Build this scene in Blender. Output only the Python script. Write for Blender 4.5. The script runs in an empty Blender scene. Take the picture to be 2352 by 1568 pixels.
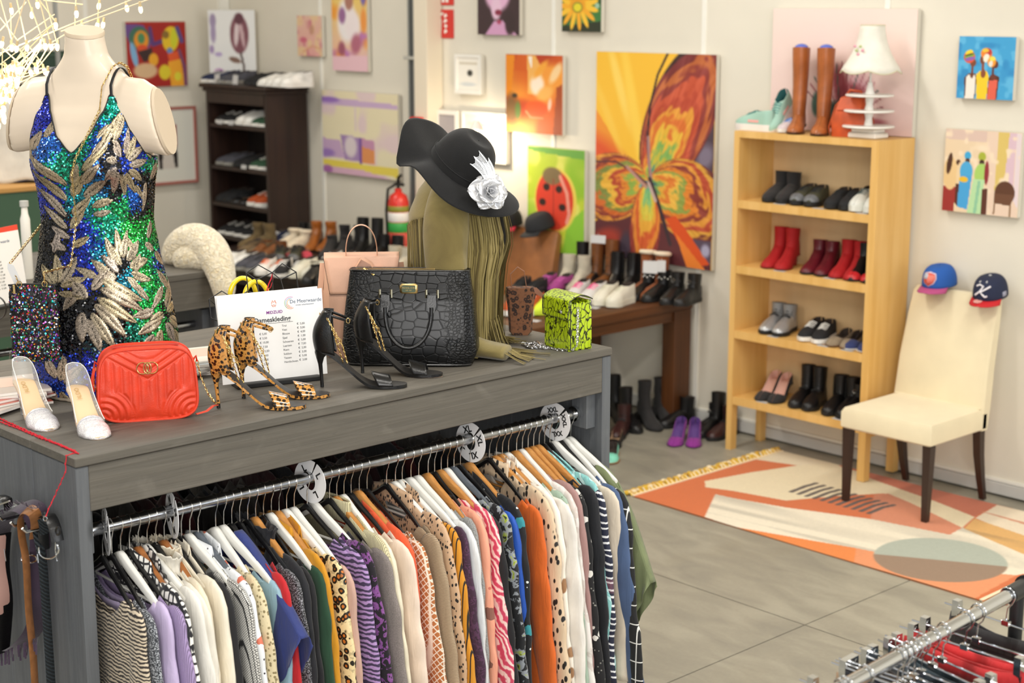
import bpy, math, random
import numpy as np
from mathutils import Vector, Matrix, noise
R = math.radians; PI = math.pi; TAU = 2*PI
sc = bpy.context.scene; COL = sc.collection

# ---------------------------------------------------------------- camera
F = 3680.0; CX, CY, EYE = 1176.0, 784.0, 2.5
pitch = math.atan((CY-8)/F); yaw = R(47.1)
fw = Vector((-math.sin(yaw)*math.cos(pitch), math.cos(yaw)*math.cos(pitch), -math.sin(pitch)))
rt = Vector((math.cos(yaw), math.sin(yaw), 0)); upv = rt.cross(fw)
cam = bpy.data.cameras.new('camera'); cam_o = bpy.data.objects.new('camera', cam); COL.objects.link(cam_o)
cam_o.matrix_world = Matrix.Translation((0, 0, EYE)) @ Matrix((rt, upv, -fw)).transposed().to_4x4()
cam.sensor_width = 36; cam.lens = 36*F/2352; cam.clip_start = .05; cam.clip_end = 60
cam.dof.use_dof = True; cam.dof.focus_distance = 4.75; cam.dof.aperture_fstop = 3.2; cam.dof.aperture_blades = 9
sc.camera = cam_o
# ---------------------------------------------------------------- world and light
w = bpy.data.worlds.new('hall_light'); sc.world = w; w.use_nodes = True
bg = w.node_tree.nodes['Background']; bg.inputs[0].default_value = (.93, .96, 1.0, 1); bg.inputs[1].default_value = .55
def area(name, loc, tgt, sx, sy, power, col):
    l = bpy.data.lights.new(name, 'AREA'); l.shape = 'RECTANGLE'; l.size = sx; l.size_y = sy; l.energy = power; l.color = col
    o = bpy.data.objects.new(name, l); COL.objects.link(o); o.location = loc
    o.rotation_euler = (Vector(tgt)-Vector(loc)).to_track_quat('-Z', 'Y').to_euler(); return o
# rows of tube lights under the hall ceiling, and broad area lights with no modelled source
for i, (lx, ly, pw) in enumerate([(-2.2, 1.2, 52), (-2.2, 4.6, 62), (-5.4, 1.6, 52), (-5.6, 5.0, 50), (-8.8, 4.6, 42), (-8.8, 1.4, 34), (.9, 3.2, 40)]):
    area('tube_light', (lx, ly, 4.05), (lx, ly, 0), .35, 2.4, pw, (1.0, .965, .905))
area('rear_area_light', (3.2, -3.0, 2.9), (-4.6, 4.2, 1.0), 4.0, 2.4, 250, (1.0, .975, .94))  # broad area light behind the camera, source unseen
area('right_area_light', (3.6, 5.0, 2.6), (-4.0, 4.0, .8), 2.4, 2.0, 60, (.93, .96, 1.0))  # weaker cool area light off to the right, source unseen
sc.view_settings.view_transform = 'Standard'; sc.view_settings.look = 'None'
sc.view_settings.gamma = 1; sc.view_settings.use_curve_mapping = False; sc.view_settings.exposure = 0.30
try:
    sc.cycles.max_bounces = 7; sc.cycles.transparent_max_bounces = 12; sc.cycles.use_denoising = True; sc.cycles.sample_clamp_indirect = 6
except Exception: pass

# ---------------------------------------------------------------- helpers
def ray(px, py): return fw*F + rt*(px-CX) - upv*(py-CY)
def onz(px, py, z): r = ray(px, py); return Vector((0, 0, EYE)) + r*((z-EYE)/r.z)
def onx(px, py, x): r = ray(px, py); return Vector((0, 0, EYE)) + r*(x/r.x)
def ony(px, py, y): r = ray(px, py); return Vector((0, 0, EYE)) + r*(y/r.y)
def lin(c):
    if isinstance(c, str): c = tuple(int(c[i:i+2], 16)/255 for i in (0, 2, 4))
    return tuple((v/12.92 if v <= .04045 else ((v+.055)/1.055)**2.4) for v in c)
def mix3(a, b, t): return tuple(a[i]*(1-t)+b[i]*t for i in range(3))
def clamp(v, a=0., b=1.): return max(a, min(b, v))
def ss(a, b, x): t = clamp((x-a)/(b-a)); return t*t*(3-2*t)
def interp(xs, ys, x):
    if x <= xs[0]: return ys[0]
    for i in range(1, len(xs)):
        if x <= xs[i]:
            t = (x-xs[i-1])/(xs[i]-xs[i-1]); t = t*t*(3-2*t)*.5+t*.5
            return ys[i-1]*(1-t)+ys[i]*t
    return ys[-1]

class N:                                   # tiny node-graph writer
    def __init__(s, name):
        s.m = bpy.data.materials.new(name); s.m.use_nodes = True; s.t = s.m.node_tree
        s.b = s.t.nodes['Principled BSDF']; s.tc = None
    def new(s, ty, **k):
        n = s.t.nodes.new(ty)
        for a, v in k.items(): setattr(n, a, v)
        return n
    def ln(s, a, b): s.t.links.new(a, b)
    def co(s, scale=(1, 1, 1), kind='Object', rot=(0, 0, 0)):
        if not s.tc: s.tc = s.new('ShaderNodeTexCoord')
        mp = s.new('ShaderNodeMapping'); mp.inputs['Scale'].default_value = scale; mp.inputs['Rotation'].default_value = rot
        s.ln(s.tc.outputs[kind], mp.inputs[0]); return mp.outputs[0]
    def noise(s, scale, det=3, dist=0, co=None):
        n = s.new('ShaderNodeTexNoise'); n.inputs['Scale'].default_value = scale; n.inputs['Detail'].default_value = det
        n.inputs['Distortion'].default_value = dist; s.ln(co or s.co(), n.inputs['Vector']); return n
    def vor(s, scale, feature='F1', rand=1, co=None):
        n = s.new('ShaderNodeTexVoronoi'); n.feature = feature; n.inputs['Scale'].default_value = scale
        n.inputs['Randomness'].default_value = rand; s.ln(co or s.co(), n.inputs['Vector']); return n
    def wave(s, scale, dist=0, det=2, dscale=1, dirn='X', co=None, prof='SIN'):
        n = s.new('ShaderNodeTexWave'); n.bands_direction = dirn; n.wave_profile = prof
        for k, v in (('Scale', scale), ('Distortion', dist), ('Detail', det), ('Detail Scale', dscale)): n.inputs[k].default_value = v
        s.ln(co or s.co(), n.inputs['Vector']); return n
    def ramp(s, fac, stops, const=False):
        n = s.new('ShaderNodeValToRGB'); cr = n.color_ramp
        if const: cr.interpolation = 'CONSTANT'
        while len(cr.elements) < len(stops): cr.elements.new(.5)
        for e, (p, c) in zip(cr.elements, stops):
            e.position = p; e.color = (*(lin(c) if not isinstance(c, (int, float)) else (c, c, c)), 1)
        s.ln(fac, n.inputs[0]); return n.outputs[0]
    def math(s, op, a, b=0.):
        n = s.new('ShaderNodeMath', operation=op)
        for i, v in enumerate((a, b)):
            if isinstance(v, (int, float)): n.inputs[i].default_value = v
            else: s.ln(v, n.inputs[i])
        return n.outputs[0]
    def mix(s, fac, a, b, mode='MIX'):
        n = s.new('ShaderNodeMix', data_type='RGBA', blend_type=mode)
        for i, v in ((0, fac), (6, a), (7, b)):
            if isinstance(v, (int, float)): n.inputs[i].default_value = v
            elif isinstance(v, (str, tuple)): n.inputs[i].default_value = (*lin(v), 1)
            else: s.ln(v, n.inputs[i])
        return n.outputs[2]
    def bump(s, h, strength=.3, dist=.005):
        n = s.new('ShaderNodeBump'); n.inputs['Strength'].default_value = strength; n.inputs['Distance'].default_value = dist
        s.ln(h, n.inputs['Height']); s.ln(n.outputs[0], s.b.inputs['Normal']); return n
    def base(s, c):
        if isinstance(c, (str, tuple)): s.b.inputs['Base Color'].default_value = (*lin(c), 1)
        else: s.ln(c, s.b.inputs['Base Color'])
    def set(s, **k):
        for a, v in k.items(): s.b.inputs[{'rough': 'Roughness', 'metal': 'Metallic', 'coat': 'Coat Weight', 'sheen': 'Sheen Weight', 'trans': 'Transmission Weight', 'ior': 'IOR', 'alpha': 'Alpha', 'spec': 'Specular IOR Level', 'sss': 'Subsurface Weight'}[a]].default_value = v
MATS = {}
def M(name, col='cccccc', rough=.6, metal=0, var=0, vs=8, bump=0, bs=80, det=3, emit=0, **k):
    """plain procedural material: colour with noise variation and fine relief"""
    if name in MATS: return MATS[name]
    n = N(name); n.set(rough=rough, metal=metal, **k)
    if var:
        z = n.noise(vs, det); c = lin(col)
        n.base(n.mix(n.ramp(z.outputs[0], [(.3, 0.), (.7, 1.)]), tuple(clamp(v*(1-var)) for v in col_t(col)), tuple(clamp(v*(1+var)) for v in col_t(col))))
    else: n.base(col)
    if bump: n.bump(n.noise(bs, 3).outputs[0], bump, .004)
    if emit:
        n.b.inputs['Emission Color'].default_value = (*lin(col), 1); n.b.inputs['Emission Strength'].default_value = emit
    MATS[name] = n.m; return n.m
def col_t(c): return tuple(int(c[i:i+2], 16)/255 for i in (0, 2, 4)) if isinstance(c, str) else c

class B:                                   # mesh collector: everything added becomes ONE mesh object
    def __init__(s): s.v = []; s.f = []; s.mi = []; s.X = None
    def add(s, vs, fs, m=0):
        o = len(s.v)
        for p in vs:
            p = Vector(p)
            s.v.append(s.X @ p if s.X else p)
        for f in fs: s.f.append(tuple(i+o for i in f)); s.mi.append(m)
        return s
    def box(s, a, b, m=0, bev=0.):
        (x0, y0, z0), (x1, y1, z1) = a, b
        if bev <= 0:
            vs = [(x, y, z) for z in (z0, z1) for y in (y0, y1) for x in (x0, x1)]
            return s.add(vs, [(0, 2, 3, 1), (4, 5, 7, 6), (0, 1, 5, 4), (2, 6, 7, 3), (0, 4, 6, 2), (1, 3, 7, 5)], m)
        rings = []
        for z, ins in ((z0, bev), (z0+bev, 0), (z1-bev, 0), (z1, bev)):
            xa, xb, ya, yb = x0+ins, x1-ins, y0+ins, y1-ins; e = bev*.7
            rings.append([(xa+e, ya, z), (xb-e, ya, z), (xb, ya+e, z), (xb, yb-e, z), (xb-e, yb, z), (xa+e, yb, z), (xa, yb-e, z), (xa, ya+e, z)])
        return s.loft(rings, m=m, caps=True)
    def loft(s, rings, m=0, caps=True, closed=True, loop=False):
        n = len(rings[0]); vs = [p for r in rings for p in r]; fs = []
        K = len(rings); kk = K if loop else K-1; nn = n if closed else n-1
        for i in range(kk):
            for j in range(nn):
                a = i*n+j; b = i*n+(j+1) % n; c = ((i+1) % K)*n+(j+1) % n; d = ((i+1) % K)*n+j
                fs.append((a, b, c, d))
        if caps and closed and not loop: fs.append(tuple(range(n-1, -1, -1))); fs.append(tuple((K-1)*n+j for j in range(n)))
        return s.add(vs, fs, m)
    def tube(s, pts, r, n=8, m=0, closed=False, flat=None, caps=True):
        pts = [Vector(p) for p in pts]; K = len(pts); rr = r if isinstance(r, (list, tuple)) else [r]*K
        rings = []; prev = None
        for i, p in enumerate(pts):
            a = pts[(i-1) % K] if (closed or i > 0) else p; b = pts[(i+1) % K] if (closed or i < K-1) else p
            t = (b-a)
            t = t.normalized() if t.length > 1e-9 else Vector((0, 0, 1))
            if prev is None:
                u = t.cross(Vector((0, 0, 1)))
                if flat is not None: u = Vector(flat)-t*t.dot(Vector(flat))
                elif u.length < .05: u = t.cross(Vector((1, 0, 0)))
            else: u = prev-t*prev.dot(t)
            u.normalize(); prev = u; v = t.cross(u)
            q = rr[i]; qa, qb = q if isinstance(q, (list, tuple)) else (q, q)
            rings.append([p+u*(math.cos(TAU*j/n)*qa)+v*(math.sin(TAU*j/n)*qb) for j in range(n)])
        return s.loft(rings, m=m, caps=caps, loop=closed)
    def lathe(s, prof, n=16, m=0, c=(0, 0, 0), caps=True):
        return s.loft([[(c[0]+r*math.cos(TAU*j/n), c[1]+r*math.sin(TAU*j/n), c[2]+z) for j in range(n)] for r, z in prof], m=m, caps=caps)
    def grid(s, fn, nu, nv, m=0, cu=False):
        vs = [fn(i/nu, j/nv) for j in range(nv+1) for i in range(nu if cu else nu+1)]; w_ = nu if cu else nu+1
        return s.add(vs, [(j*w_+i, j*w_+(i+1) % w_, (j+1)*w_+(i+1) % w_, (j+1)*w_+i) for j in range(nv) for i in range(nu)], m)
    def prism(s, poly, fn, t, m=0):            # poly in 2D, fn(a,b,c) places it, c in {0,t}
        n = len(poly); vs = [fn(a, b, 0) for a, b in poly]+[fn(a, b, t) for a, b in poly]
        return s.add(vs, [tuple(range(n-1, -1, -1)), tuple(range(n, 2*n))]+[(i, (i+1) % n, n+(i+1) % n, n+i) for i in range(n)], m)
    def ball(s, c, r, nu=12, nv=8, m=0):
        rx, ry, rz = r if isinstance(r, (tuple, list)) else (r, r, r)
        return s.loft([[(c[0]+rx*math.sin(PI*(i+.02)/(nv+.04))*math.cos(TAU*j/nu), c[1]+ry*math.sin(PI*(i+.02)/(nv+.04))*math.sin(TAU*j/nu), c[2]-rz*math.cos(PI*(i+.02)/(nv+.04))) for j in range(nu)] for i in range(nv+1)], m=m)
    def mesh(s, name, mats, ang=40, smooth=True, cols=None):
        me = bpy.data.meshes.new(name); me.from_pydata([tuple(p) for p in s.v], [], s.f)
        for q in (mats if isinstance(mats, (list, tuple)) else [mats]): me.materials.append(q)
        me.polygons.foreach_set('material_index', s.mi)
        if smooth:
            me.polygons.foreach_set('use_smooth', [True]*len(s.f))
            try: me.set_sharp_from_angle(angle=R(ang))
            except Exception: pass
        if cols is not None:
            at = me.color_attributes.new('Col', 'FLOAT_COLOR', 'POINT'); at.data.foreach_set('color', np.asarray(cols, dtype=np.float32).ravel())
        me.update(); return me
    def obj(s, name, mats, parent=None, loc=None, rot=None, label=None, ang=40, smooth=True, cols=None, fixn=False):
        o = bpy.data.objects.new(name, s.mesh(name, mats, ang, smooth, cols)); COL.objects.link(o)
        if parent: o.parent = parent
        if loc is not None: o.location = loc
        if rot is not None: o.rotation_euler = rot
        if label: o['label'] = label
        return o
def tag(o, label, cat, group=None, kind=None):
    o['label'] = label; o['category'] = cat
    if group: o['group'] = group
    if kind: o['kind'] = kind
    return o
def thing(name, label, cat, loc=(0, 0, 0), rz=0, group=None, rot=None):
    o = bpy.data.objects.new(name, None); COL.objects.link(o); o.empty_display_size = .05
    o.location = loc; o.rotation_euler = rot or (0, 0, rz); return tag(o, label, cat, group)
def struct(o): o['kind'] = 'structure'; return o
def copy_tree(root, loc, rz=0, label=None, group=None, mats=None):
    r = root.copy(); COL.objects.link(r); r.location = loc; r.rotation_euler = (0, 0, rz)
    if label: r['label'] = label
    if group: r['group'] = group
    for ch in root.children:
        c = ch.copy(); COL.objects.link(c); c.parent = r
        for g in ch.children: d = g.copy(); COL.objects.link(d); d.parent = c
    return r
def child(name, me, parent, loc=None, rot=None, label=None):
    o = bpy.data.objects.new(name, me); COL.objects.link(o); o.parent = parent
    if loc is not None: o.location = loc
    if rot is not None: o.rotation_euler = rot
    if label: o['label'] = label
    return o
def mod_subsurf(o, l=1):
    m = o.modifiers.new('sub', 'SUBSURF'); m.levels = l; m.render_levels = l
def solid(o, t, off=0):
    m = o.modifiers.new('sol', 'SOLIDIFY'); m.thickness = t; m.offset = off
def text(name, s, size, mt, parent, M4, depth=.0004, align='CENTER', off=0.):
    cu = bpy.data.curves.new('lettering', 'FONT'); cu.body = s; cu.size = size; cu.align_x = align; cu.extrude = depth; cu.offset = off; cu.resolution_u = 3
    t = bpy.data.objects.new('t', cu); me = bpy.data.meshes.new_from_object(t); bpy.data.objects.remove(t); me.name = name
    me.materials.clear(); me.materials.append(mt)
    o = bpy.data.objects.new(name, me); COL.objects.link(o); o.parent = parent; o.matrix_local = M4; return o
def frame(o, x, y, z=None):                # 4x4 from origin and two axes
    x = Vector(x).normalized(); y = Vector(y).normalized(); z = x.cross(y).normalized(); y = z.cross(x)
    return Matrix.Translation(Vector(o)) @ Matrix((x, y, z)).transposed().to_4x4()
def chain(name, pts, mt, parent, link=.012, r=.0016, w_=.0035, n=6):
    """a chain of interlocked links along a path, one mesh"""
    pts = [Vector(p) for p in pts]; L = [0]
    for i in range(1, len(pts)): L.append(L[-1]+(pts[i]-pts[i-1]).length)
    b = B(); k = max(2, int(L[-1]/(link*.72)))
    def at(d):
        for i in range(1, len(pts)):
            if d <= L[i] or i == len(pts)-1:
                return pts[i-1].lerp(pts[i], (d-L[i-1])/max(1e-6, L[i]-L[i-1]))
    for i in range(k):
        d = (i+.5)/k*L[-1]; c = at(d); t = (at(min(L[-1], d+.004))-at(max(0, d-.004)))
        if t.length < 1e-7: continue
        t.normalize(); u = t.cross(Vector((.2, .3, 1))); u.normalize(); v = t.cross(u)
        a = u if i % 2 else v
        a = (a*.8+(v if i % 2 else u)*.45).normalized()
        b.tube([c+t*(math.cos(TAU*j/8)*link*.5)+a*(math.sin(TAU*j/8)*w_) for j in range(8)], r, 4, closed=True)
    return b.obj(name, mt, parent)

# ---------------------------------------------------------------- the room
WY, WX = 7.28, -11.21
def wood_mat(name, c1, c2, axis=1, scale=1., rough=.5, bump=.25, g=26):
    n = N(name); s = [g, g, g]; s[axis] = 1.3; s = tuple(v*scale for v in s)
    z = n.noise(1.6, 6, .6, n.co(s)); z2 = n.noise(2.2, 2, 0, n.co((1, 1, 1)))
    f = n.math('ADD', n.math('MULTIPLY', z.outputs[0], .75), n.math('MULTIPLY', z2.outputs[0], .25))
    n.base(n.ramp(f, [(.34, c1), (.62, c2)])); n.set(rough=rough); n.bump(z.outputs[0], bump, .003); return n.m
m_wall = M('wall_paint', 'e2dccd', .75, var=.012, vs=2, bump=.05, bs=220)
m_strip = M('strip_white', 'f1efe6', .45)
m_base = M('baseboard_grey', 'c9c8c4', .5)
def floor_mat():
    n = N('concrete'); a = n.noise(.55, 4, .3); b = n.noise(3.2, 6, .8, n.co((1, 2.6, 1))); c = n.noise(60, 3); d = n.noise(.9, 3, 1.2, n.co((1.5, .8, 1)))
    f = n.math('ADD', n.math('MULTIPLY', a.outputs[0], .42), n.math('MULTIPLY', b.outputs[0], .48)); f = n.math('ADD', f, n.math('MULTIPLY', c.outputs[0], .10))
    base = n.ramp(f, [(.34, '89857a'), (.47, '979284'), (.55, 'a19c8d'), (.68, 'aca796')])
    st = n.ramp(d.outputs[0], [(.60, 0.), (.74, .28)])
    n.base(n.mix(st, base, '8a8270')); n.set(rough=.42); n.bump(c.outputs[0], .08, .002)
    return n.m
fl = B().box((-11.4, -4, -.2), (4, 7.4, -.012)).obj('floor', M('joint_dark', '6f6a5c', .9)); struct(fl); fm = floor_mat()
xs = [-11.3, -10.7, -7.225, -3.728, -.25, 3.9]; ys = [-3.9, -1.8, 1.62, 5.107, 7.34]
for i in range(5):
    for j in range(4):
        B().box((xs[i]+.003, ys[j]+.003, -.1), (xs[i+1]-.003, ys[j+1]-.003, 0)).obj('floor_slab', fm, fl)
wb = B().box((-11.4, 7.3, 0), (2.2, 7.5, 4.3)).obj('wall_back', m_wall); struct(wb)
jx = [-11.25+.06]; x = -4.94
J = [x-1.25*k for k in range(-5, 6)]; J.sort()
ed = [-11.2]+[v for v in J if v > -11.15]+[2.15]
for a, b_ in zip(ed, ed[1:]):
    B().box((a+.004, 7.28, .05), (b_-.004, 7.31, 4.25)).obj('wall_panel', m_wall, wb)
for v in ed[1:-1]: B().box((v-.016, 7.272, .09), (v+.016, 7.285, 4.25), bev=.002).obj('joint_strip', m_strip, wb)
bbk = B().box((-11.2, 7.262, .012), (2.15, 7.3, .075), bev=.003).box((-11.2, 7.268, .079), (2.15, 7.3, .094), m=1).obj('baseboard_back', [m_base, m_strip]); struct(bbk)
wl = B().box((-11.5, -4, 0), (-11.24, 7.4, 4.3)).obj('wall_left', m_wall); struct(wl)
ed = [-3.9, -2.72, -1.47, -.22, 1.03, 2.28, 3.53, 4.78, 6.03, 7.27]
for a, b_ in zip(ed, ed[1:]): B().box((-11.25, a+.004, .05), (WX, b_-.004, 4.25)).obj('wall_panel', m_wall, wl)
for v in ed[1:-1]: B().box((WX-.005, v-.016, .09), (WX+.008, v+.016, 4.25), bev=.002).obj('joint_strip', m_strip, wl)
B().box((WX-.005, 7.2, .09), (WX+.05, 7.275, 4.25), bev=.002).obj('corner_profile', m_strip, wl)
B().box((WX-.01, -3.9, .012), (WX+.018, 7.27, .09), bev=.003).obj('baseboard', m_base, wl)
ce = B().box((-11.5, -4, 4.3), (4, 7.5, 4.4)).obj('ceiling', M('ceiling_white', 'dcd9d0', .9)); struct(ce)
# boxed column with the steel post and pipe in front of it
p = ony(968, 300, 7.2); q = ony(998, 300, 7.2)
col = B().box((p.x, 7.14, 0), (q.x, 7.279, 4.25), bev=.004).obj('trim_1', M('column_cream', 'e8dcc6', .6)); struct(col)
m_steel = M('steel_grey', '8d8f8c', .45, .3); m_steeld = M('steel_dark', '5c5f60', .5, .3)
t = thing('steel_post', 'grey galvanised steel post beside the red fire signs', 'post', (ony(948, 300, 7.16).x, 7.16, 0))
B().box((-.035, -.006, 0), (-.018, .1, 4.2)).box((.018, -.006, 0), (.035, .1, 4.2)).obj('flange', m_steel, t)
B().box((-.018, .03, 0), (.018, .09, 4.2)).obj('web', m_steeld, t)
zc = ony(948, 133, 7.16).z
B().box((-.07, -.02, zc-.012), (.05, -.007, zc+.012), bev=.002).obj('clamp', M('clamp_light', 'c9c8c2', .4, .5), t)

# ---------------------------------------------------------------- painted pictures
M_COL = None
def attr_mat(name, rough=.6, bump=.15, bs=120, **k):
    n = N(name); a = n.new('ShaderNodeAttribute'); a.attribute_name = 'Col'; n.ln(a.outputs[0], n.b.inputs['Base Color']); n.set(rough=rough, **k)
    if bump: n.bump(n.noise(bs, 3).outputs[0], bump, .002)
    return n.m
m_paint = attr_mat('painted_canvas', .55, .12); m_rug = attr_mat('woven_wool', .9, .5, 300, sheen=.2)
def vn(U, V, s, seed=0):                 # cheap smooth value noise on numpy arrays
    rs = np.random.RandomState(seed); G = rs.rand(32, 32); x = U*s % 31; y = V*s % 31
    i = x.astype(int); j = y.astype(int); fx = x-i; fy = y-j; fx = fx*fx*(3-2*fx); fy = fy*fy*(3-2*fy)
    return (G[j, i]*(1-fx)+G[j, i+1]*fx)*(1-fy)+(G[j+1, i]*(1-fx)+G[j+1, i+1]*fx)*fy
def inpoly(U, V, P):
    ins = np.zeros(U.shape, bool); n = len(P)
    for i in range(n):
        x0, y0 = P[i]; x1, y1 = P[(i+1) % n]
        if y0 == y1: continue
        c = ((V > y0) != (V > y1)) & (U < (x1-x0)*(V-y0)/(y1-y0)+x0); ins ^= c
    return ins.astype(float)
def paint(U, V, ops, asp=1.):
    C = np.zeros(U.shape+(3,))
    def put(m, c):
        nonlocal C
        m = np.clip(m, 0, 1)[..., None]; C = C*(1-m)+np.array(col_t(c))*m
    for o in ops:
        k = o[0]
        if k == 'bg': C[...] = col_t(o[1])
        elif k == 'g': t = np.clip(V, 0, 1)[..., None]; C = np.array(col_t(o[1]))*(1-t)+np.array(col_t(o[2]))*t
        elif k == 'e':
            _, cx, cy, rx, ry, rot, c = o[:7]; so = o[7] if len(o) > 7 else .15
            a = R(rot); dx = (U-cx)*asp; dy = V-cy; x = dx*math.cos(a)+dy*math.sin(a); y = -dx*math.sin(a)+dy*math.cos(a)
            put((1-np.sqrt((x/(rx*asp))**2+(y/ry)**2))/so+.5, c)
        elif k == 'p': put(inpoly(U, V, o[1]), o[2])
        elif k == 'l':
            _, P, wd, c = o; m = np.zeros(U.shape)
            for (x0, y0), (x1, y1) in zip(P, P[1:]):
                dx, dy = (x1-x0)*asp, y1-y0; t = np.clip((((U-x0)*asp)*dx+(V-y0)*dy)/(dx*dx+dy*dy+1e-9), 0, 1)
                d = np.hypot((U-x0)*asp-dx*t, V-y0-dy*t); m = np.maximum(m, np.clip((wd-d)/(wd*.35)+.3, 0, 1))
            put(m, c)
        elif k == 'wing':                # nested loops that all start at the body point
            _, px_, py_, tx_, ty_, wd, pal, sd = o; dx, dy = (tx_-px_)*asp, ty_-py_; R_ = math.hypot(dx, dy)/2; ux, uy = dx/(2*R_), dy/(2*R_); rx, ry = (U-px_)*asp, V-py_
            x = np.maximum(rx*ux+ry*uy, 1e-4); y = -rx*uy+ry*ux; s_ = (x*x/R_**2+y*y/wd**2)/(2*x/R_); an = np.arctan2(y/wd, x/R_)
            f = (s_*.92+.10*(vn(s_*9+2, an*3+5, 3, sd)-.5)+.16*(vn(U*asp*4+3, V*4+1, 2.2, sd+1)-.5)*(1-s_)+.04*np.sin(an*7+s_*5))*len(pal); i = np.clip(f.astype(int), 0, len(pal)-1); t = np.clip((f-i-.45)*2.4, 0, 1)[..., None]; P_ = np.array([col_t(c) for c in pal]); c = P_[i]*(1-t)+P_[np.clip(i+1, 0, len(pal)-1)]*t; st_ = (vn(an*14+20, s_*3, 2, sd+3)-.5)[..., None]*.10
            m = (np.clip((1-s_)*40, 0, 1)*(rx*ux+ry*uy > 0))[..., None]; C = C*(1-m)+np.clip(c+st_, 0, 1)*m
        elif k == 'n': put((vn(U*asp, V, o[1], o[4] if len(o) > 4 else 3)-o[3])*4, o[2])
        elif k == 'fan':                 # streaks fanning out of a point
            _, cx, cy, pal, ks, mask, tw = o; dx = (U-cx)*asp; dy = V-cy; r = np.hypot(dx, dy); a = np.arctan2(dy, dx)+tw*r
            f = (a*ks+vn(a*3+9, r*6, 2, 5)*1.5+vn(U*asp+5, V+3, 5, 8)*.8) % len(pal); i = f.astype(int); t = (f-i); t = np.clip((t-.5)*2.2, 0, 1)[..., None]
            P_ = np.array([col_t(c) for c in pal]); c = P_[i % len(pal)]*(1-t)+P_[(i+1) % len(pal)]*t
            m = mask(U, V)[..., None]; C = C*(1-m)+c*m
    return C
def lin_np(C): C = np.clip(C, 0, 1); return np.where(C <= .04045, C/12.92, ((C+.055)/1.055)**2.4)
def canvas(name, label, cat, px, ops, wall='b', n=60, t=.03, off=.012, edge=None, frame=None, mount=None, lean=0):
    """picture on a wall; px = left, top, right, bottom pixel of its face in the photograph"""
    l, tp, r_, bt = px
    if wall == 'b':
        Y = WY-off-t; a = ony(l, (tp+bt)/2, Y); b = ony(r_, (tp+bt)/2, Y); x0, x1 = a.x, b.x; m_ = (l+r_)/2
        z1 = ony(m_, tp, Y).z; z0 = ony(m_, bt, Y).z; Wd = x1-x0; o = Vector((x0, WY-off, z0)); ax = Vector((1, 0, 0)); nn = Vector((0, -1, 0))
    else:
        X = WX+off+t; a = onx(l, (tp+bt)/2, X); b = onx(r_, (tp+bt)/2, X); m_ = (l+r_)/2
        z1 = onx(m_, tp, X).z; z0 = onx(m_, bt, X).z; Wd = b.y-a.y; o = Vector((WX+off, a.y, z0)); ax = Vector((0, 1, 0)); nn = Vector((1, 0, 0))
    return picture(name, label, cat, o, ax, nn, Wd, z1-z0, ops, n, t, edge, frame, mount)
def picture(name, label, cat, o, ax, nn, Wd, Hh, ops, n=60, t=.03, edge=None, frm=None, mount=None, up=None):
    asp = Wd/Hh; nx = max(8, int(n*min(1, asp))); ny = max(8, int(n/max(1, asp)*1)); up = Vector(up or (0, 0, 1))
    th = thing(name, label, cat, o+ax*Wd/2)
    c0 = o-th.location
    b = B()
    def P(a, z, d): return c0+ax*a+up*z+nn*d
    e = .002
    b.prism([(0, 0), (Wd, 0), (Wd, Hh), (0, Hh)], lambda a, z, d: P(a, z, d), t-e)
    b.obj('stretcher', edge or M('canvas_edge', 'd8d2c4', .8), th, ang=20)
    mg = .0
    if frm:
        fw_, fm_ = frm[0], frm[1]; fb = B()
        for (u0, v0, u1, v1) in ((0, 0, Wd, fw_), (0, Hh-fw_, Wd, Hh), (0, fw_, fw_, Hh-fw_), (Wd-fw_, fw_, Wd, Hh-fw_)):
            fb.prism([(u0, v0), (u1, v0), (u1, v1), (u0, v1)], lambda a, z, d: P(a, z, d+t-e), .012)
        fb.obj('frame', fm_, th, ang=20); mg = fw_
    U, V = np.meshgrid(np.linspace(0, 1, nx+1), np.linspace(0, 1, ny+1)); C = lin_np(paint(U, V, ops, asp))
    g = B(); W2, H2 = Wd-2*mg, Hh-2*mg
    g.v = [P(mg+u*W2, mg+(1-v)*H2, t) for v in np.linspace(0, 1, ny+1) for u in np.linspace(0, 1, nx+1)]
    g.f = [(j*(nx+1)+i, (j+1)*(nx+1)+i, (j+1)*(nx+1)+i+1, j*(nx+1)+i+1) for j in range(ny) for i in range(nx)]; g.mi = [0]*len(g.f)
    if ax.cross(up).dot(nn) < 0: g.f = [f[::-1] for f in g.f]
    g.obj('print', m_paint, th, cols=np.concatenate([C, np.ones(C.shape[:2]+(1,))], 2), smooth=False)
    return th
YG, ORG, GRN, MAR, TEA, RED_ = 'e6c33a', 'e07a2a', '8fae4a', '8c3f3a', '3f9a8c', 'cf4a2c'
def bmask(U, V): return np.clip(((V-.40-(.5-U)*.15)*9), 0, 1)
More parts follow.
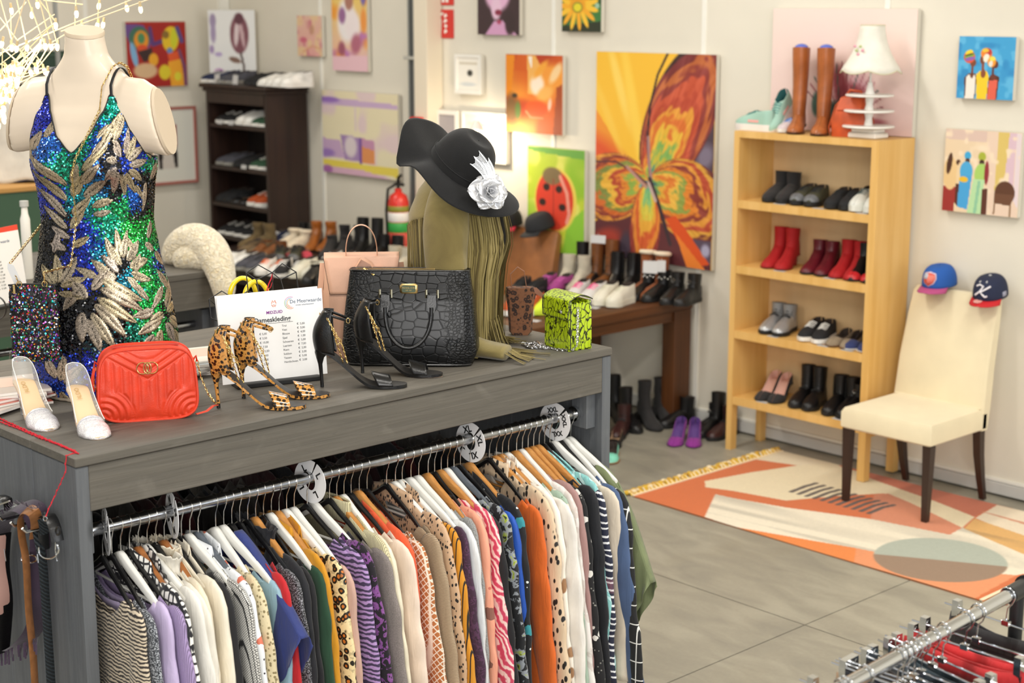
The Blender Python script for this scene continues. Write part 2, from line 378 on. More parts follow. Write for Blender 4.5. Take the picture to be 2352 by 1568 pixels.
canvas('butterfly_painting', 'large canvas of an orange and yellow butterfly with swirling wings', 'painting', (1368, 122, 1640, 602), [
    ('bg', 'f5bf38'), ('p', [(0, .28), (.2, .45), (.44, .78), (0, .8)], 'ec932a'), ('e', .02, .52, .3, .10, 24, 'dd5426', .8), ('e', .34, .3, .04, .4, -14, 'fad050', .9), ('e', .2, .15, .035, .2, -20, 'fad562', .9), ('e', .1, .3, .03, .2, -28, 'f7c84a', .9),
    ('p', [(.5, .6), (1, .3), (1, .62)], '4c3b48'), ('e', .93, .47, .06, .06, 30, '7d7286', .8), ('p', [(.4, .64), (1, .8), (1, 1), (0, 1), (0, .84)], '5d2b30'), ('e', .1, .93, .14, .06, -20, 'a53c2e', .6), ('e', .27, .95, .05, .08, 10, '473a48', .6),
    ('wing', .47, .62, .98, -.06, .20, ['e8a23a', '4f8f74', 'c9b83e', '7fae58', 'e6b83e', 'd8702e', 'e29a38', 'b84830', 'c9583a', '8f3a34', 'c06a3a', '7a3030', '33201f'], 5),
    ('wing', .47, .62, 1.14, .74, .19, ['3f6d6a', '7ea659', 'e0a83c', 'd9782e', 'e8b648', '8fa04a', 'e0862e', '8c3a30', 'e0983a', 'b5482e', 'd9a03c', '6d2f2c'], 9),
    ('wing', .47, .62, -.22, .70, .17, ['4a4f7c', '6fb09a', 'e0a83c', '8fae4a', 'de8a30', 'b5482e', 'e6b23e', '7d8a42', 'd06a2c', '8c3a30', 'e0983a', '5d2c30'], 13),
    ('wing', .47, .62, .42, 1.06, .10, ['4fa088', '86c07a', 'd8c84a', 'e6a83a', 'cf5a2c', 'e08a34', '8c342c'], 17),
    ('p', [(.62, .78), (.70, .76), (1, .97), (.84, 1)], 'd9521f'), ('p', [(.70, .84), (.95, 1), (.80, 1)], 'e8802e'), ('p', [(.84, .86), (1, .86), (1, .98)], '57485a'), ('e', .95, .91, .035, .03, 0, 'a9a5c0', .6),
    ('l', [(.61, 0), (.53, .1), (.47, .25), (.45, .42), (.48, .6)], .007, '2d2026'), ('l', [(.46, .40), (.47, .52), (.49, .6)], .010, 'a88080'), ('l', [(.0, .54), (.18, .53), (.36, .58), (.47, .63)], .006, '5d2c30'), ('l', [(.28, .55), (.45, .64)], .009, 'b98a80'),
    ('l', [(.48, .60), (.56, .72), (.66, .9)], .012, '3a2a30'), ('l', [(.47, .62), (.53, .70)], .010, 'c4a8a0')], n=200)
canvas('ladybug_painting', 'green canvas with a big red ladybug behind the caps', 'painting', (1212, 340, 1342, 579), [
    ('g', 'b6cc3c', 'c6d43a'), ('n', 9, 'dfe06a', .45), ('n', 5, '93c030', .6, 7), ('p', [(.0, 0), (1, 0), (1, .09), (.0, .04)], '6aa844'), ('p', [(.72, .7), (1, .55), (1, 1), (.62, 1)], '8cc63a'),
    ('e', .5, .5, .37, .31, 2, 'e9d05a', .05), ('e', .48, .5, .33, .29, 2, 'd8402a', .06), ('e', .44, .27, .17, .085, 0, '7d6a48', .2), ('e', .34, .38, .06, .035, 0, '2e1c18', .2), ('e', .56, .39, .06, .035, 0, '2e1c18', .2), ('e', .27, .53, .06, .035, 0, '2e1c18', .2), ('e', .62, .56, .06, .035, 0, '2e1c18', .2), ('e', .36, .7, .06, .035, 0, '2e1c18', .2),
    ('l', [(.58, .27), (.70, .42), (.74, .62), (.7, .7)], .022, 'e89a88'), ('l', [(.46, .3), (.47, .75)], .006, '9c2a20')], n=90)
canvas('abstract_painting', 'orange and white abstract canvas left of the butterfly canvas', 'painting', (1162, 126, 1292, 306), [
    ('bg', 'd8621f'), ('n', 4, 'ee9a3a', .55, 11), ('n', 3, 'b8401c', .62, 4), ('p', [(0, 0), (.16, 0), (.10, .5), (0, .55)], 'f0901f'), ('p', [(.38, 0), (.52, 0), (.66, .2), (.58, .5), (.40, .5)], 'efb25c'), ('p', [(.40, .02), (.47, .02), (.46, .2)], 'f8efe2'), ('e', .56, .38, .12, .13, 30, 'f7e4cf', .5), ('e', .62, .18, .16, .05, -40, 'efa53c', .6),
    ('e', .88, .22, .06, .16, 40, 'f4d09a', .6), ('e', .70, .48, .14, .08, -20, 'f0b25a', .6), ('e', .1, .72, .12, .2, 0, '7a5a34', .7), ('e', .22, .72, .05, .12, 0, '5f7a3a', .6), ('e', .16, .53, .05, .03, 0, '3c3426', .5), ('e', .56, .68, .2, .1, 0, 'e0561a', .4), ('e', .78, .62, .03, .08, 10, 'f7c9b0', .6), ('l', [(.36, .72), (.45, .8), (.66, .8)], .012, 'f3a070'), ('p', [(.9, .4), (1, .35), (1, 1), (.84, 1)], 'a4481f')], n=80)
canvas('sunflower_painting', 'small canvas with a yellow sunflower above the butterfly canvas', 'painting', (1291, -52, 1381, 73), [('bg', '3f7a3c'), ('n', 8, '27502c', .5), ('p', [(0, .9), (1, .8), (1, 1), (0, 1)], '2c3422')] + [('e', .4+.34*math.cos(a), .52+.26*math.sin(a), .2, .055, math.degrees(math.atan2(.26*math.sin(a)*1.3, .34*math.cos(a))), 'f3ae2a' if i % 2 else 'f7c437', .25) for i, a in enumerate([TAU*k/15+.2 for k in range(15)])] + [('e', .4, .52, .2, .14, 0, 'e8a022', .3), ('e', .4, .55, .13, .1, 0, '8a8a2c', .1), ('e', .4, .55, .1, .075, 0, 'e6d62e', .2), ('e', .9, .52, .06, .05, 0, '9fc4a8', .3)], n=70)
canvas('orchid_painting', 'dark canvas with pale pink orchids right of the fire signs', 'painting', (1097, -56, 1193, 80), [('bg', '3f2c30'), ('e', .48, .3, .3, .3, 0, 'e3b4d4', .3), ('e', .45, .55, .12, .2, 0, 'e8c4dc', .4), ('p', [(.2, 1), (.4, .78), (.6, .76), (.95, 1)], 'd6a0c6'), ('e', .5, .62, .08, .05, 0, '8a2a44', .4), ('e', .52, .78, .05, .04, 0, 'b04464', .5), ('e', .78, .8, .12, .2, 0, '3a292c', .4)], n=50)
canvas('women_painting', 'blue canvas of three women in turbans on the right', 'painting', (2200, 84, 2330, 228), [('bg', '3fa0d4'), ('n', 12, '5cb4e0', .5), ('n', 7, '2f8cc6', .6, 9),
    ('l', [(.265, .48), (.265, .62)], .022, '7a4028'), ('l', [(.45, .38), (.45, .6)], .024, '8a4a2c'), ('l', [(.63, .48), (.63, .62)], .02, '5f3222'),
    ('p', [(.13, .66), (.2, .59), (.32, .59), (.35, .68), (.33, 1), (.14, 1)], '5a3222'), ('p', [(.16, .66), (.2, .61), (.31, .61), (.33, .68), (.32, 1), (.155, 1)], 'efe7dc'), ('e', .26, .62, .03, .05, 0, '6d3a26'),
    ('p', [(.34, .6), (.4, .55), (.52, .55), (.56, .62), (.54, 1), (.36, 1)], 'f2cb2a'), ('e', .46, .59, .045, .07, 0, '8a4a2c'), ('p', [(.56, .66), (.6, .61), (.7, .61), (.75, .64), (.72, 1), (.55, 1)], '4f2c20'), ('p', [(.57, .7), (.72, .68), (.70, 1), (.55, 1)], 'e0624c'), ('e', .64, .64, .06, .045, 0, '6d3424'),
    ('e', .27, .42, .055, .065, 0, '7c452a'), ('e', .20, .33, .1, .1, 0, 'e2572f'), ('e', .19, .26, .07, .04, -20, 'f4d431'), ('e', .2, .31, .09, .03, -15, '7fa83c'), ('e', .21, .36, .09, .03, -10, '8f62b4'), ('e', .2, .29, .08, .012, -15, '2c2824'),
    ('e', .44, .37, .05, .07, 0, '7c452a'), ('e', .50, .27, .1, .09, 10, 'f0852c'), ('e', .54, .24, .06, .05, 30, 'c03a34'), ('e', .5, .34, .05, .07, 20, 'f3ead9'), ('e', .48, .22, .06, .03, 0, 'f3c23c'),
    ('e', .67, .44, .05, .06, 0, '5f3222'), ('e', .60, .40, .075, .085, 10, 'ef9a30'), ('e', .61, .35, .05, .04, 0, 'f4dc50'), ('e', .585, .43, .035, .05, 10, 'e7e2d6')], n=90)
canvas('market_painting', 'canvas of women in long robes and a brown tent below the blue one', 'painting', (2168, 300, 2343, 492), [('bg', 'e6cfae'), ('p', [(0, 0), (.55, 0), (.55, .14), (0, .12)], 'd9bfb2'), ('p', [(.55, 0), (1, 0), (1, 1), (.6, 1)], 'e6cdb8'), ('p', [(.70, 0), (.84, 0), (.80, .66), (.68, .7)], 'd9bf6c'), ('p', [(.84, 0), (.93, 0), (.92, .7), (.80, .66)], 'd9bcc8'), ('p', [(.93, 0), (1, 0), (1, .9), (.93, .8)], 'e2d2d6'), ('n', 14, 'f0dcc0', .62),
    ('p', [(0, .7), (.17, .7), (.16, 1), (0, 1)], '9a2f2c'), ('e', .09, .54, .1, .2, 0, 'e6c690', .1), ('e', .07, .42, .035, .13, 8, '4a2a1c', .15), ('e', .19, .40, .03, .035, 0, '4a2a1c'), ('e', .22, .55, .05, .16, 0, 'e8cfa6', .2), ('p', [(.17, .66), (.22, .66), (.2, .93), (.17, .9)], '51291f'),
    ('e', .31, .31, .045, .05, 0, '3fa7d8'), ('e', .31, .37, .03, .03, 0, '4a2a1c'), ('e', .3, .5, .085, .12, 0, '49a8dc', .1), ('p', [(.22, .55), (.38, .55), (.34, .96), (.2, .94)], '45a2dc'), ('e', .27, .6, .06, .035, 0, 'e9bb2c'), ('e', .5, .31, .05, .055, 0, 'a9b23c'), ('e', .5, .38, .035, .035, 0, '3f241a'), ('e', .5, .52, .09, .13, 5, 'a8cf6a', .1), ('e', .57, .5, .03, .14, 0, '8e2c34', .2),
    ('p', [(.40, .58), (.55, .58), (.52, 1), (.34, 1)], 'b6dca8'), ('p', [(.46, .6), (.5, .6), (.46, 1), (.42, 1)], '8ec4a0'), ('p', [(.52, .7), (.6, .68), (.6, 1), (.52, 1)], '5a2f22'), ('e', .82, .72, .13, .14, 0, '5c3824', .05), ('p', [(.69, .73), (.95, .73), (.90, .87), (.69, .85)], '6b4630'), ('l', [(.7, .85), (.69, .98)], .01, '7a5636'), ('l', [(.9, .86), (.9, 1)], .01, '7a5636')], n=110, frame=None)
canvas('landscape_painting', 'pastel yellow canvas with a lilac building above the shoe table', 'painting', (741, 212, 915, 404), [('g', 'ece0bc', 'ece3c2'), ('n', 5, 'e6cfd0', .55), ('p', [(0, .08), (.5, .1), (1, .12), (1, .18), (.4, .17), (0, .17)], 'cdb0d2'), ('e', .1, .11, .14, .035, 0, '9a74c2', .5), ('p', [(0, .58), (.24, .6), (.3, .8), (0, .82)], 'c9a9cc'), ('e', .06, .76, .1, .05, 0, '9c7ac0', .6), ('p', [(.24, .52), (.5, .54), (.5, .82), (.3, .82)], 'a688b8'), ('e', .38, .66, .08, .13, 0, 'dfd2d6', .4), ('p', [(.5, .54), (.7, .57), (.7, .84), (.5, .84)], 'e2945a'), ('p', [(.5, .54), (.7, .57), (.7, .68), (.52, .64)], 'c993b4'), ('p', [(.5, .54), (.53, .54), (.53, .85), (.5, .85)], '7a52a0'), ('p', [(0, .84), (1, .86), (1, .97), (.1, .92), (0, .9)], 'ead659'), ('p', [(0, .93), (.5, .92), (.9, 1), (0, 1)], 'dcb2c8'), ('e', .06, .96, .07, .05, 0, 'a86aa8', .5), ('l', [(.45, .2), (.45, .45)], .02, 'e3cfd2')], n=90)
canvas('girl_painting', 'tall pastel canvas of a figure in yellow and pink at the top', 'painting', (762, -70, 843, 163), [('g', 'f0d24c', 'e8bcc6'), ('n', 6, 'c07ab8', .6), ('n', 7, 'f0a03c', .6, 12), ('e', .42, .5, .26, .22, 0, 'f3ecec', .4), ('e', .3, .45, .1, .08, 0, '9a6a9a', .5), ('e', .5, .3, .12, .1, 0, 'b07a6a', .4), ('e', .6, .55, .2, .15, 0, 'f4e8ea', .4), ('e', .27, .78, .1, .07, 0, 'a2586c', .6), ('e', .68, .73, .14, .1, 20, 'b56a80', .6), ('p', [(0, .86), (1, .84), (1, 1), (0, 1)], 'ecc2cc'), ('e', .9, .5, .08, .12, 0, 'ef9a4a', .5), ('e', .9, .25, .08, .1, 0, '7a6ab0', .5)], n=80)
canvas('pink_painting', 'small pink canvas right of the tulip canvas', 'painting', (683, 36, 739, 129), [('g', 'e6bca8', 'e4a8a2'), ('n', 6, 'e8c69c', .5), ('n', 7, 'd0848c', .62, 6), ('e', .25, .6, .14, .07, 0, 'cf6a80', .6), ('e', .6, .35, .1, .12, 0, 'c8967c', .6), ('l', [(.2, .9), (.6, .75), (.9, .8)], .02, 'dca078')], n=40)
canvas('insect_print', 'small white framed print of a dark insect', 'picture', (1046, 125, 1105, 216), [('bg', 'f6f1e6'), ('p', [(.1, .14), (.9, .14), (.9, .2), (.1, .2)], 'd8cfbc'), ('e', .58, .46, .12, .09, 0, '3c3a34', .5), ('e', .5, .8, .35, .06, 0, 'd4d8d8', .8)], n=40, frame=(.02, M('frame_white', 'f3f0e8', .4)))
canvas('grey_print', 'narrow white frame with a plain grey print beside the hat', 'picture', (1002, 253, 1053, 345), [('bg', 'a9a3a6')], n=10, frame=(.03, M('frame_white')))
canvas('lettered_board', 'white framed board partly hidden behind the black hat', 'picture', (1062, 258, 1164, 372), [('bg', 'f3e9d8'), ('p', [(.1, .2), (.8, .2), (.8, .24), (.1, .24)], 'ded2bd'), ('p', [(.5, .4), (.85, .4), (.85, .44), (.5, .44)], 'dccfb8'), ('p', [(.5, .5), (.85, .5), (.85, .54), (.5, .54)], 'dccfb8'), ('p', [(.2, .7), (.8, .7), (.8, .73), (.2, .73)], 'dccfb8')], n=40, frame=(.02, M('frame_white')))
canvas('red_figures_painting', 'red canvas of two bright abstract heads above the mannequin shoulder', 'painting', (291, 50, 428, 199), [('bg', 'a5221c'), ('p', [(0, 0), (.3, .05), (.42, .3), (.35, .45), (.1, .42), (0, .2)], '6a4a8c'), ('e', .22, .25, .17, .18, 0, '3f6f5a', .1), ('e', .25, .28, .12, .15, 0, 'e8932a', .2), ('e', .25, .25, .06, .08, 0, '4c8a5c', .4), ('e', .26, .4, .09, .05, 0, 'd8502c', .3), ('p', [(.18, .45), (.42, .4), (.44, .55), (.28, .62)], '3a2626'), ('e', .12, .5, .05, .2, -12, '7fb0d8', .2), ('l', [(.4, .1), (.44, .35), (.6, .3)], .035, '5b3a78'), ('e', .74, .27, .14, .2, 8, 'e6c027', .1), ('e', .8, .25, .06, .16, 5, 'cfd02c', .3), ('e', .66, .2, .06, .06, 0, '8a6a2c', .4), ('l', [(.86, .1), (.93, .3)], .04, '5a4a88'), ('e', .72, .45, .05, .05, 0, '6a8ac0', .3), ('p', [(.68, .5), (.86, .45), (.88, .6), (.7, .62)], 'e0592a'), ('p', [(.68, .62), (.9, .58), (.96, 1), (.72, 1)], 'eea62c'), ('e', .84, .85, .06, .07, 0, 'e0d43a', .3), ('e', .44, .58, .08, .1, 0, 'e8a52a', .2), ('e', .3, .75, .2, .12, 0, 'd9b58c', .3), ('e', .62, .78, .1, .12, 0, 'dfcb2e', .3), ('l', [(.88, .45), (.96, .7), (.97, 1)], .03, '7a4a6c'), ('l', [(0, .02), (.98, .02)], .012, 'b03024')], wall='l', n=100)
canvas('chair_print', 'white print of a dark chair in a dusty red frame', 'picture', (318, 246, 452, 424), [('bg', 'e4e2d6'), ('p', [(.0, .2), (.68, .2), (.68, .82), (0, .82)], 'd8cfc4'), ('p', [(.2, .2), (.68, .2), (.68, .52), (.2, .52)], '9c3f28'), ('e', .48, .33, .08, .16, 0, '3a2626', .3), ('e', .47, .28, .05, .06, 0, '8a8a94', .4), ('p', [(.3, .48), (.66, .5), (.68, .8), (.62, .8), (.58, .58), (.4, .58), (.38, .82), (.33, .82)], '231c1c')], wall='l', n=80, frame=(.022, M('frame_red', 'b0685e', .5)))
# canvases that lean on the furniture rather than hang
zt = 1.818
a = ony(1762, 302, 7.2); b2 = ony(2108, 310, 7.2)
pc = picture('pink_plant_canvas', 'big pale pink canvas standing on the light wood shelf', 'painting', Vector((-5.66, 7.27, zt)), Vector((1, 0, 0)), Vector((0, -1, 0)), .93, .655, [('g', 'f1dcd2', 'eccdc8'), ('e', .62, .66, .1, .14, 20, 'c79aa0', .8), ('e', .5, .62, .05, .16, -14, '9a4a52', .6), ('e', .58, .7, .1, .1, 0, '8a3c44', .5)] +
    [('l', [(.52, .95), (.52+.30*math.cos(a), .95-.52*math.sin(a))], .006, c) for a, c in [(R(20+k*8), ['8c3f4c', 'a05a62', '355a50', 'b8747a'][k % 4]) for k in range(17)]] + [('e', .34, .78, .035, .1, 0, '4e7266', .4), ('e', .48, .85, .1, .1, 0, '35463c', .5), ('e', .6, .9, .12, .09, 0, '3f5b4c', .5), ('e', .72, .9, .1, .03, 0, 'b06a70', .7)], n=110, up=(0, 0, 1))
tp0 = Vector((-11.0, 6.9, 1.9))
picture('tulip_canvas', 'white canvas with a dark tulip leaning on top of the dark cabinet', 'painting', Vector((-11.03, 7.0, 1.9)), Vector((.72, .694, 0)).normalized(), Vector((.694, -.72, .0)).normalized(), .37, .55, [('bg', 'e4e4e2'), ('e', .1, .15, .07, .1, 0, '9a8aa8', .3), ('e', .1, .32, .06, .14, 0, 'a090b0', .5), ('e', .06, .55, .05, .06, 0, 'a08ab4', .5), ('e', .2, .62, .08, .03, 0, 'b09cc8', .5), ('e', .2, .87, .1, .05, 0, 'b07ab4', .4), ('e', .66, .34, .2, .27, 0, '7a4650', .12), ('e', .6, .33, .05, .18, 5, 'd8c6c8', .4), ('e', .72, .34, .04, .2, -8, 'c4a4a8', .4), ('e', .66, .12, .1, .08, 0, '5c2c38', .3), ('l', [(.68, .6), (.74, .8), (.72, 1)], .018, '5a4a44'), ('e', .55, .7, .13, .04, 18, '7a5c4c', .3)], n=60, t=.04)
# fire safety signs, call point, extinguisher
m_red = M('sign_red', 'd2332c', .5); m_wht = M('sign_white', 'f2efe8', .5)
def fsign(px, label, sym):
    l, t_, r_, b_ = px; a = ony(l, b_, 7.27); c = ony(r_, t_, 7.27); W_, H_ = c.x-a.x, c.z-a.z
    t = thing('fire_sign', label, 'sign', (a.x+W_/2, 7.279, a.z))
    B().box((-W_/2, -.01, 0), (W_/2, 0, H_), bev=.001).obj('plate', m_red, t)
    b = B()
    if sym:
        b.lathe([(.0, .03), (.026, .035), (.03, .12), (.018, .15), (.008, .165), (0, .17)], 10, c=(-W_*.2, 0, 0)); b.v = [Vector((p.x, -.0115+p.y*.05, p.z)) for p in b.v]
        b.prism([(.0, .14), (.05, .16), (.05, .175), (0, .16)], lambda x, z, d: (x-W_*.2, -.0112-d, z), .001)
        for k in range(4): b.prism([(.02+.012*math.sin(k*2), .03+.035*k), (.05, .045+.035*k), (.035, .062+.035*k), (.015, .05+.035*k)], lambda x, z, d: (x, -.0112-d, z), .001)
    else:
        for k in range(3): b.prism([(-.05+.04*k, .02), (-.02+.04*k, .02), (-.03+.04*k, .06), (-.045+.04*k, .055)], lambda x, z, d: (x, -.0112-d, z), .001)
    b.obj('pictogram', m_wht, t)
fsign((995, 22, 1040, 87), 'red fire extinguisher sign, the lower of two', True)
fsign((995, -52, 1040, 12), 'red fire sign cut by the top edge, the upper of two', False)
a = ony(944, 301, 7.1); t = thing('fire_call_point', 'small red fire call point box left of the hat', 'alarm', (a.x+.05, 7.135, a.z))
B().box((-.05, -.05, 0), (.05, 0, .1), bev=.006).obj('housing', m_red, t); B().box((-.028, -.054, .028), (.028, -.0505, .066), bev=.002).obj('glass', m_wht, t)
a = ony(917, 600, 7.06); t = thing('fire_extinguisher', 'red fire extinguisher with green and white labels behind the jacket', 'extinguisher', (a.x, 7.06, .67))
B().lathe([(.0, 0), (.065, .0), (.075, .02), (.075, .46), (.06, .51), (.025, .535), (.025, .56), (0, .56)], 18).obj('cylinder', M('ext_red', 'cf2f24', .3), t)
for z0, z1, nm, c in ((.40, .44, 'olive_label', '8a8a34'), (.33, .395, 'white_label', 'e9e6e2'), (.14, .25, 'pictogram_label', 'd8584a'), (.255, .325, 'green_label', '3aa04a'), (.09, .13, 'green_band', '58b45e'), (.04, .06, 'lower_green_band', '58b45e')):
    B().lathe([(.0756, z0), (.0762, z0+.001), (.0762, z1-.001), (.0756, z1)], 18, caps=False).obj(nm, M('lab_'+nm, c, .4), t)
B().tube([(0, 0, .56), (0, 0, .6), (.03, -.02, .64), (.07, -.03, .66)], .012, 8).box((-.03, -.012, .58), (.06, .012, .6), bev=.003).obj('valve', M('black_plastic', '1c1c1d', .4), t)
B().tube([(-.02, 0, .59), (-.09, -.02, .55), (-.1, -.03, .4), (-.09, -.03, .2)], .01, 8).obj('hose', M('black_plastic'), t); B().box((-.03, .076, .2), (.03, .1, .42), bev=.004).box((-.08, .06, .3), (.08, .078, .33), bev=.004).obj('wall_bracket', m_steeld, t)
# lamp behind the hat: throws the warm glow on the wall
a = ony(1036, 286, 6.9); lp = thing('wall_lamp', 'small lit spot lamp peeking out above the black hat', 'lamp', (ony(1085, 292, 7.0).x, 7.27, ony(1085, 300, 7.0).z))
B().box((-.05, -.012, -.05), (.05, 0, .05), bev=.004).obj('wall_plate', M('frame_white'), lp)
B().tube([(0, -.01, 0), (0, -.16, .02), (.02, -.24, .03)], .008, 8).obj('arm', M('frame_white'), lp)
B().lathe([(.018, 0), (.05, -.05), (.052, -.052), (.02, .002)], 16).obj('shade', M('frame_white'), lp, loc=(.02, -.25, .06))
B().ball((0, 0, 0), .022, 10, 8).obj('bulb', M('bulb_warm', 'ffd9a0', .5, emit=14), lp, loc=(.02, -.25, .02))
l = bpy.data.lights.new('lamp_glow', 'POINT'); l.energy = 9; l.color = (1, .82, .58); l.shadow_soft_size = .04
o = bpy.data.objects.new('lamp_glow', l); COL.objects.link(o); o.location = lp.location + Vector((.02, -.26, -.03))

# ---------------------------------------------------------------- furniture
m_birch = wood_mat('birch_veneer', 'd9a95c', 'e6ba72', 2, .5, .45, .08, 20)
m_birch_in = wood_mat('birch_back', 'd8b888', 'e0c294', 2, .5, .6, .05, 12)
m_dark = wood_mat('dark_stained_wood', '241611', '332018', 2, .6, .45, .12)
m_brown = wood_mat('walnut_wood', '43260f', '613819', 1, .5, .5, .2)
m_brownz = wood_mat('walnut_leg', '43260f', '613819', 2, .5, .5, .2)
def painted_wood(name, c1, c2, c3, axis):
    n = N(name)
    def st(a, l): v = [a, a, a]; v[axis] = l; return tuple(v)
    g1 = n.noise(1., 5, .5, n.co(st(95, 3.2))); g2 = n.noise(1., 4, 1.5, n.co(st(24, 1.6))); sc_ = n.noise(5.5, 5, 1.2, n.co(st(1.6, .8))); kn = n.vor(2.1, rand=1, co=n.co(st(1.4, .55)))
    f = n.math('ADD', n.math('MULTIPLY', g1.outputs[0], .45), n.math('MULTIPLY', g2.outputs[0], .55)); col = n.ramp(f, [(.30, c1), (.70, c2)])
    col = n.mix(n.ramp(sc_.outputs[0], [(.58, 0.), (.74, .35)]), col, c3); col = n.mix(n.ramp(kn.outputs['Distance'], [(.012, .8), (.045, 0.)]), col, tuple(v*.55 for v in col_t(c1)))
    ft = n.noise(70, 2); col = n.mix(n.ramp(ft.outputs[0], [(.70, 0.), (.74, .5)]), col, c1)
    n.base(col); n.set(rough=.58); n.bump(n.math('ADD', g1.outputs[0], n.math('MULTIPLY', g2.outputs[0], .8)), .5, .003); return n.m
m_gy = painted_wood('grey_painted_wood', '514d46', '645f56', '7d786f', 1)
m_gx = painted_wood('grey_painted_end', '514d46', '645f56', '7d786f', 0)
m_gz = painted_wood('grey_painted_plank', '54575b', '64676a', '787a7c', 2)
# light wood shelf with four compartments
SX0, SX1, SY0, SY1 = -5.668, -4.722, 6.94, 7.26
t = thing('shoe_shelf', 'tall light birch shelf full of shoes on the right', 'shelf', ((SX0+SX1)/2, SY0, 0)); W2 = (SX1-SX0)/2
B().box((-W2, 0, 0), (-W2+.037, .05, .25)).box((-W2, SY1-SY0-.05, 0), (-W2+.037, SY1-SY0, .25)).box((-W2, 0, .25), (-W2+.037, SY1-SY0, 1.78)).obj('side_panel', m_birch, t)
B().box((W2-.046, 0, .0095), (W2, .05, .25)).box((W2-.046, SY1-SY0-.05, .0095), (W2, SY1-SY0, .25)).box((W2-.046, 0, .25), (W2, SY1-SY0, 1.78)).obj('side_panel', m_birch, t)
B().box((-W2, 0, 1.78), (W2, SY1-SY0, 1.815)).obj('top_board', m_birch, t)
SZ = [.314, .6978, 1.0684, 1.434]
for z in SZ: B().box((-W2+.038, .002, z-.044), (W2-.047, SY1-SY0-.012, z)).obj('shelf_board', m_birch, t)
B().box((-W2+.01, SY1-SY0-.011, .27), (W2-.01, SY1-SY0-.001, 1.78)).obj('back_panel', m_birch_in, t)
# dark cabinet in the corner
CX0, CX1, CY0, CY1 = -10.93, -10.1, 6.88, 7.25
t = thing('dark_cabinet', 'dark brown open cabinet with shoes in the far corner', 'cabinet', ((CX0+CX1)/2, CY0, 0)); W2 = (CX1-CX0)/2; D = CY1-CY0
for s in (-1, 1): B().box((s*W2-(.03 if s > 0 else 0), 0, 0), (s*W2+(0 if s > 0 else .03), D, 1.83)).obj('side_panel', m_dark, t)
B().box((-W2-.04, -.04, 1.86), (W2+.04, D, 1.89), bev=.006).box((-W2-.02, -.02, 1.83), (W2+.02, D, 1.86), bev=.006).obj('cornice', m_dark, t)
B().box((-W2+.03, -.004, 1.745), (W2-.03, .02, 1.83)).obj('top_rail', m_dark, t)
B().box((-W2+.02, D-.012, .02), (W2-.02, D-.001, 1.83)).obj('back_panel', M('cabinet_back', '1d1310', .6), t)
CZ = [.62, .95, 1.225, 1.52]
CZ = [ony(540, y, CY0).z for y in (545, 470, 385, 288)]
for z in CZ: B().box((-W2+.031, .004, z-.028), (W2-.031, D-.013, z)).obj('shelf_board', m_dark, t)
B().box((-W2+.03, .01, .0), (W2-.03, .03, .1)).obj('plinth', m_dark, t)
# walnut table on the right, dark table on the left, both covered with shoes
t = thing('walnut_table', 'walnut brown table with shoes beside the butterfly canvas', 'table', (-6.55, 6.2, 0))
B().box((-.53, -1.25, .705), (.345, 1.055, .762), bev=.004).obj('tabletop', m_brown, t)
for sx in (-.51, .235):
    for y0 in (-1.2, .905): B().box((sx, y0, 0), (sx+.1, y0+.145, .704), bev=.003).obj('leg', m_brownz, t)
B().box((.28, -1.05, .64), (.32, .92, .704)).obj('apron', m_brown, t)
t = thing('dark_table', 'dark wooden table crowded with shoes in front of the dark cabinet', 'table', (-8.95, 6.46, 0))
B().box((-1.05, -.51, .712), (1.05, .51, .75), bev=.004).obj('tabletop', m_dark, t)
for sx in (-1.0, .93):
    for y0 in (-.47, .40): B().box((sx, y0, 0), (sx+.07, y0+.07, .711)).obj('leg', m_dark, t)
B().box((-.93, -.46, .62), (.93, -.435, .711)).obj('apron', m_dark, t)
# the two upholstered dining chairs, back against the wall
m_cream = M('cream_suede', 'e4d6b4', .85, var=.018, vs=7, bump=.15, bs=160, sheen=.3)
m_cleg = M('chair_leg_dark', '33221a', .45)
def chair(nm, label, x, y, cm, w_=.50, z=0):
    t = thing(nm, label, 'chair', (x, y, z)); h = w_/2
    s = B(); rings = []
    for z, e in ((.385, .012), (.395, 0), (.47, 0), (.492, .012), (.498, .04)):
        rings.append([(sx*(h-e)-(0 if abs(sx) < 1 else 0), sy, z) for sx, sy in ((-1, e+.005), (-.96, e), (.96, e), (1, e+.005), (1, .5), (-1, .5))])
    s.loft(rings)
    so = s.obj('seat', cm, t); 
    b = B(); prof = [(.385, .455, .52), (.50, .46, .54), (.7, .485, .565), (.9, .53, .60), (1.03, .565, .62), (1.055, .58, .612)]
    b.loft([[(-h+.0+e, y0+.012, z), (-h+.015+e, y0, z), (h-.015-e, y0, z), (h-e, y0+.012, z), (h-e, y1-.01, z), (h-.012-e, y1, z), (-h+.012+e, y1, z), (-h+e, y1-.01, z)] for (z, y0, y1), e in zip(prof, (0, 0, .006, .012, .018, .03))])
    b.obj('backrest', cm, t)
    for sx in (-1, 1):
        b = B().loft([[(sx*(h-.03)+a*q, .035+c*q, z) for a, c in ((-1, -1), (1, -1), (1, 1), (-1, 1))] for z, q in ((0, .015), (.384, .023))]); b.obj('leg', m_cleg, t)
        b = B().loft([[(sx*(h-.035)+a*q, yy+c*q, z) for a, c in ((-1, -1), (1, -1), (1, 1), (-1, 1))] for z, yy, q in ((0, .57, .014), (.12, .535, .017), (.25, .505, .02), (.384, .49, .022))]); b.obj('leg', m_cleg, t)
    B().tube([(-h+.012, .458, .498), (h-.012, .458, .498)], .004, 6).obj('piping', cm, t)
    return t
chair('dining_chair', 'cream suede high-backed chair with two caps on its back', -4.365, 6.575, m_cream, .53, .0095)
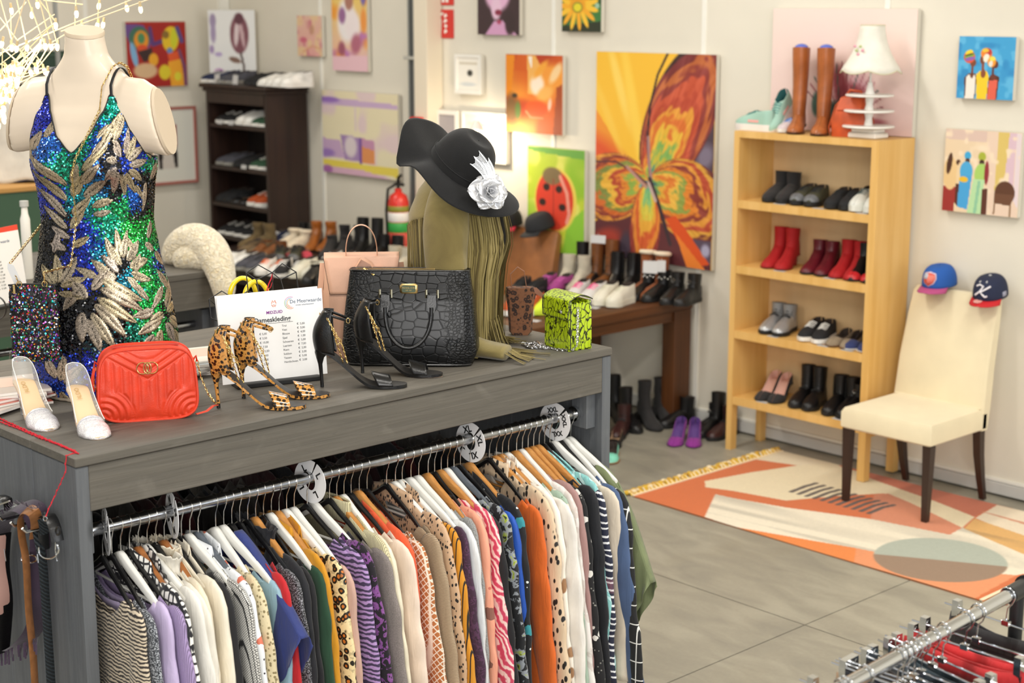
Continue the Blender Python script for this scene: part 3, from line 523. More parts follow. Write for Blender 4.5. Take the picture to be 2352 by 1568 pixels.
chair('dining_chair', 'brown leather high-backed chair behind the shoe table', -7.575, 6.62, M('brown_leather', '9c6438', .5, var=.08, vs=9), .56)

# rug: flat weave with fringes, pattern laid out on its own rectangle
RX0, RX1, RY0, RY1 = -5.40, -3.37, 5.87, 7.12
def rz(*pp): return [((q.x-RX0)/(RX1-RX0), (q.y-RY0)/(RY1-RY0)) for q in (onz(1400+x/2.47, 1000+y/2.47, 0) for x, y in pp)]
U, V = np.meshgrid(np.linspace(0, 1, 330), np.linspace(0, 1, 210))
el = rz((1875, 710))[0]; e1 = rz((1612, 690))[0]; e2 = rz((2140, 740))[0]
ops = [('bg', 'cd6420'), ('p', [(0, .8), (.12, .86), (.2, 1), (0, 1)], 'e2d3b4'),
    ('p', rz((540, 265), (800, 215), (1060, 178), (1250, 165), (1420, 215), (1700, 300), (2070, 470), (2000, 530), (1700, 390), (1560, 335), (1300, 350), (1000, 375), (700, 320), (545, 300)), 'e4d5b2'),
    ('p', rz((1500, 345), (1580, 335), (1700, 385), (2000, 530), (1930, 570), (1480, 482)), 'd0805a'),
    ('p', rz((1400, 190), (1700, 240), (2200, 400), (2070, 468), (1850, 380), (1450, 240)), 'c0623c'),
    ('p', rz((2200, 400), (2700, 520), (2700, 700), (2352, 590), (2075, 475)), 'e6d6bc'),
    ('p', rz((600, 340), (540, 470), (690, 522), (1400, 645), (1612, 690), (1900, 790), (2300, 802), (2800, 700), (2700, 560), (2400, 620), (2000, 530), (1930, 570), (1480, 482), (1000, 415), (700, 362)), 'e6dcc6'),
    ('p', rz((2070, 478), (2400, 590), (2900, 740), (2700, 790), (2352, 680), (2010, 535)), 'd9a65a'),
    ('p', rz((690, 522), (1000, 575), (1400, 645), (1385, 760), (1000, 640)), 'e07c26'),
    ('p', rz((1400, 645), (1612, 690), (2050, 780), (2310, 800), (2040, 950), (1700, 860), (1380, 760)), 'df8c58')]
for k in range(12): ops.append(('l', rz((2120+k*30, 440+k*9), (2420+k*30, 520+k*9)), .005, 'cf8a66'))
n0 = len(ops)
C = paint(U, V, ops, 1.62)
band = inpoly(U, V, rz((600, 340), (540, 470), (690, 522), (1400, 645), (1612, 690), (1900, 790), (2300, 802), (2800, 700), (2700, 560), (2400, 620), (2000, 530), (1930, 570), (1480, 482), (1000, 415), (700, 362)))
st = np.clip((vn(U*3+V*1.5, V*22-U*5, 1.0, 4)-.45)*1.6, 0, .5)*band
C = C*(1-st[..., None]*.28)
dx, dy = (U-el[0])*1.62, V-el[1]; rr = 1-np.sqrt((dx/.235)**2+(dy/.245)**2); m = np.clip(rr*40+.5, 0, 1)[..., None]
low = np.clip(((e1[1]+(e2[1]-e1[1])*(U-e1[0])/(e2[0]-e1[0]))-V)*80+.5, 0, 1)[..., None]
C = C*(1-m)+(np.array(col_t('a7aea0'))*(1-low)+np.array(col_t('8f745c'))*low)*m
for k in range(11):
    P = rz((1030+44*k, 325+12.5*k), (1110+44*k, 294+12.2*k), (1172+44*k, 277+12.5*k)); d = None
    for o_ in [('l', P, .011, '4c3f38')]: 
        asp = 1.62; mm = np.zeros(U.shape)
        for (x0, y0), (x1, y1) in zip(P, P[1:]):
            ddx, ddy = (x1-x0)*asp, y1-y0; tt = np.clip((((U-x0)*asp)*ddx+(V-y0)*ddy)/(ddx*ddx+ddy*ddy), 0, 1)
            mm = np.maximum(mm, np.clip((.012-np.hypot((U-x0)*asp-ddx*tt, V-y0-ddy*tt))*300, 0, 1))
        C = C*(1-mm[..., None])+np.array(col_t('4c3f38'))*mm[..., None]
C = C*(1+(np.random.RandomState(2).rand(*U.shape)[..., None]-.5)*.05)
rg = thing('rug', 'flat woven orange and cream geometric rug under the cream chair', 'rug', ((RX0+RX1)/2, (RY0+RY1)/2, 0))
g = B(); ny_, nx_ = U.shape
g.v = [Vector((RX0+u*(RX1-RX0)-rg.location.x, RY0+v*(RY1-RY0)-rg.location.y, .007+.0015*math.sin(u*9)*math.sin(v*7+1))) for v in np.linspace(0, 1, ny_) for u in np.linspace(0, 1, nx_)]
g.f = [(j*nx_+i, j*nx_+i+1, (j+1)*nx_+i+1, (j+1)*nx_+i) for j in range(ny_-1) for i in range(nx_-1)]; g.mi = [0]*len(g.f)
g.obj('weave', m_rug, rg, cols=np.concatenate([lin_np(C), np.ones(U.shape+(1,))], 2))
hx, hy = (RX1-RX0)/2, (RY1-RY0)/2
B().box((-hx, -hy, .0005), (hx, hy, .005)).obj('backing', M('rug_back', '9c6a48', .9), rg)
B().box((-hx-.012, -hy, .001), (-hx+.01, hy, .011)).obj('hem_band', M('rug_hem', 'ecd9b8', .9), rg); B().box((hx-.012, -hy, .001), (hx+.008, hy, .011)).obj('hem_band', M('rug_hem'), rg)
random.seed(4); fa, fb = B(), B()
for k in range(150):
    y = -hy+k/150*2*hy; L = random.uniform(.05, .10); s = random.uniform(-.03, .03)
    fb.tube([(hx+.004, y, .006), (hx+.03, y+s*.3, .012), (hx+L, y+s, .003)], [.003, .0035, .002], 4, m=k % 2)
o = fb.obj('fringe', [M('fringe_orange', 'c8621f', .9), M('fringe_rust', '9a4418', .9)], rg, label='orange fringe'); o['kind'] = 'stuff'
for k in range(120):
    y = -hy+k/120*2*hy; L = random.uniform(.04, .09); s = random.uniform(-.04, .04)
    fa.tube([(-hx-.002, y, .008), (-hx-.03, y+s*.4, .022), (-hx-L, y+s, .006)], [.004, .006, .004], 4, m=k % 3)
    if k % 4 == 0: fa.ball((-hx-.02-random.random()*.03, y, .016), (.014, .02, .013), 6, 4, m=(k//4) % 3)
o = fa.obj('fringe', [M('fringe_yellow', 'd9b23c', .9), M('fringe_cream', 'ead9b4', .9), M('fringe_ochre', 'c79a3a', .9)], rg, label='yellow and cream fringe'); o['kind'] = 'stuff'

# ---------------------------------------------------------------- the grey counter with a clothes rail
KX, KY0, KY1, KZ, KD = -3.593, 1.838, 3.797, 1.38, 1.2
ct = thing('display_counter', 'grey painted plank counter with a clothes rail under its top', 'counter', (KX-KD/2, (KY0+KY1)/2, 0))
def cb(a, b, bev=.0025): return B().box(tuple(a[i]-ct.location[i] for i in range(3)), tuple(b[i]-ct.location[i] for i in range(3)), bev=bev)
xs = [KX, -3.838, -4.04, -4.24, -4.44, -4.64, KX-KD]
for a, b_ in zip(xs, xs[1:]): cb((b_+.0022, KY0, 1.3535), (a-.0008, KY1, KZ), .003).obj('top_plank', m_gy, ct)
random.seed(9)
for y0, y1 in ((KY0+.002, KY0+.038), (KY1-.042, KY1-.002)):
    for i, (a, b_) in enumerate(zip(xs, xs[1:])): cb((b_+.0015, y0, 0), (a-.001-(.004 if i == 0 else 0), y1, 1.353)).obj('end_plank', m_gz, ct)
cb((KX-.030, KY0+.0385, 1.2305), (KX-.006, KY1-.0425, 1.353)).obj('apron', m_gy, ct)
cb((KX-KD+.006, KY0+.0385, 1.2305), (KX-KD+.03, KY1-.0425, 1.353)).obj('apron', m_gy, ct)
cb((-3.70, KY1-.085, 1.105), (-3.628, KY1-.0425, 1.24), .003).obj('rail_block', m_gz, ct)
cb((-3.72, KY0+.0385, 1.105), (-3.628, KY0+.058, 1.228), .003).obj('rail_block', m_gz, ct)
cb((KX-KD+.03, KY0+.04, .02), (KX-KD/2-.01, KY0+.055, .04)).obj('foot_rail', m_gy, ct)
m_chrome = M('chrome', 'd8dadc', .12, 1); m_chromed = M('chrome_brushed', 'a9abae', .22, 1, var=.1, vs=40)
RXR, RZR = -3.68, 1.152
b = B().tube([(RXR-ct.location.x, KY0+.059-ct.location.y, RZR), (RXR-ct.location.x, KY1-.0855-ct.location.y, RZR)], .0172, 24); b.obj('rail', m_chromed, ct)
for y in (KY0+.06, KY1-.098): B().tube([(RXR-ct.location.x, y-ct.location.y, RZR), (RXR-ct.location.x, y+.012-ct.location.y, RZR)], .026, 18).obj('rail_flange', m_chrome, ct)
b = B().tube([(-4.45-ct.location.x, KY0+.05-ct.location.y, RZR), (-4.45-ct.location.x, KY1-.05-ct.location.y, RZR)], .0155, 12); b.obj('rail', m_chromed, ct, label='back rail')
# second counter of the same kind further back
c2 = thing('display_counter', 'matching grey counter further back behind the sequin dress', 'counter', (-6.4, 2.4, 0))
X1, Y1 = -5.855-c2.location.x, 3.741-c2.location.y
xs2 = [X1-.2*k for k in range(6)]
for a, b_ in zip(xs2, xs2[1:]): B().box((b_+.003, Y1-2.6, 1.35), (a-.001, Y1, 1.38), bev=.003).obj('top_plank', m_gy, c2)
B().box((X1-.03, Y1-2.55, 1.22), (X1-.006, Y1-.045, 1.349)).obj('apron', m_gy, c2)
for a, b_ in zip(xs2, xs2[1:]): B().box((b_+.002, Y1-.044, 0), (a-.003, Y1-.004, 1.349)).obj('end_plank', m_gz, c2); B().box((b_+.002, Y1-2.596, 0), (a-.003, Y1-2.556, 1.349)).obj('end_plank', m_gz, c2)
B().tube([(X1-.13, Y1-2.55, 1.13), (X1-.13, Y1-.045, 1.13)], .016, 12).obj('rail', m_chromed, c2)
B().box((X1-.2, Y1-.08, 1.08), (X1-.06, Y1-.045, 1.2)).obj('rail_block', m_gz, c2)

# ---------------------------------------------------------------- shoes
def arch(w0, h, zb, o, zi, n=6, bulge=1.1):
    """cross-section of an upper: outside left up to the collar edge, down inside, up inside, down outside right"""
    P = []
    for i in range(n+1):
        t = i/n; a = t*PI/2
        P.append((-(o+(w0-o)*math.cos(a)), zb+(h-zb)*math.sin(a)**.85))
    P += [(-o*.86, h-.004), (-o*.7, zi), (o*.7, zi), (o*.86, h-.004)]
    for i in range(n, -1, -1):
        t = i/n; a = t*PI/2
        P.append(((o+(w0-o)*math.cos(a)), zb+(h-zb)*math.sin(a)**.85))
    return P
def foot_w(t, wd): return wd*interp([0, .04, .12, .3, .5, .72, .88, .96, 1], [.30, .62, .78, .74, .80, 1.0, .86, .55, .2], t)
def make_shoe(name, st, c, L=.27, wd=.046, H=None):
    """st: sneaker, boot, pump, flat, ankle, tall, fur.  c: dict(u=upper, s=sole, l=lace, i=inside, a=accent)"""
    t = thing(name, 'shoe', 'shoe'); n = 18
    heel = {'pump': .07, 'ankle': .055, 'tall': .028, 'boot': .0, 'wedge': .05}.get(st, 0)*c.get('hk', 1); th = {'sneaker': .026, 'boot': .022, 'flat': .008, 'pump': .006, 'ankle': .010, 'tall': .012, 'fur': .016, 'chunk': .034}.get(st, .01)
    def zb(u): return th+heel*(1-ss(.18, .66, u))
    hh = {'sneaker': (.095, .076, .062, .045), 'chunk': (.11, .09, .07, .05), 'flat': (.055, .03, .03, .028), 'pump': (.06, .032, .030, .028)}.get(st, (.10, .09, .07, .045))
    op = {'sneaker': .42, 'flat': .66, 'pump': .70, 'chunk': .4}.get(st, .36)
    rings = []
    for k in range(n+1):
        u = k/n; w0 = foot_w(u, wd); z = zb(u)
        if st in ('flat', 'pump'):
            h = z+interp([0, .1, .35, .6, .72, .86, 1], [.055, .045, .026, .024, .04, .032, .008], u)
        else: h = z+interp([0, .12, .3, .45, .6, .8, .95, 1], [hh[0]*.75, hh[0]*.72, hh[1]*.8, hh[2]*1.05, hh[2]*.85, hh[3]*.85, .024, .006], u)
        o = w0*.80*(1-ss(op-.08, op+.05, u))*ss(-.02, .05, u)+.0005
        rings.append([(u*L, y, zz) for y, zz in arch(w0, h, z, o, min(h-.005, z+.012))])
    up = c['u']; ins = c.get('i') or M('shoe_inside', '3a302a', .8)
    b = B(); b.loft(rings, m=0)
    m_ = len(rings[0])
    for fi, f in enumerate(b.f):
        j = f[0] % m_
        if 6 <= j <= 10 and len(f) == 4: b.mi[fi] = 1
    b.obj('upper', [up, ins], t, ang=60)
    # sole
    b = B(); sr = []
    for k in range(n+1):
        u = k/n; w0 = foot_w(u, wd)*1.06+.001; z1 = zb(u)+.002; z0 = zb(u)-th+(.006*ss(.82, 1, u))
        sr.append([(u*L*1.0-.001+(.004 if k == n else 0), s*w0*q, zz) for s, q, zz in ((-1, .96, z0), (-1, 1, (z0+z1)/2), (-1, .98, z1), (1, .98, z1), (1, 1, (z0+z1)/2), (1, .96, z0))])
    b.loft(sr); b.obj('sole', c['s'], t, ang=35)
    if heel > .02:
        q = {'pump': (.006, .011), 'ankle': (.021, .026), 'tall': (.022, .027)}.get(st, (.02, .025)); hz = zb(0)-th
        b = B().loft([[(.012+q0*1.1+math.cos(TAU*j/10)*q0*1.1, math.sin(TAU*j/10)*q0, z) for j in range(10)] for z, q0 in ((0, q[0]), (hz*.6, (q[0]*1.1)), (hz+.003, max(q[1], .02)))]); b.obj('heel', c.get('h', c['s']), t)
    if st in ('boot', 'ankle', 'tall', 'fur'):
        H = H or {'boot': .17, 'ankle': .17, 'tall': .40, 'fur': .2}[st]; zb0 = zb(0)+.02; rings = []
        for k in range(9):
            v = k/8; z = zb0+(H-zb0)*v; rx = interp([0, .3, .6, 1], [.058, .047, .046, .05], v)*(1+.0*v)*(1+(.22 if st == 'tall' else 0)*v); ry = interp([0, .3, 1], [.034, .036, .040], v)*(1+(.2 if st == 'tall' else 0)*v)
            xc = interp([0, .35, 1], [.066, .058, .054], v)+c.get('slouch', 0)*math.sin(v*9)*.006
            rings.append([(xc+rx*math.cos(TAU*j/14), ry*math.sin(TAU*j/14), z+.006*math.cos(TAU*j/14)*v) for j in range(14)])
        top = rings[-1]; cx_ = sum(p[0] for p in top)/14
        rings.append([(cx_+(p[0]-cx_)*.88, p[1]*.88, p[2]-.002) for p in top]); rings.append([(cx_+(p[0]-cx_)*.84, p[1]*.84, p[2]-.03) for p in top])
        b = B().loft(rings)
        for fi, f in enumerate(b.f):
            if min(f) >= 9*14-14+14 or (len(f) == 14 and f[0] > 14): b.mi[fi] = 1
        b.obj('shaft', [c.get('u2', up), ins], t, ang=60)
        if c.get('fill'): B().ball((cx_, 0, H+.0), (.046, .038, .022), 12, 6).obj('blue_paper_stuffing', c['fill'], t)
        if c.get('cuff'):
            B().tube([(cx_+(p[0]-cx_)*.98, p[1], p[2]) for p in top[::1]], .013, 8, closed=True).obj('fur_cuff', c['cuff'], t)
        if c.get('gus'):
            for s in (-1, 1): B().prism([(.045, zb0+.03), (.075, zb0+.03), (.07, H-.01), (.04, H-.01)], lambda x, z, d: (x, s*(.037+d), z), .004).obj('elastic_gusset', c['gus'], t)
    if c.get('l'):
        hi = H if st == 'boot' else 0
        for k in range(c.get('nl', 5)):
            if st == 'boot' and k > 2:
                v = (k-2)/(c.get('nl', 5)-2); z = .09+(H-.10)*v; x = .105-.01*v
                B().tube([(x-.01, -.026, z-.006), (x+.003, 0, z+.003), (x-.01, .026, z-.006)], .0028, 5).obj('lace', c['l'], t)
            else:
                u = op+.03+k*.055*(.8 if st == 'boot' else 1); z = zb(u)+interp([0, .12, .3, .45, .6, .8, .95, 1], [hh[0]*.75, hh[0]*.72, hh[1]*.8, hh[2]*1.05, hh[2]*.85, hh[3]*.85, .024, .006], u)
                B().tube([(u*L, -.024, z-.008), (u*L+.003, 0, z+.003), (u*L, .024, z-.008)], .0028, 5).obj('lace', c['l'], t)
    if c.get('a'):
        for s in (-1, 1):
            w1 = foot_w(.5, wd)
            B().loft([[(u*L, s*(foot_w(u, wd)*.93+dy), zb(u)+z) for z, dy in ((.012, .004), (.026, .0025), (.026, -.002), (.012, -.001))] for u in (.28, .42, .56)]).obj('side_stripe', c['a'], t)
    if c.get('cap'):
        B().loft([[(u*L, y*1.03, zz+.001) for y, zz in arch(foot_w(u, wd)*1.02, zb(u)+interp([.8, .95, 1], [.042, .024, .008], u), zb(u), .001, zb(u))] for u in (.84, .9, .95, .985)]).obj('toe_cap', c['cap'], t)
    if c.get('buckle'):
        b = B().tube([(.09, -.03, .12), (.105, 0, .125), (.09, .03, .12)], .004, 6); b.obj('strap', c.get('h', c['s']), t)
        B().tube([(.1+.004, -.012+.01*math.cos(TAU*j/8), .125+.01*math.sin(TAU*j/8)) for j in range(8)], .0018, 5, closed=True).obj('buckle', c['buckle'], t)
    if c.get('studs'):
        b = B()
        for k in range(8): b.ball((.05+.05*math.cos(PI*k/7*1.0-PI/2), .037*math.sin(PI*k/7-PI/2), .12+.01*(k % 2)), .0065, 6, 4)
        o = b.obj('studs', c['studs'], t); o['kind'] = 'stuff'
    return t
def leath(n, c='121112', r=.38): return M('leather_'+n, c, r, var=.1, vs=14, bump=.12, bs=140)
def suede(n, c='181617'): return M('suede_'+n, c, .9, var=.08, vs=12, bump=.2, bs=200, sheen=.1)
def cloth(n, c): return M('canvas_'+n, c, .85, var=.05, vs=16, bump=.25, bs=380)
kL, wL = leath('black', '121112'), leath('white', 'e6e4de')
kS, wS = M('rubber_black', '191919', .6), M('rubber_white', 'e9e6df', .55)
laceW, laceK = M('lace_white', 'f0ede6', .8), M('lace_black', '1d1d1d', .8)
brS = M('rubber_brown', '6a4327', .6); met = M('buckle_metal', 'c9c6c0', .25, 1)
U_ = dict
CAT = {
 'wsneak': ('sneaker', U_(u=wL, s=wS, l=laceW, a=M('acc_grey', 'b9b8b4', .6))), 'wsneak2': ('chunk', U_(u=wL, s=wS, l=laceW)),
 'ksneak': ('sneaker', U_(u=cloth('black', '1c1c1e'), s=wS, l=laceW)), 'ksneakk': ('sneaker', U_(u=cloth('black', '1c1c1e'), s=kS, l=laceK, a=M('acc_dark', '3a3a3c', .5))),
 'camo': ('sneaker', U_(u=cloth('camo', '43422f'), s=kS, l=laceK, cap=M('cap_grey', '6d6f72', .4))), 'nsneak': ('sneaker', U_(u=cloth('navy', '20294a'), s=wS, l=laceW)),
 'osneak': ('sneaker', U_(u=M('knit_white', 'e6e2dc', .8), s=wS, l=M('lace_orange', 'e36a28', .7), a=M('acc_orange', 'ee7a30', .5))), 'orange': ('chunk', U_(u=cloth('orange', 'b44f22'), s=wS, l=laceW, a=M('acc_lorange', 'ef9a4c', .5))),
 'green': ('sneaker', U_(u=M('knit_green', '2e5038', .8), s=wS, l=laceW, a=M('acc_lime', 'a6d43a', .5))), 'neon': ('sneaker', U_(u=M('knit_neon', 'd6ee3a', .7), s=M('rub_neon', 'cbe23c', .6), l=M('lace_neon', 'e2f060', .7))),
 'magenta': ('sneaker', U_(u=M('knit_magenta', '9c3f86', .8), s=kS, l=M('lace_pink', 'c860a8', .7), a=M('acc_dk', '2a2530', .6))), 'pinkw': ('chunk', U_(u=M('knit_pale', 'd4d2d0', .7), s=M('rub_pale', 'e8dfe2', .6), l=M('lace_pink2', 'ef4f92', .7), a=M('acc_lilac', '9c86b4', .6))),
 'teal': ('chunk', U_(u=M('knit_mint', '9fc4b4', .7), s=M('rub_mint', 'e8e0da', .6), l=M('lace_teal', '2f7a78', .7), a=M('acc_pink', 'e8a8a0', .6), i=M('in_teal', '2c6464', .8))), 'blu': ('sneaker', U_(u=M('knit_blush', 'd0c2c4', .7), s=wS, l=M('lace_blue', '3f7ac0', .7), a=M('acc_crimson', 'a83a48', .6))),
 'wgreen': ('chunk', U_(u=M('knit_bone', 'd9dad2', .7), s=M('rub_bone', 'dedfd6', .6), l=M('lace_grey', '4a5550', .7), a=M('acc_gn', '4a6c62', .6))),
 'grun': ('sneaker', U_(u=cloth('charcoal', '4a4a52'), s=M('rub_grey', '8f8c84', .6), l=laceK)), 'khaki': ('sneaker', U_(u=suede('khaki', '6e5a3e'), s=brS, l=M('lace_br', '4a3a2a', .8))),
 'pinkred': ('flat', U_(u=cloth('coral', 'd04a5a'), s=brS)), 'cream': ('chunk', U_(u=M('knit_cream', 'dcd8c8', .8), s=M('rub_cream', 'e2decc', .6), l=M('lace_cream', 'd2cdb8', .8))), 'yel': ('sneaker', U_(u=M('knit_cream'), s=wS, l=M('lace_yel', 'e8c23a', .7), a=M('acc_yel', 'e6bb2c', .6))),
 'kboot': ('boot', U_(u=kL, s=kS, l=laceK, nl=7)), 'kankle': ('ankle', U_(u=kL, s=kS, gus=M('gusset_black', '101010', .9))), 'kchel': ('boot', U_(u=kL, s=kS, gus=M('gusset_black'))), 'kslouch': ('ankle', U_(u=suede('black', '242222'), s=kS, slouch=1)), 'kheel': ('ankle', U_(u=suede('soot', '2c2a2a'), s=kS, slouch=1)),
 'kred': ('boot', U_(u=suede('black'), s=kS, i=M('in_red', '7a1f22', .8))), 'kbuck': ('boot', U_(u=kL, s=kS, buckle=met)), 'kstud': ('boot', U_(u=kL, s=kS, studs=met)), 'silverb': ('boot', U_(u=M('silver_leather', 'b4b5b6', .3, .5, bump=.1, bs=90), s=kS, l=laceK, nl=6, u2=M('grey_leather', '8c8c8c', .45))),
 'redsock': ('ankle', U_(u=M('red_suede', 'a80f14', .75), s=M('red_sole', '8a141a', .5))), 'redsock2': ('ankle', U_(u=M('red_suede'), s=M('red_sole'))), 'burg': ('ankle', U_(u=leath('burgundy', '5e1420', .4), s=kS)),
 'kredtoe': ('ankle', U_(u=kL, s=kS, cap=M('cap_red', 'c0242a', .4))), 'kpump': ('pump', U_(u=suede('black'), s=kS, i=M('in_pink', 'd8a898', .7))), 'kflat': ('flat', U_(u=leath('black'), s=kS, i=M('in_tan', 'a08468', .7))), 'taupe': ('flat', U_(u=suede('taupe', '8a7a64'), s=brS)), 'navyf': ('flat', U_(u=suede('navy', '2a3564'), s=wS)), 'purple': ('pump', U_(hk=.85, h=M('sole_purple', '6a2470', .6), u=suede('purple', '8a2f8c'), s=M('sole_purple', '6a2470', .6), i=M('in_purple', '5a3a80', .7))),
 'tan': ('tall', U_(u=leath('tan', 'a45c2c', .35), s=M('sole_tan', '5a3218', .5), slouch=.6, fill=M('blue_paper', '5a6ec8', .6, bump=.5, bs=40))), 'fur': ('fur', U_(u=suede('chestnut', '8a4a22'), s=brS, cuff=M('fleece', 'e6d8c0', .95, bump=.6, bs=60))), 'furcream': ('fur', U_(u=M('fleece'), s=brS, cuff=M('fleece'))), 'brboot': ('boot', U_(u=leath('brown', '7a4a26'), s=brS, l=M('lace_br'), nl=6)), 'olive': ('fur', U_(u=suede('olive', '6a5838'), s=brS, slouch=1)), 'mint': ('flat', U_(u=leath('mint', '7fd0b8'), s=M('sole_ochre', 'b06a2c', .6))), 'maroon': ('boot', U_(u=leath('maroon', '3a1e1c'), s=kS, l=laceK)), 'snake': ('ankle', U_(u=leath('snake', '8a8070'), s=kS)),
 'greyb': ('ankle', U_(u=suede('greige', 'c4bca8'), s=brS)), 'leo': ('ankle', U_(u=leath('rust', '9c5a22'), s=kS, slouch=1))}
PROTO = {}; SHOE_N = 0
NM = {'sneaker': 'sneaker', 'chunk': 'chunky_sneaker', 'boot': 'lace_up_boot', 'ankle': 'ankle_boot', 'tall': 'knee_boot', 'fur': 'winter_boot', 'flat': 'flat_shoe', 'pump': 'court_shoe'}
def put_shoe(kind, x, y, z, ang, label, group, H=None, sc_=1., tilt=0):
    """ang: direction the toe points, degrees in the floor plane"""
    st, c = CAT[kind]; key = (kind, H)
    if key not in PROTO: PROTO[key] = make_shoe(NM[st], st, c, H=H); o = PROTO[key]
    else: o = copy_tree(PROTO[key], (0, 0, 0))
    a = R(ang); L = .135*sc_
    o.location = (x-L*math.cos(a), y-L*math.sin(a), z); o.rotation_euler = (0, R(tilt), a); o.scale = (sc_,)*3
    o['label'] = label; o['group'] = group; o['category'] = 'boot' if st in ('boot', 'ankle', 'tall', 'fur') else 'shoe'
    return o
def tagcard(x, y, z, ang, label, w_=.06, h=.045, up=0):
    t = thing('price_card', label, 'card', (x, y, z), R(ang)); 
    if up: B().box((-w_/2, -.0006, 0), (w_/2, .0006, h), bev=.0004).obj('card', M('paper', 'eeebe4', .7), t, rot=(R(-8), 0, 0)); B().tube([(0, 0, h-.004), (0, .004, h+.012), (.004, .012, h+.006)], .0006, 4).obj('string', laceW, t)
    else: B().box((-w_/2, -h/2, .0004), (w_/2, h/2, .0016)).obj('card', M('paper'), t); B().box((-w_*.3, -h*.1, .0017), (w_*.3, h*.1, .002)).obj('print_line', M('ink_grey', '8a8a90', .7), t)
    return t
# pairs on a shelf: (kind, pixel x of the pair centre, description)
def pairs(lst, y, z, ang, gap, where, group, X0=None):
    for i, e in enumerate(lst):
        kind, xx, d = e[:3]; H = e[3] if len(e) > 3 else None; a_ = ang+(e[4] if len(e) > 4 else 0)
        for s, side in ((-1, 'left'), (1, 'right')):
            nx, ny = -math.sin(R(a_)), math.cos(R(a_))
            put_shoe(kind, xx+s*gap*abs(nx)*.5*(1), y+s*gap*ny*.5*(1 if nx <= 0 else -1)*0, z, a_+s*2, '%s, the %s one of its pair, %s' % (d, side, where), group, H)
ys = 7.085
xs_ = lambda px, zz: ony(px, (784), ys).x
def sx(px, z, y=6.98):
    a, b = -12, 0
    for _ in range(40):
        m = (a+b)/2; d = Vector((m, y, z))-Vector((0, 0, EYE)); q = CX+F*d.dot(rt)/d.dot(fw)
        if q > px: b = m
        else: a = m
    return a
def row(lst, z, where, group, y=7.09, ang=-74, yf=6.98, gap=.088):
    pairs([(k, max(SX0+.13, min(SX1-.046-.098, sx(px, z, yf))), d, *r_) for k, px, d, *r_ in lst], y, z, ang, gap, where, group)
e = .001
row([('kred', 1768, 'black suede boot with dark red lining', .155), ('camo', 1832, 'black and camouflage sneaker with grey toe cap'), ('ksneakk', 1912, 'plain black sneaker'), ('wgreen', 1982, 'white and green running shoe')], SZ[3]+e, 'top compartment', 'shoes in the top compartment')
row([('redsock', 1765, 'tall bright red sock boot', .21), ('burg', 1856, 'dark burgundy ankle boot', .165), ('redsock2', 1922, 'lower bright red sock boot', .185), ('kredtoe', 1996, 'black boot with red toe cap', .18)], SZ[2]+e, 'second compartment', 'boots in the second compartment')
row([('silverb', 1760, 'silver lace-up boot', .15), ('ksneak', 1850, 'black canvas sneaker with white sole'), ('taupe', 1915, 'taupe suede flat'), ('navyf', 1976, 'navy blue flat')], SZ[1]+e, 'third compartment', 'shoes in the third compartment')
row([('kpump', 1750, 'black court shoe with pink lining'), ('kboot', 1828, 'black lace-up boot', .21), ('kchel', 1905, 'black chunky chelsea boot', .19), ('kbuck', 1985, 'black buckled boot', .16)], SZ[0]+e, 'bottom compartment', 'shoes in the bottom compartment')
for i, (px, zi) in enumerate(((1790, 3), (1880, 3), (1980, 3), (1790, 2), (1905, 2), (1775, 1), (1890, 1), (1945, 1), (1750, 0), (1925, 0))):
    B_ = ['first', 'second', 'third', 'fourth']
    tagcard(sx(px, SZ[zi], 6.96), 6.962, SZ[zi]+.0005, 0, 'white price card on the front edge of the %s compartment, %s' % (['bottom', 'third', 'second', 'top'][zi], ['left', 'middle', 'right'][0 if px < 1830 else 1 if px < 1930 else 2]), .07, .03)
# on top of the shelf
zt_ = 1.816
put_shoe('teal', -5.60, 7.03, zt_, 175, 'mint and pink running shoe lying left on the shelf top', 'teal running shoes'); put_shoe('teal', -5.49, 7.10, zt_+.135, -80, 'mint and pink running shoe propped up steeply, toe to the front', 'teal running shoes', tilt=36)
put_shoe('blu', -5.40, 7.08, zt_, -80, 'small blush running shoe with blue laces on the shelf top', 'blush running shoe', sc_=.8)
put_shoe('tan', -5.335, 7.06, zt_, -60, 'tan knee-high leather boot, left one on the shelf top', 'tan knee boots', .45); put_shoe('tan', -5.175, 7.06, zt_, -62, 'tan knee-high leather boot, right one on the shelf top', 'tan knee boots', .45)
m_ob = leath('orange_bag', 'c24f1e', .5); t = thing('bucket_bag', 'orange leather bag between the tan boots and the white lamp', 'bag', (-4.99, 7.08, zt_), R(12))
B().loft([[(sx_*w_*(1 if abs(sy) < 1 else .92), sy*d, z) for sx_, sy in ((-1, -.8), (-.9, -1), (.9, -1), (1, -.8), (1, .8), (.9, 1), (-.9, 1), (-1, .8))] for z, w_, d in ((0, .095, .06), (.08, .10, .062), (.17, .075, .04), (.205, .06, .02))]).obj('body', m_ob, t)
B().tube([(-.06, 0, .2), (-.09, -.02, .16), (-.11, -.05, .05), (-.105, -.05, .01)], [(.008, .003)]*4, 6).obj('strap', m_ob, t)
B().tube([(.05, 0, .2), (.04, .0, .235), (-.02, .0, .24), (-.05, 0, .2)], .007, 6).obj('handle', m_ob, t)
B().prism([(-.07, .14), (.07, .14), (.06, .2), (-.06, .2)], lambda x, z, d: (x, -.052+(z-.14)*.4-d, z), .004).obj('flap', m_ob, t)
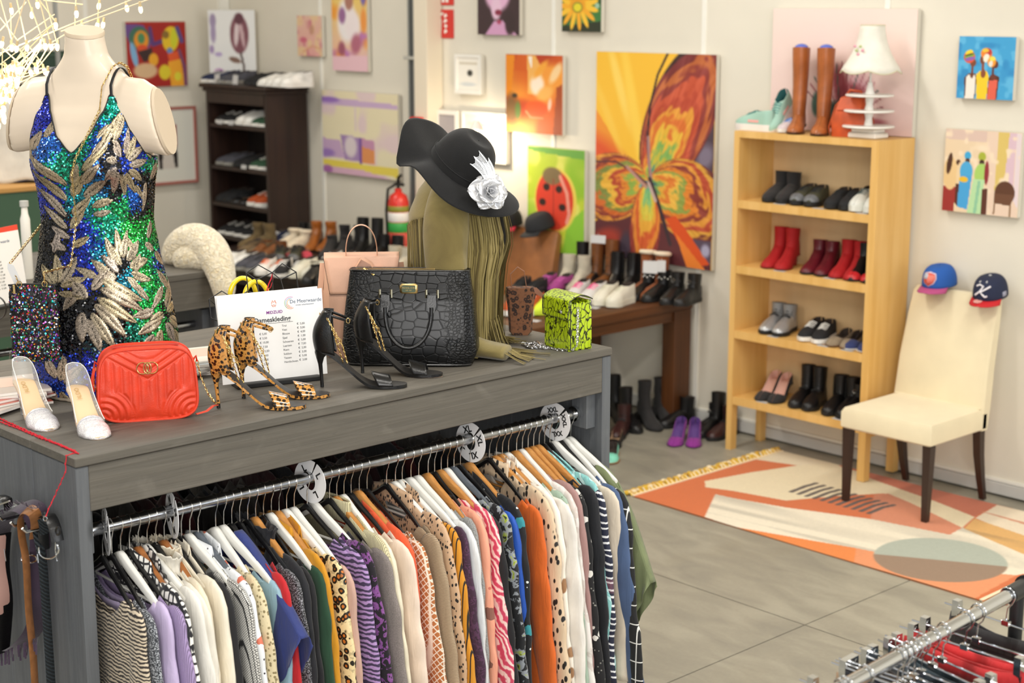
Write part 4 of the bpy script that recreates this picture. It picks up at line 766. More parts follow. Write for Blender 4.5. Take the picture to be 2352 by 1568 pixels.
# tiered white lamp
m_lw = M('lamp_white', 'ece9e2', .4); m_shade = M('shade_cloth', 'e6e2d6', .8, var=.03, vs=12); t = thing('table_lamp', 'white tiered table lamp with scalloped shade on the shelf', 'lamp', (-4.87, 7.05, zt_))
B().box((-.085, -.06, 0), (.085, .06, .03), bev=.006).box((-.07, -.05, .03), (.07, .05, .05), bev=.004).obj('base', m_lw, t)
for z, r in ((.055, .135), (.135, .13), (.215, .125)): B().lathe([(0, z), (r*.97, z), (r, z+.005), (r*.97, z+.010), (0, z+.010)], 28).obj('tier', m_lw, t)
B().lathe([(.028, .05), (.022, .07), (.018, .10), (.024, .13), (.024, .146), (.018, .17), (.022, .21), (.026, .226), (.018, .25), (.012, .285), (.006, .29), (.004, .38)], 16).obj('stem', m_lw, t)
b = B(); NSH = 48
def shade_r(j, v):
    a = TAU*j/NSH; lobes = abs(math.sin(a*3)); r = .062+.018*v+.085*v**2.2*(1-.1*lobes)+.0; return a, r*(1-.05*(1-lobes)), .575-.225*v-(.018*lobes if v > .98 else .006*lobes*v)
b.grid(lambda u, v: (lambda a, r, z: (r*math.cos(a), r*math.sin(a), z))(*shade_r(u*NSH, v)), NSH, 12, cu=True); o = b.obj('shade', m_shade, t); solid(o, .003)
for v, nm in ((.0, 'top_trim'), (1., 'bottom_trim')):
    B().tube([(lambda a, r, z: (r*math.cos(a), r*math.sin(a), z))(*shade_r(j, v)) for j in range(NSH)], .003, 5, closed=True).obj(nm, M('shade_trim', 'cfc9a8', .7), t)
b = B()
for q in range(5): b.ball((.105*math.cos(-1.9+.12*q), .105*math.sin(-1.9+.12*q), .47-.02*(q % 3)), (.01, .004, .008), 6, 4, m=q % 2)
# (embroidered sprig)
o = b.obj('sprig', [M('sprig_pink', 'e2a0b0', .8), M('sprig_green', 'b9c48a', .8)], t); o['kind'] = 'stuff'
# floor beside the shelf and under the table
fl_ = [('mint', onz(1405, 1052, 0), -50, 'mint flat shoe with ochre sole by the counter foot', 'mint flat'), ('kflat', onz(1412, 1020, 0), -55, 'black and white shoe behind the mint flat', 'black flat'), ('maroon', onz(1425, 1000, 0), -62, 'dark maroon boot just behind the counter corner', 'floor boots'), ('kboot', onz(1448, 985, 0), -25, 'black boot with metal eyelet under the table, nearest the counter', 'floor boots'), ('kankle', onz(1420, 965, 0), -25, 'black ankle boot half hidden by the counter', 'floor boots'), ('kheel', onz(1492, 980, 0), -22, 'sooty suede boot in the middle under the table', 'floor boots'), ('kheel', onz(1530, 972, 0), -20, 'sooty suede boot next to the right one under the table', 'floor boots'), ('kslouch', onz(1562, 948, 0), -160, 'slouchy black boot closest to the table leg', 'floor boots'),
    ('purple', onz(1556, 1014, 0), -60, 'purple suede flat, left one of the pair on the floor', 'purple flats'), ('purple', onz(1594, 1016, 0), -52, 'purple suede flat, right one of the pair on the floor', 'purple flats'), ('kchel', onz(1600, 965, 0), -100, 'black boot behind the purple flats', 'floor boots'), ('kbuck', onz(1640, 990, 0), -90, 'black buckled boot against the shelf leg', 'floor boots'), ('kboot', onz(1672, 985, 0), -85, 'black boot behind the shelf leg', 'floor boots'), ('maroon', onz(1705, 990, 0), -85, 'dark boot seen under the bottom shelf board', 'floor boots')]
for k, p, a, d, g_ in fl_: put_shoe(k, p.x, min(p.y, 7.12), .001, a, d, g_, H={'kheel': .27, 'kankle': .27, 'kboot': .24, 'kslouch': .22}.get(k))
# shoes on the walnut table (px of the middle of each pair)
TZ = .763
def tpair(kind, px, py, ang, d, grp, z=TZ, H=None, gap=.1, where='on the walnut table', one=0):
    p = onz(px, py, z); X0, X1, Y0, Y1 = (-6.98, -6.33, 5.0, 7.1) if z > .76 else (-9.8, -7.95, 6.02, 6.86)
    while (p.x < X0 or p.y > Y1) and py < 760: py += 2; p = onz(px, py, z)
    for s, side in ((-1, 'left'), (1, 'right')):
        if one and s > 0: break
        a = R(ang); put_shoe(kind, p.x-s*math.sin(a)*-gap/2*1, p.y+s*math.cos(a)*-gap/2*-1*-1, z+.001, ang+s*3, ('%s, %s one of its pair, %s' % (d, side, where)) if not one else '%s, %s' % (d, where), grp, H)
G1 = 'shoes on the walnut table'
for e_ in [('kbuck', 1562, 676, -75, 'low black boot with a white tag'), ('kstud', 1492, 686, -80, 'black boot with studded straps', None), ('cream', 1408, 698, -75, 'chunky white sneaker'), ('pinkw', 1345, 692, -72, 'pale running shoe with pink laces'), ('kankle', 1425, 640, -70, 'tall black boot behind the white sneakers', .24), ('kboot', 1345, 640, -68, 'black laced boot with strap', .27), ('fur', 1485, 628, -85, 'chestnut boot with fleece cuff', .26), ('magenta', 1270, 668, -70, 'magenta and black running shoe'), ('neon', 1232, 715, -70, 'neon yellow sneaker'), ('greyb', 1310, 622, -75, 'pale suede boot by the green canvas', .2), ('brboot', 1372, 610, -80, 'tan brown boot at the back', .3), ('ksneakk', 1210, 660, -70, 'black sneaker beside the jacket'), ('orange', 1200, 720, -70, 'coral red sneaker beside the neon pair')]:
    tpair(*e_[:5], G1, H=e_[5] if len(e_) > 5 else None)
def card_on(px, py, H, *a, **k): p = onz(px, py, TZ); tagcard(p.x, min(p.y, 7.1), TZ+H, *a, **k)
card_on(1492, 686, .155, 30, 'large white tag lying on the studded black boots', .09, .075, up=1); card_on(1577, 676, .165, 38, 'white tag standing in the low black boot by the wall', .05, .07, up=1); card_on(1372, 665, .29, 20, 'white folded card on the brown boots at the back', .1, .05, up=1)
tagcard(*onz(1352, 705, TZ), 10, 'white card under the pale running shoes', .14, .05); tagcard(*onz(1215, 735, TZ), 10, 'white card under the neon sneakers', .14, .05)
# shoes on the dark table
G2 = 'shoes on the dark table'; D_ = 'on the dark table'
for e_ in [('wsneak', 545, 612, -78, 'white sneaker beside the fur'), ('grun', 588, 618, -80, 'charcoal running shoe'), ('osneak', 628, 628, -60, 'white and orange running shoe'), ('ksneak', 668, 632, -50, 'black canvas sneaker at the table front'), ('cream', 712, 636, -75, 'chunky cream sneaker'), ('kbuck', 735, 648, -60, 'dark shoe at the front edge', .1),
    ('khaki', 588, 585, -75, 'khaki suede shoe'), ('taupe', 628, 592, -60, 'small tan shoe'), ('pinkred', 682, 590, -20, 'coral red flat'), ('camo', 660, 600, -40, 'dark grey sneaker'), ('yel', 812, 618, -75, 'white sneaker with yellow laces'), ('wsneak2', 770, 620, -75, 'chunky white sneaker behind the backpack'), ('wsneak', 870, 620, -78, 'white sneaker right of the yellow ones'), ('greyb', 905, 628, -80, 'pale boot beside the green jacket'),
    ('leo', 735, 574, -60, 'rust brown animal print boot', .2), ('furcream', 672, 570, -85, 'cream fleece slipper boot', .12), ('olive', 590, 562, -80, 'olive suede boot', .17), ('brboot', 615, 588, -70, 'brown laced shoe', .1), ('kslouch', 800, 576, -60, 'black suede boot', .2), ('kankle', 840, 572, -65, 'tall black leather boot', .27), ('kchel', 885, 580, -70, 'short black boot', .17), ('nsneak', 648, 560, -70, 'navy sneaker at the back'), ('kboot', 700, 556, -70, 'black boot near the cabinet side', .16), ('kheel', 770, 590, -60, 'sooty suede boot', .14)]:
    tpair(*e_[:5], G2, z=.751, H=e_[5] if len(e_) > 5 else None, where=D_, gap=.105)
for i, (px, d) in enumerate(((560, 'under the white sneakers'), (640, 'at the middle of the front edge'), (690, 'below the black canvas sneakers'), (735, 'near the backpack'))): tagcard(*(onz(px, 616+.145*(px-540), .7515)), 5, 'white price card on the dark table, '+d, .2, .05)
# dark cabinet shelves and top
def crow(lst, z, where, y=7.02):
    for k, px, d, *r_ in lst:
        x = sx(px, z, 6.93)
        for s, side in ((-1, 'left'), (1, 'right')): put_shoe(k, x+s*.05, y, z+.001, -100+s*2+(r_[1] if len(r_) > 1 else 0), '%s, %s one of its pair, %s' % (d, side, where), 'shoes in the dark cabinet', r_[0] if r_ else None)
crow([('ksneak', 520, 'black canvas sneaker'), ('wsneak2', 566, 'white sneaker'), ('green', 602, 'dark green sneaker')], CZ[3], 'upper cabinet shelf')
crow([('grun', 520, 'charcoal sneaker'), ('ksneakk', 560, 'black sneaker'), ('green', 598, 'green-trimmed sneaker')], CZ[2], 'second cabinet shelf')
crow([('ksneakk', 520, 'black sneaker'), ('kflat', 552, 'dark flat'), ('orange', 592, 'orange and white sneaker')], CZ[1], 'third cabinet shelf')
crow([('ksneak', 525, 'black and white canvas sneaker'), ('ksneak', 562, 'black canvas sneaker beside it')], CZ[0], 'lowest cabinet shelf')
crow([('nsneak', 490, 'navy sneaker with price tags'), ('grun', 528, 'dark grey sneaker'), ('ksneakk', 590, 'black sneaker'), ('wsneak', 622, 'white sneaker'), ('wsneak2', 655, 'chunky white sneaker')], 1.8915, 'on top of the cabinet', 7.0)
for px, z, d in ((498, 1.895, 'first white tag on the cabinet top'), (540, 1.895, 'second white tag on the cabinet top'), (505, CZ[3], 'tag on the upper cabinet shelf, left'), (530, CZ[3], 'tag on the upper cabinet shelf, middle'), (560, CZ[2], 'tag on the second cabinet shelf')): tagcard(sx(px, z, 6.87), 6.868, z+.001, 0, 'white price tag, '+d, .07, .07 if z > 1.8 else .03, up=1)

# ---------------------------------------------------------------- things on the grey counter
KT = KZ+.0006
gold = M('gold', 'd9b878', .22, 1); silver = M('silver_metal', 'cfcfd2', .18, 1); blackpl = M('black_plastic', '1c1c1d', .4)
# --- display torso in a sequin dress
TA = R(-57); TB = Vector((-4.155, 2.235, KT))
m_skin = M('torso_white', 'd9c9b4', .42, var=.02, vs=6, coat=.15)
zs_ = [0, .10, .18, .30, .42, .52, .60, .68, .74, .80, .86, .90, .93, .955, .98, 1.02, 1.06]
A_ = [.205, .212, .212, .198, .172, .158, .165, .178, .176, .172, .160, .138, .104, .078, .062, .054, .053]
D_F = [.13, .135, .135, .13, .115, .105, .108, .115, .112, .10, .075, .062, .058, .056, .052, .050, .050]
D_B = [.14, .15, .145, .12, .095, .088, .09, .095, .098, .095, .082, .074, .066, .058, .050, .048, .048]
def torso(th, z, off=0):
    a = interp(zs_, A_, z)+off; d = (interp(zs_, D_F, z) if math.cos(th) > 0 else interp(zs_, D_B, z))+off
    c, s = math.cos(th), math.sin(th)
    x = d*abs(c)**.9*(1 if c > 0 else -1); y = a*abs(s)**.9*(1 if s > 0 else -1)
    for sy in (-1, 1): x += .040*math.exp(-((y-sy*.084)**2+(z-.675)**2*(.8 if z > .675 else 1.9))/.0042) if c > 0 else 0
    x += .02*ss(.8, 1.05, z)-.01
    return Vector((x, y, z))
tm = thing('display_torso', 'headless cream display torso wearing the sequin dress', 'mannequin', TB, TA)
b = B(); zz = [i*.02 for i in range(53)]
b.loft([[tuple(torso(TAU*j/40, z)+Vector((0, 0, -.014*math.cos(TAU*j/40-R(30))*ss(.98, 1.04, z)))) for j in range(40)] for z in zz])
for s in (-1, 1):
    rings = []
    for y, zc, rz_, rx in ((.06, .815, .09, .05), (.12, .822, .098, .058), (.17, .813, .102, .060), (.205, .803, .101, .059), (.222, .798, .098, .057)):
        rings.append([(rx*math.cos(TAU*j/24)+.005, s*(y+(.02*math.sin(TAU*j/24)*-1 if y > .2 else 0)), zc+rz_*math.sin(TAU*j/24)) for j in range(24)])
    b.loft(rings if s > 0 else [r[::-1] for r in rings])
o = b.obj('torso_shell', m_skin, tm, ang=60)
m_ = o.modifiers.new('merge', 'REMESH'); m_.mode = 'VOXEL'; m_.voxel_size = .0055; m_.use_smooth_shade = True
m_ = o.modifiers.new('soft', 'SMOOTH'); m_.factor = .5; m_.iterations = 4
for s in (-1, 1):
    b = B().loft([[(0.005+k*.053*math.cos(TAU*j/24), s*(.2245+h_+(-.02*math.sin(TAU*j/24))), .798+k*.094*math.sin(TAU*j/24)) for j in range(24)] for k, h_ in ((1, 0), (.97, .008))]); b.obj('arm_cap', M('torso_cap', 'c9b79e', .5), tm)
B().loft([[(torso(TAU*j/40, 1.058).x*k+(1-k)*.03, torso(TAU*j/40, 1.058).y*k, 1.0405+h_-.014*math.cos(TAU*j/40-R(30))) for j in range(40)] for k, h_ in ((1.03, -.004), (1.035, .002), (1.0, .006))]).obj('neck_cap', M('torso_cap'), tm, ang=50)
# leaf pattern of the dress, in a flat print layout (x across, y down)
LEAF = [(112, 505, 62, 455, 9), (112, 478, 56, 415, 10), (117, 440, 58, 372, 11), (122, 405, 52, 338, 11), (118, 525, 75, 500, 8), (112, 552, 74, 540, 8), (120, 505, 152, 455, 9), (124, 470, 168, 428, 10), (128, 430, 158, 380, 10), (132, 400, 150, 352, 8), (126, 545, 160, 520, 8), (84, 300, 96, 262, 8), (62, 330, 76, 285, 9), (48, 360, 56, 320, 7),
 (150, 430, 220, 392, 11), (148, 400, 212, 352, 11), (160, 370, 225, 318, 10), (185, 340, 232, 285, 11), (205, 320, 256, 240, 11), (235, 310, 268, 232, 9), (168, 452, 230, 438, 9), (170, 470, 222, 462, 7), (192, 300, 224, 268, 7),
 (272, 345, 300, 290, 10), (276, 350, 325, 318, 9), (278, 360, 332, 350, 9), (278, 370, 318, 398, 9), (270, 375, 298, 425, 9), (260, 378, 262, 432, 9), (252, 372, 228, 425, 10), (248, 362, 215, 392, 9), (250, 350, 222, 344, 8), (258, 340, 240, 300, 9), (268, 335, 276, 275, 8), (296, 405, 320, 440, 7), (318, 300, 346, 350, 8), (330, 400, 322, 470, 8), (300, 265, 330, 300, 7),
 (225, 575, 200, 520, 11), (235, 570, 232, 500, 11), (245, 570, 268, 505, 10), (255, 575, 300, 530, 12), (262, 590, 322, 575, 12), (262, 602, 318, 622, 10), (250, 610, 280, 650, 9), (230, 600, 185, 560, 10), (222, 612, 170, 590, 10), (280, 560, 262, 520, 8), (276, 600, 300, 560, 10), (268, 625, 300, 668, 9), (240, 585, 215, 540, 9),
 (180, 612, 285, 668, 13), (178, 634, 282, 690, 13), (172, 655, 262, 716, 13), (165, 670, 232, 748, 13), (158, 690, 205, 775, 12), (150, 705, 172, 782, 11), (142, 690, 140, 760, 9), (160, 640, 205, 590, 11), (150, 660, 118, 610, 10), (175, 610, 130, 590, 9), (138, 640, 110, 690, 9), (205, 600, 160, 570, 9),
 (345, 690, 375, 628, 11), (335, 700, 290, 715, 11), (325, 715, 258, 742, 12), (345, 700, 385, 690, 10), (350, 712, 384, 750, 10), (338, 722, 352, 778, 10), (320, 735, 302, 800, 11), (345, 640, 300, 690, 9), (360, 650, 340, 600, 8), (300, 745, 252, 790, 11), (262, 770, 232, 812, 10), (310, 690, 250, 700, 11), (355, 745, 378, 800, 9), (245, 790, 212, 840, 10),
 (98, 628, 88, 562, 10), (92, 632, 62, 590, 9), (95, 640, 58, 648, 8), (104, 635, 150, 612, 10), (104, 628, 132, 565, 9), (100, 650, 150, 660, 8), (84, 560, 92, 505, 8), (90, 850, 78, 800, 9), (98, 855, 108, 790, 9), (105, 862, 140, 810, 9), (96, 880, 120, 930, 9), (86, 880, 70, 920, 8), (330, 530, 352, 490, 8), (318, 540, 345, 560, 9), (348, 560, 372, 600, 8), (360, 360, 345, 400, 8)]
LA = np.array(LEAF, float)
def leafs(P, Q):
    """1 inside a leaf, with the distance to its midrib; P,Q arrays in print layout"""
    best = np.zeros(P.shape); rib = np.ones(P.shape); idx = np.zeros(P.shape)
    for k, (bx, by, tx, ty, w_) in enumerate(LEAF):
        dx, dy = tx-bx, ty-by; L = math.hypot(dx, dy); ux, uy = dx/L, dy/L
        rx, ry = P-bx, Q-by; t = (rx*ux+ry*uy)/L; n = (-rx*uy+ry*ux)-(t*(1-t))*7*(1 if k % 2 else -1)
        tt = np.clip(t, 0, 1); ww = w_*1.18*np.sin(np.pi*tt**.8)**.75; m = (t > 0) & (t < 1) & (np.abs(n) < ww)
        v = np.where(m, 1-np.abs(n)/(ww+1e-6), 0); up_ = v > best; best = np.where(up_, v, best); rib = np.where(up_, np.abs(n)/w_, rib); idx = np.where(up_, k, idx)
    return best, rib, idx
def print_xy(th, z): return 215+158*np.sin(th-R(30))*(1-.0*z), 905-z/.001247
CB = [(60, 400, '1d36c8'), (75, 260, '2a3ad0'), (90, 330, '2b6fd8'), (120, 360, '10a07c'), (60, 440, '1a2fb8'), (150, 340, '12a07e'), (265, 215, '10a890'), (285, 235, '1c6fd0'), (195, 345, '1c5fd8'), (220, 350, '202026'), (300, 345, '1a3fc0'), (340, 360, '0f9f6a'), (350, 330, '1f2fae'), (330, 400, '18181c'), (200, 400, '1270b0'), (160, 440, '0f8f9c'), (190, 460, '0c9c70'), (250, 450, '0fa055'), (290, 440, '1c5fc8'), (300, 480, '1a1a1e'), (235, 420, '101014'), (345, 440, '17171b'), (90, 500, '131318'), (100, 520, '17171c'), (140, 520, '1a33c0'), (165, 530, '1446c8'), (180, 560, '0f8cae'), (150, 580, '1a30b0'), (205, 500, '0ea07e'),
 (300, 500, '14a838'), (280, 520, '16b03c'), (330, 510, '15963a'), (320, 560, '109a52'), (240, 620, '0f8cae'), (240, 650, '131318'), (300, 620, '14a83c'), (320, 640, '159f40'), (290, 680, '12b045'), (350, 620, '108a60'), (365, 600, '1a3aa8'), (270, 650, '109a88'), (230, 590, '101014'), (300, 720, '13a040'), (345, 780, '149838'), (250, 740, '0f8a70'), (220, 740, '101418'), (190, 760, '10343c'), (230, 800, '0f8a78'), (170, 820, '1428b8'), (200, 830, '1634b4'), (120, 830, '15309c'), (100, 760, '12121a'), (80, 700, '101018'), (150, 720, '121218'), (160, 860, '1830c0'), (120, 900, '1850c0'), (260, 840, '109468'), (300, 800, '17171c'), (370, 700, '17171c'), (370, 800, '1a1a20'), (60, 600, '17171c'), (120, 700, '141418')]
CBa = np.array([(x, y) for x, y, _ in CB], float); CBc = np.array([lin(c) for _, _, c in CB])
ZK = [0, 12, 25, 33, 36, 42, 55, 75, 90, 125, 150, 180]; ZT = [.715, .755, .825, .872, .875, .845, .775, .712, .700, .69, .66, .65]
def ztop(th): return interp(ZK, ZT, abs(math.degrees((th+PI) % TAU-PI)))
Z0 = .012
def dress_pt(th, z, off=.006):
    p = torso(th, z, off); f = .012*ss(.35, 0, z); p.x *= 1+f*math.sin(th*7+z*5); p.y *= 1+f*math.sin(th*5+1)
    return p
nu, nv = 400, 330; verts = []; TH = np.zeros((nv+1, nu)); ZZ = np.zeros((nv+1, nu))
tops = [ztop(TAU*i/nu) for i in range(nu)]
for j in range(nv+1):
    for i in range(nu): TH[j, i] = TAU*i/nu; ZZ[j, i] = Z0+(tops[i]-Z0)*j/nv
PX_, PY_ = print_xy(TH, ZZ); lf, rb, li = leafs(PX_, PY_)
b = B(); th_ = (TH+PI) % TAU-PI
for j in range(nv+1):
    for i in range(nu):
        b.v.append(dress_pt(th_[j, i], ZZ[j, i], .006+.0022*min(1, lf[j, i]*3)-(.0012 if rb[j, i] < .09 and lf[j, i] > 0 else 0)))
b.f = [(j*nu+i, j*nu+(i+1) % nu, (j+1)*nu+(i+1) % nu, (j+1)*nu+i) for j in range(nv) for i in range(nu)]; b.mi = [0]*len(b.f)
rs = np.random.RandomState(3); tone = rs.rand(len(LEAF))[li.astype(int)]
gd = np.array(lin('e8d4a8'))*(1-tone[..., None])+np.array(lin('dccabc'))*tone[..., None]
gd = gd*(.85+.3*rs.rand(*lf.shape)[..., None]); inl = ((lf > .12) & ~((rb < .10) & (rs.rand(*lf.shape) < .55)))[..., None]
colr = np.where(inl, gd, np.array(lin('0c0c10')))
n = N('sequin_cloth'); a = n.new('ShaderNodeAttribute'); a.attribute_name = 'Col'; n.ln(a.outputs[0], n.b.inputs['Base Color'])
sep = n.new('ShaderNodeSeparateColor'); n.ln(a.outputs[0], sep.inputs[0]); gm = n.math('GREATER_THAN', sep.outputs[0], .05)
n.ln(n.math('MULTIPLY', gm, .85), n.b.inputs['Metallic']); n.ln(n.math('SUBTRACT', .75, n.math('MULTIPLY', gm, .42)), n.b.inputs['Roughness'])
vz = n.vor(640); vc = n.new('ShaderNodeSeparateColor'); n.ln(vz.outputs['Color'], vc.inputs[0]); n.bump(vc.outputs[0], .6, .002); n.ln(n.mix(n.math('MULTIPLY', gm, 1.), a.outputs[0], n.mix(1., a.outputs[0], n.ramp(vc.outputs[1], [(0, .18), (.55, .6), (.9, 1.)]), 'MULTIPLY')), n.b.inputs['Base Color']); m_dress = n.m
dr = thing('sequin_dress', 'sleeveless dress of blue, green and gold sequins on the cream torso', 'dress', TB, TA)
b.obj('dress_cloth', m_dress, dr, ang=180, cols=np.concatenate([colr, np.ones(colr.shape[:2]+(1,))], 2))
# sequins between the leaves
sp = .0043; sv, sf, scol = [], [], []; z = Z0+.002; r_i = 0; rnd = random.Random(5)
while z < .875:
    per = TAU*.17; k = int(per/sp)
    ths = [(TAU*(i+(r_i % 2)*.5)/k+PI) % TAU-PI for i in range(k)]
    ta = np.array(ths); px_, py_ = print_xy(ta, np.full(k, z)); l_, _, _ = leafs(px_, py_)
    jx = px_+rs.randn(k)*9; jy = py_+rs.randn(k)*9
    dd = (jx[:, None]-CBa[None, :, 0])**2+(jy[:, None]-CBa[None, :, 1])**2; ci = dd.argmin(1)
    for i in range(k):
        th = ths[i]
        if l_[i] > .05 or z > ztop(th)-.003 or abs(th-R(30)) > 2.25: continue
        if rnd.random() < .04: continue
        zj = z+rnd.uniform(-.0006, .0006); p = dress_pt(th, zj, .0075)
        n1 = (dress_pt(th+.02, zj, .0075)-p).cross(dress_pt(th, zj+.004, .0075)-p)
        if n1.length < 1e-12: continue
        n1.normalize(); n1 = (n1+Vector((rnd.uniform(-.42, .42), rnd.uniform(-.42, .42), rnd.uniform(-.3, .5)))).normalized()
        u = n1.cross(Vector((0, 0, 1))).normalized(); v = n1.cross(u); o_ = len(sv); r0 = .0027
        for q in range(7): sv.append(p+u*(r0*math.cos(TAU*q/7))+v*(r0*math.sin(TAU*q/7)))
        sf.append(tuple(range(o_, o_+7))); c = CBc[ci[i]]*(rnd.uniform(.25, 1.2) if rnd.random() < .9 else 2.2); scol += [(c[0], c[1], c[2], 1)]*7
    z += sp*.86; r_i += 1
n = N('sequin'); a = n.new('ShaderNodeAttribute'); a.attribute_name = 'Col'; n.ln(a.outputs[0], n.b.inputs['Base Color']); n.set(metal=.8, rough=.2, coat=.6)
b = B(); b.v = sv; b.f = sf; b.mi = [0]*len(sf); o = b.obj('sequins', n.m, dr, cols=scol, smooth=False); o['kind'] = 'stuff'
b = B().tube([dress_pt((R(-180)+TAU*i/180), ztop(R(-180)+TAU*i/180)-.001, .0065) for i in range(180)], .0022, 5, closed=True); b.obj('neckline_binding', M('black_binding', '141416', .6), dr)
for s, nm in ((1, 'strap'), (-1, 'strap')):
    P = [dress_pt(s*R(35), .868, .007)]
    for q in range(1, 12):
        t_ = q/11; th = s*(R(35)+(R(145)-R(35))*t_); zt2 = .868+.045*math.sin(PI*t_)-.02*t_; y_ = s*(.098+.006*t_)
        d_ = torso(s*R(40), min(.93, zt2)).x*(1-2*t_) if False else .062*(1-t_)-.075*t_
        P.append(Vector((d_+.010, y_, .872+.072*math.sin(PI*min(1, t_*1.0))**.8)))
    B().tube(P, [(.0045, .0016)]*len(P), 6, flat=(0, 1, 0)).obj(nm, M('black_binding'), dr)
# --- crossbody purse of coloured sequins, hung from the torso by a gold chain
def on_cam(px, py, d):                    # point d metres from the eye along a pixel ray, used to read positions off the photograph
    r = ray(px, py); return Vector((0, 0, EYE))+r.normalized()*d
pc_ = onz(80, 905, KT); PB = TB+Vector((.40, -.28, .165)); pr_ = ray(80, 742); 
PB = Vector((0, 0, EYE))+pr_*((TB-Vector((0, 0, EYE))).dot(fw)-.215)/F
PA = R(50); pu = thing('sequin_purse', 'flat black purse covered in multicoloured sequins on a gold chain', 'purse', PB, PA)
b = B(); pw, ph = .066, .108
def purse(u, v, s): x = (u*2-1); zq = (v*2-1); th_k = .014*(1-abs(x)**4)*(1-abs(zq)**4)+.003; return Vector((x*pw*(1-.05*(v > .9)), s*th_k, zq*ph))
for s in (-1, 1): b.grid(lambda u, v: purse(u, v, s), 18, 20)
b.obj('pouch', M('purse_black', '121214', .6, bump=.4, bs=300), pu)
B().tube([(-pw, 0, ph), (-pw*.3, -.002, ph+.003), (pw*.3, 0, ph+.002), (pw, 0, ph)], .0032, 6).obj('zip', M('black_binding'), pu)
b = B(); rnd = random.Random(8); pal = ['d0308a', '18a0c8', 'e2b01c', 'd8d8e0', 'c01c2c', '1850d0', '16a050', '8a2ac0', 'e8e8f0', 'e87a1c', '10c0c0', 'f0f0f4']
pm = [M('seq_'+c, c, .15, .6, coat=.5) for c in pal]+[M('bugle_black', '101013', .25, coat=.5)]
for s in (-1, 1):
    for k in range(1500):
        u, v = rnd.random(), rnd.random(); p = purse(u, v, s)+Vector((0, s*.002, 0)); a1 = rnd.uniform(-1, 1)
        if rnd.random() < .42:
            d_ = Vector((math.sin(a1)*.5, s*rnd.uniform(-.2, .2), 1)).normalized()*rnd.uniform(.003, .006); b.tube([p-d_, p+d_+Vector((0, s*.001, 0))], .0013, 4, m=12)
        else:
            nn = Vector((rnd.uniform(-.8, .8), s, rnd.uniform(-.6, .8))).normalized(); u_ = nn.cross(Vector((0, 0, 1))).normalized(); v_ = nn.cross(u_); r0 = rnd.uniform(.0018, .0029)
            b.add([p+u_*r0*math.cos(TAU*q/7)+v_*r0*math.sin(TAU*q/7)+nn*.001 for q in range(7)], [tuple(range(7))], rnd.randrange(12))
o = b.obj('beading', pm, pu, smooth=False); o['kind'] = 'stuff'
def lo(P, o_, a): return Matrix.Rotation(-a, 3, 'Z') @ (Vector(P)-o_)
sh = TB+Matrix.Rotation(TA, 3, 'Z') @ Vector((.01, .075, .948))
sh2 = TB+Matrix.Rotation(TA, 3, 'Z') @ Vector((-.07, .05, .93))
def tw(th, z, off=.016): return TB+Matrix.Rotation(TA, 3, 'Z') @ torso(R(th), z, off)
pA = PB+Matrix.Rotation(PA, 3, 'Z') @ Vector((.035, -.006, ph+.006)); pB_ = PB+Matrix.Rotation(PA, 3, 'Z') @ Vector((-.035, -.006, ph+.006))
tl_ = lambda x, y, z: TB+Matrix.Rotation(TA, 3, 'Z') @ Vector((x, y, z))
path = [pB_+Vector((-.05, 0, .05)), tw(-95, .5, .02), tw(-120, .75, .02), tl_(-.075, .10, .90), tl_(-.04, .10, .945), tl_(.0, .098, .958), tl_(.032, .092, .948), tl_(.072, .078, .895), tw(22, .83, .012), tw(6, .70, .028), tw(3, .66, .03), tw(0, .52, .02), tw(-4, .40, .02), pA+Vector((0, 0, .03)), pA]
path = [pB_]+path
chain('chain_strap', [lo(p, PB, PA) for p in path], gold, pu, .0115, .0011, .0034)
for x in (-.035, .035): B().tube([(x+.007*math.cos(TAU*j/10), -.006, ph+.004+.008*math.sin(TAU*j/10)) for j in range(10)], .0015, 5, closed=True).obj('ring', gold, pu)
B().box((-.05, -.017, ph-.022), (-.044, -.014, ph+.004), bev=.001).obj('zip_pull', gold, pu)
B().prism([(-.05, ph), (-.028, ph+.004), (-.036, ph+.055), (-.05, ph+.062), (-.056, ph+.045)], lambda x, z, d: (x-(z-ph)*.25, .006+d, z), .0006).obj('price_tag', M('paper'), pu)

# --- coral red quilted bag
a0, a1 = onz(236, 972, KT), onz(449, 957, KT); ra = math.atan2(a1.y-a0.y, a1.x-a0.x)
mid = (a0+a1)/2; rb_ = thing('quilted_bag', 'coral red quilted camera bag with gold rings, beside the clear pumps', 'bag', mid+Vector((-math.sin(ra), math.cos(ra), 0))*.035, ra)
m_coral = M('coral_leather', 'd63c1e', .42, var=.05, vs=20, bump=.22, bs=420, coat=.1); m_coral2 = M('coral_dark', 'b52f22', .5)
bw, bh, bd = .128, .202, .038
def outl(t, k=1.): # rounded trapezoid
    a = TAU*t; c, s = math.cos(a), math.sin(a); e = .42
    x = abs(c)**e*(1 if c > 0 else -1); z = abs(s)**e*(1 if s > 0 else -1); return x*bw*k*(1-.05*z+(.03*(1-z*z))), bh/2+z*bh/2*k
def groove(x, z):
    zz_ = z-.105; d = 1.; ax = abs(x); zv = .012+ax*.62                 # the chevron
    dv = zz_-zv
    if dv > 0: d = min(abs((dv+.011) % .022-.011), abs(dv)) if dv < .058 else 1
    else:
        ca = math.hypot(bw*.92-ax, z-.02+.0); 
        if ca < .078: d = abs((ca+.008) % .0175-.00875)
        else: d = abs((x+.0115) % .023-.0115)
        d = min(d, abs(dv), abs(ca-.078))
    return d
b = B(); ng = 110
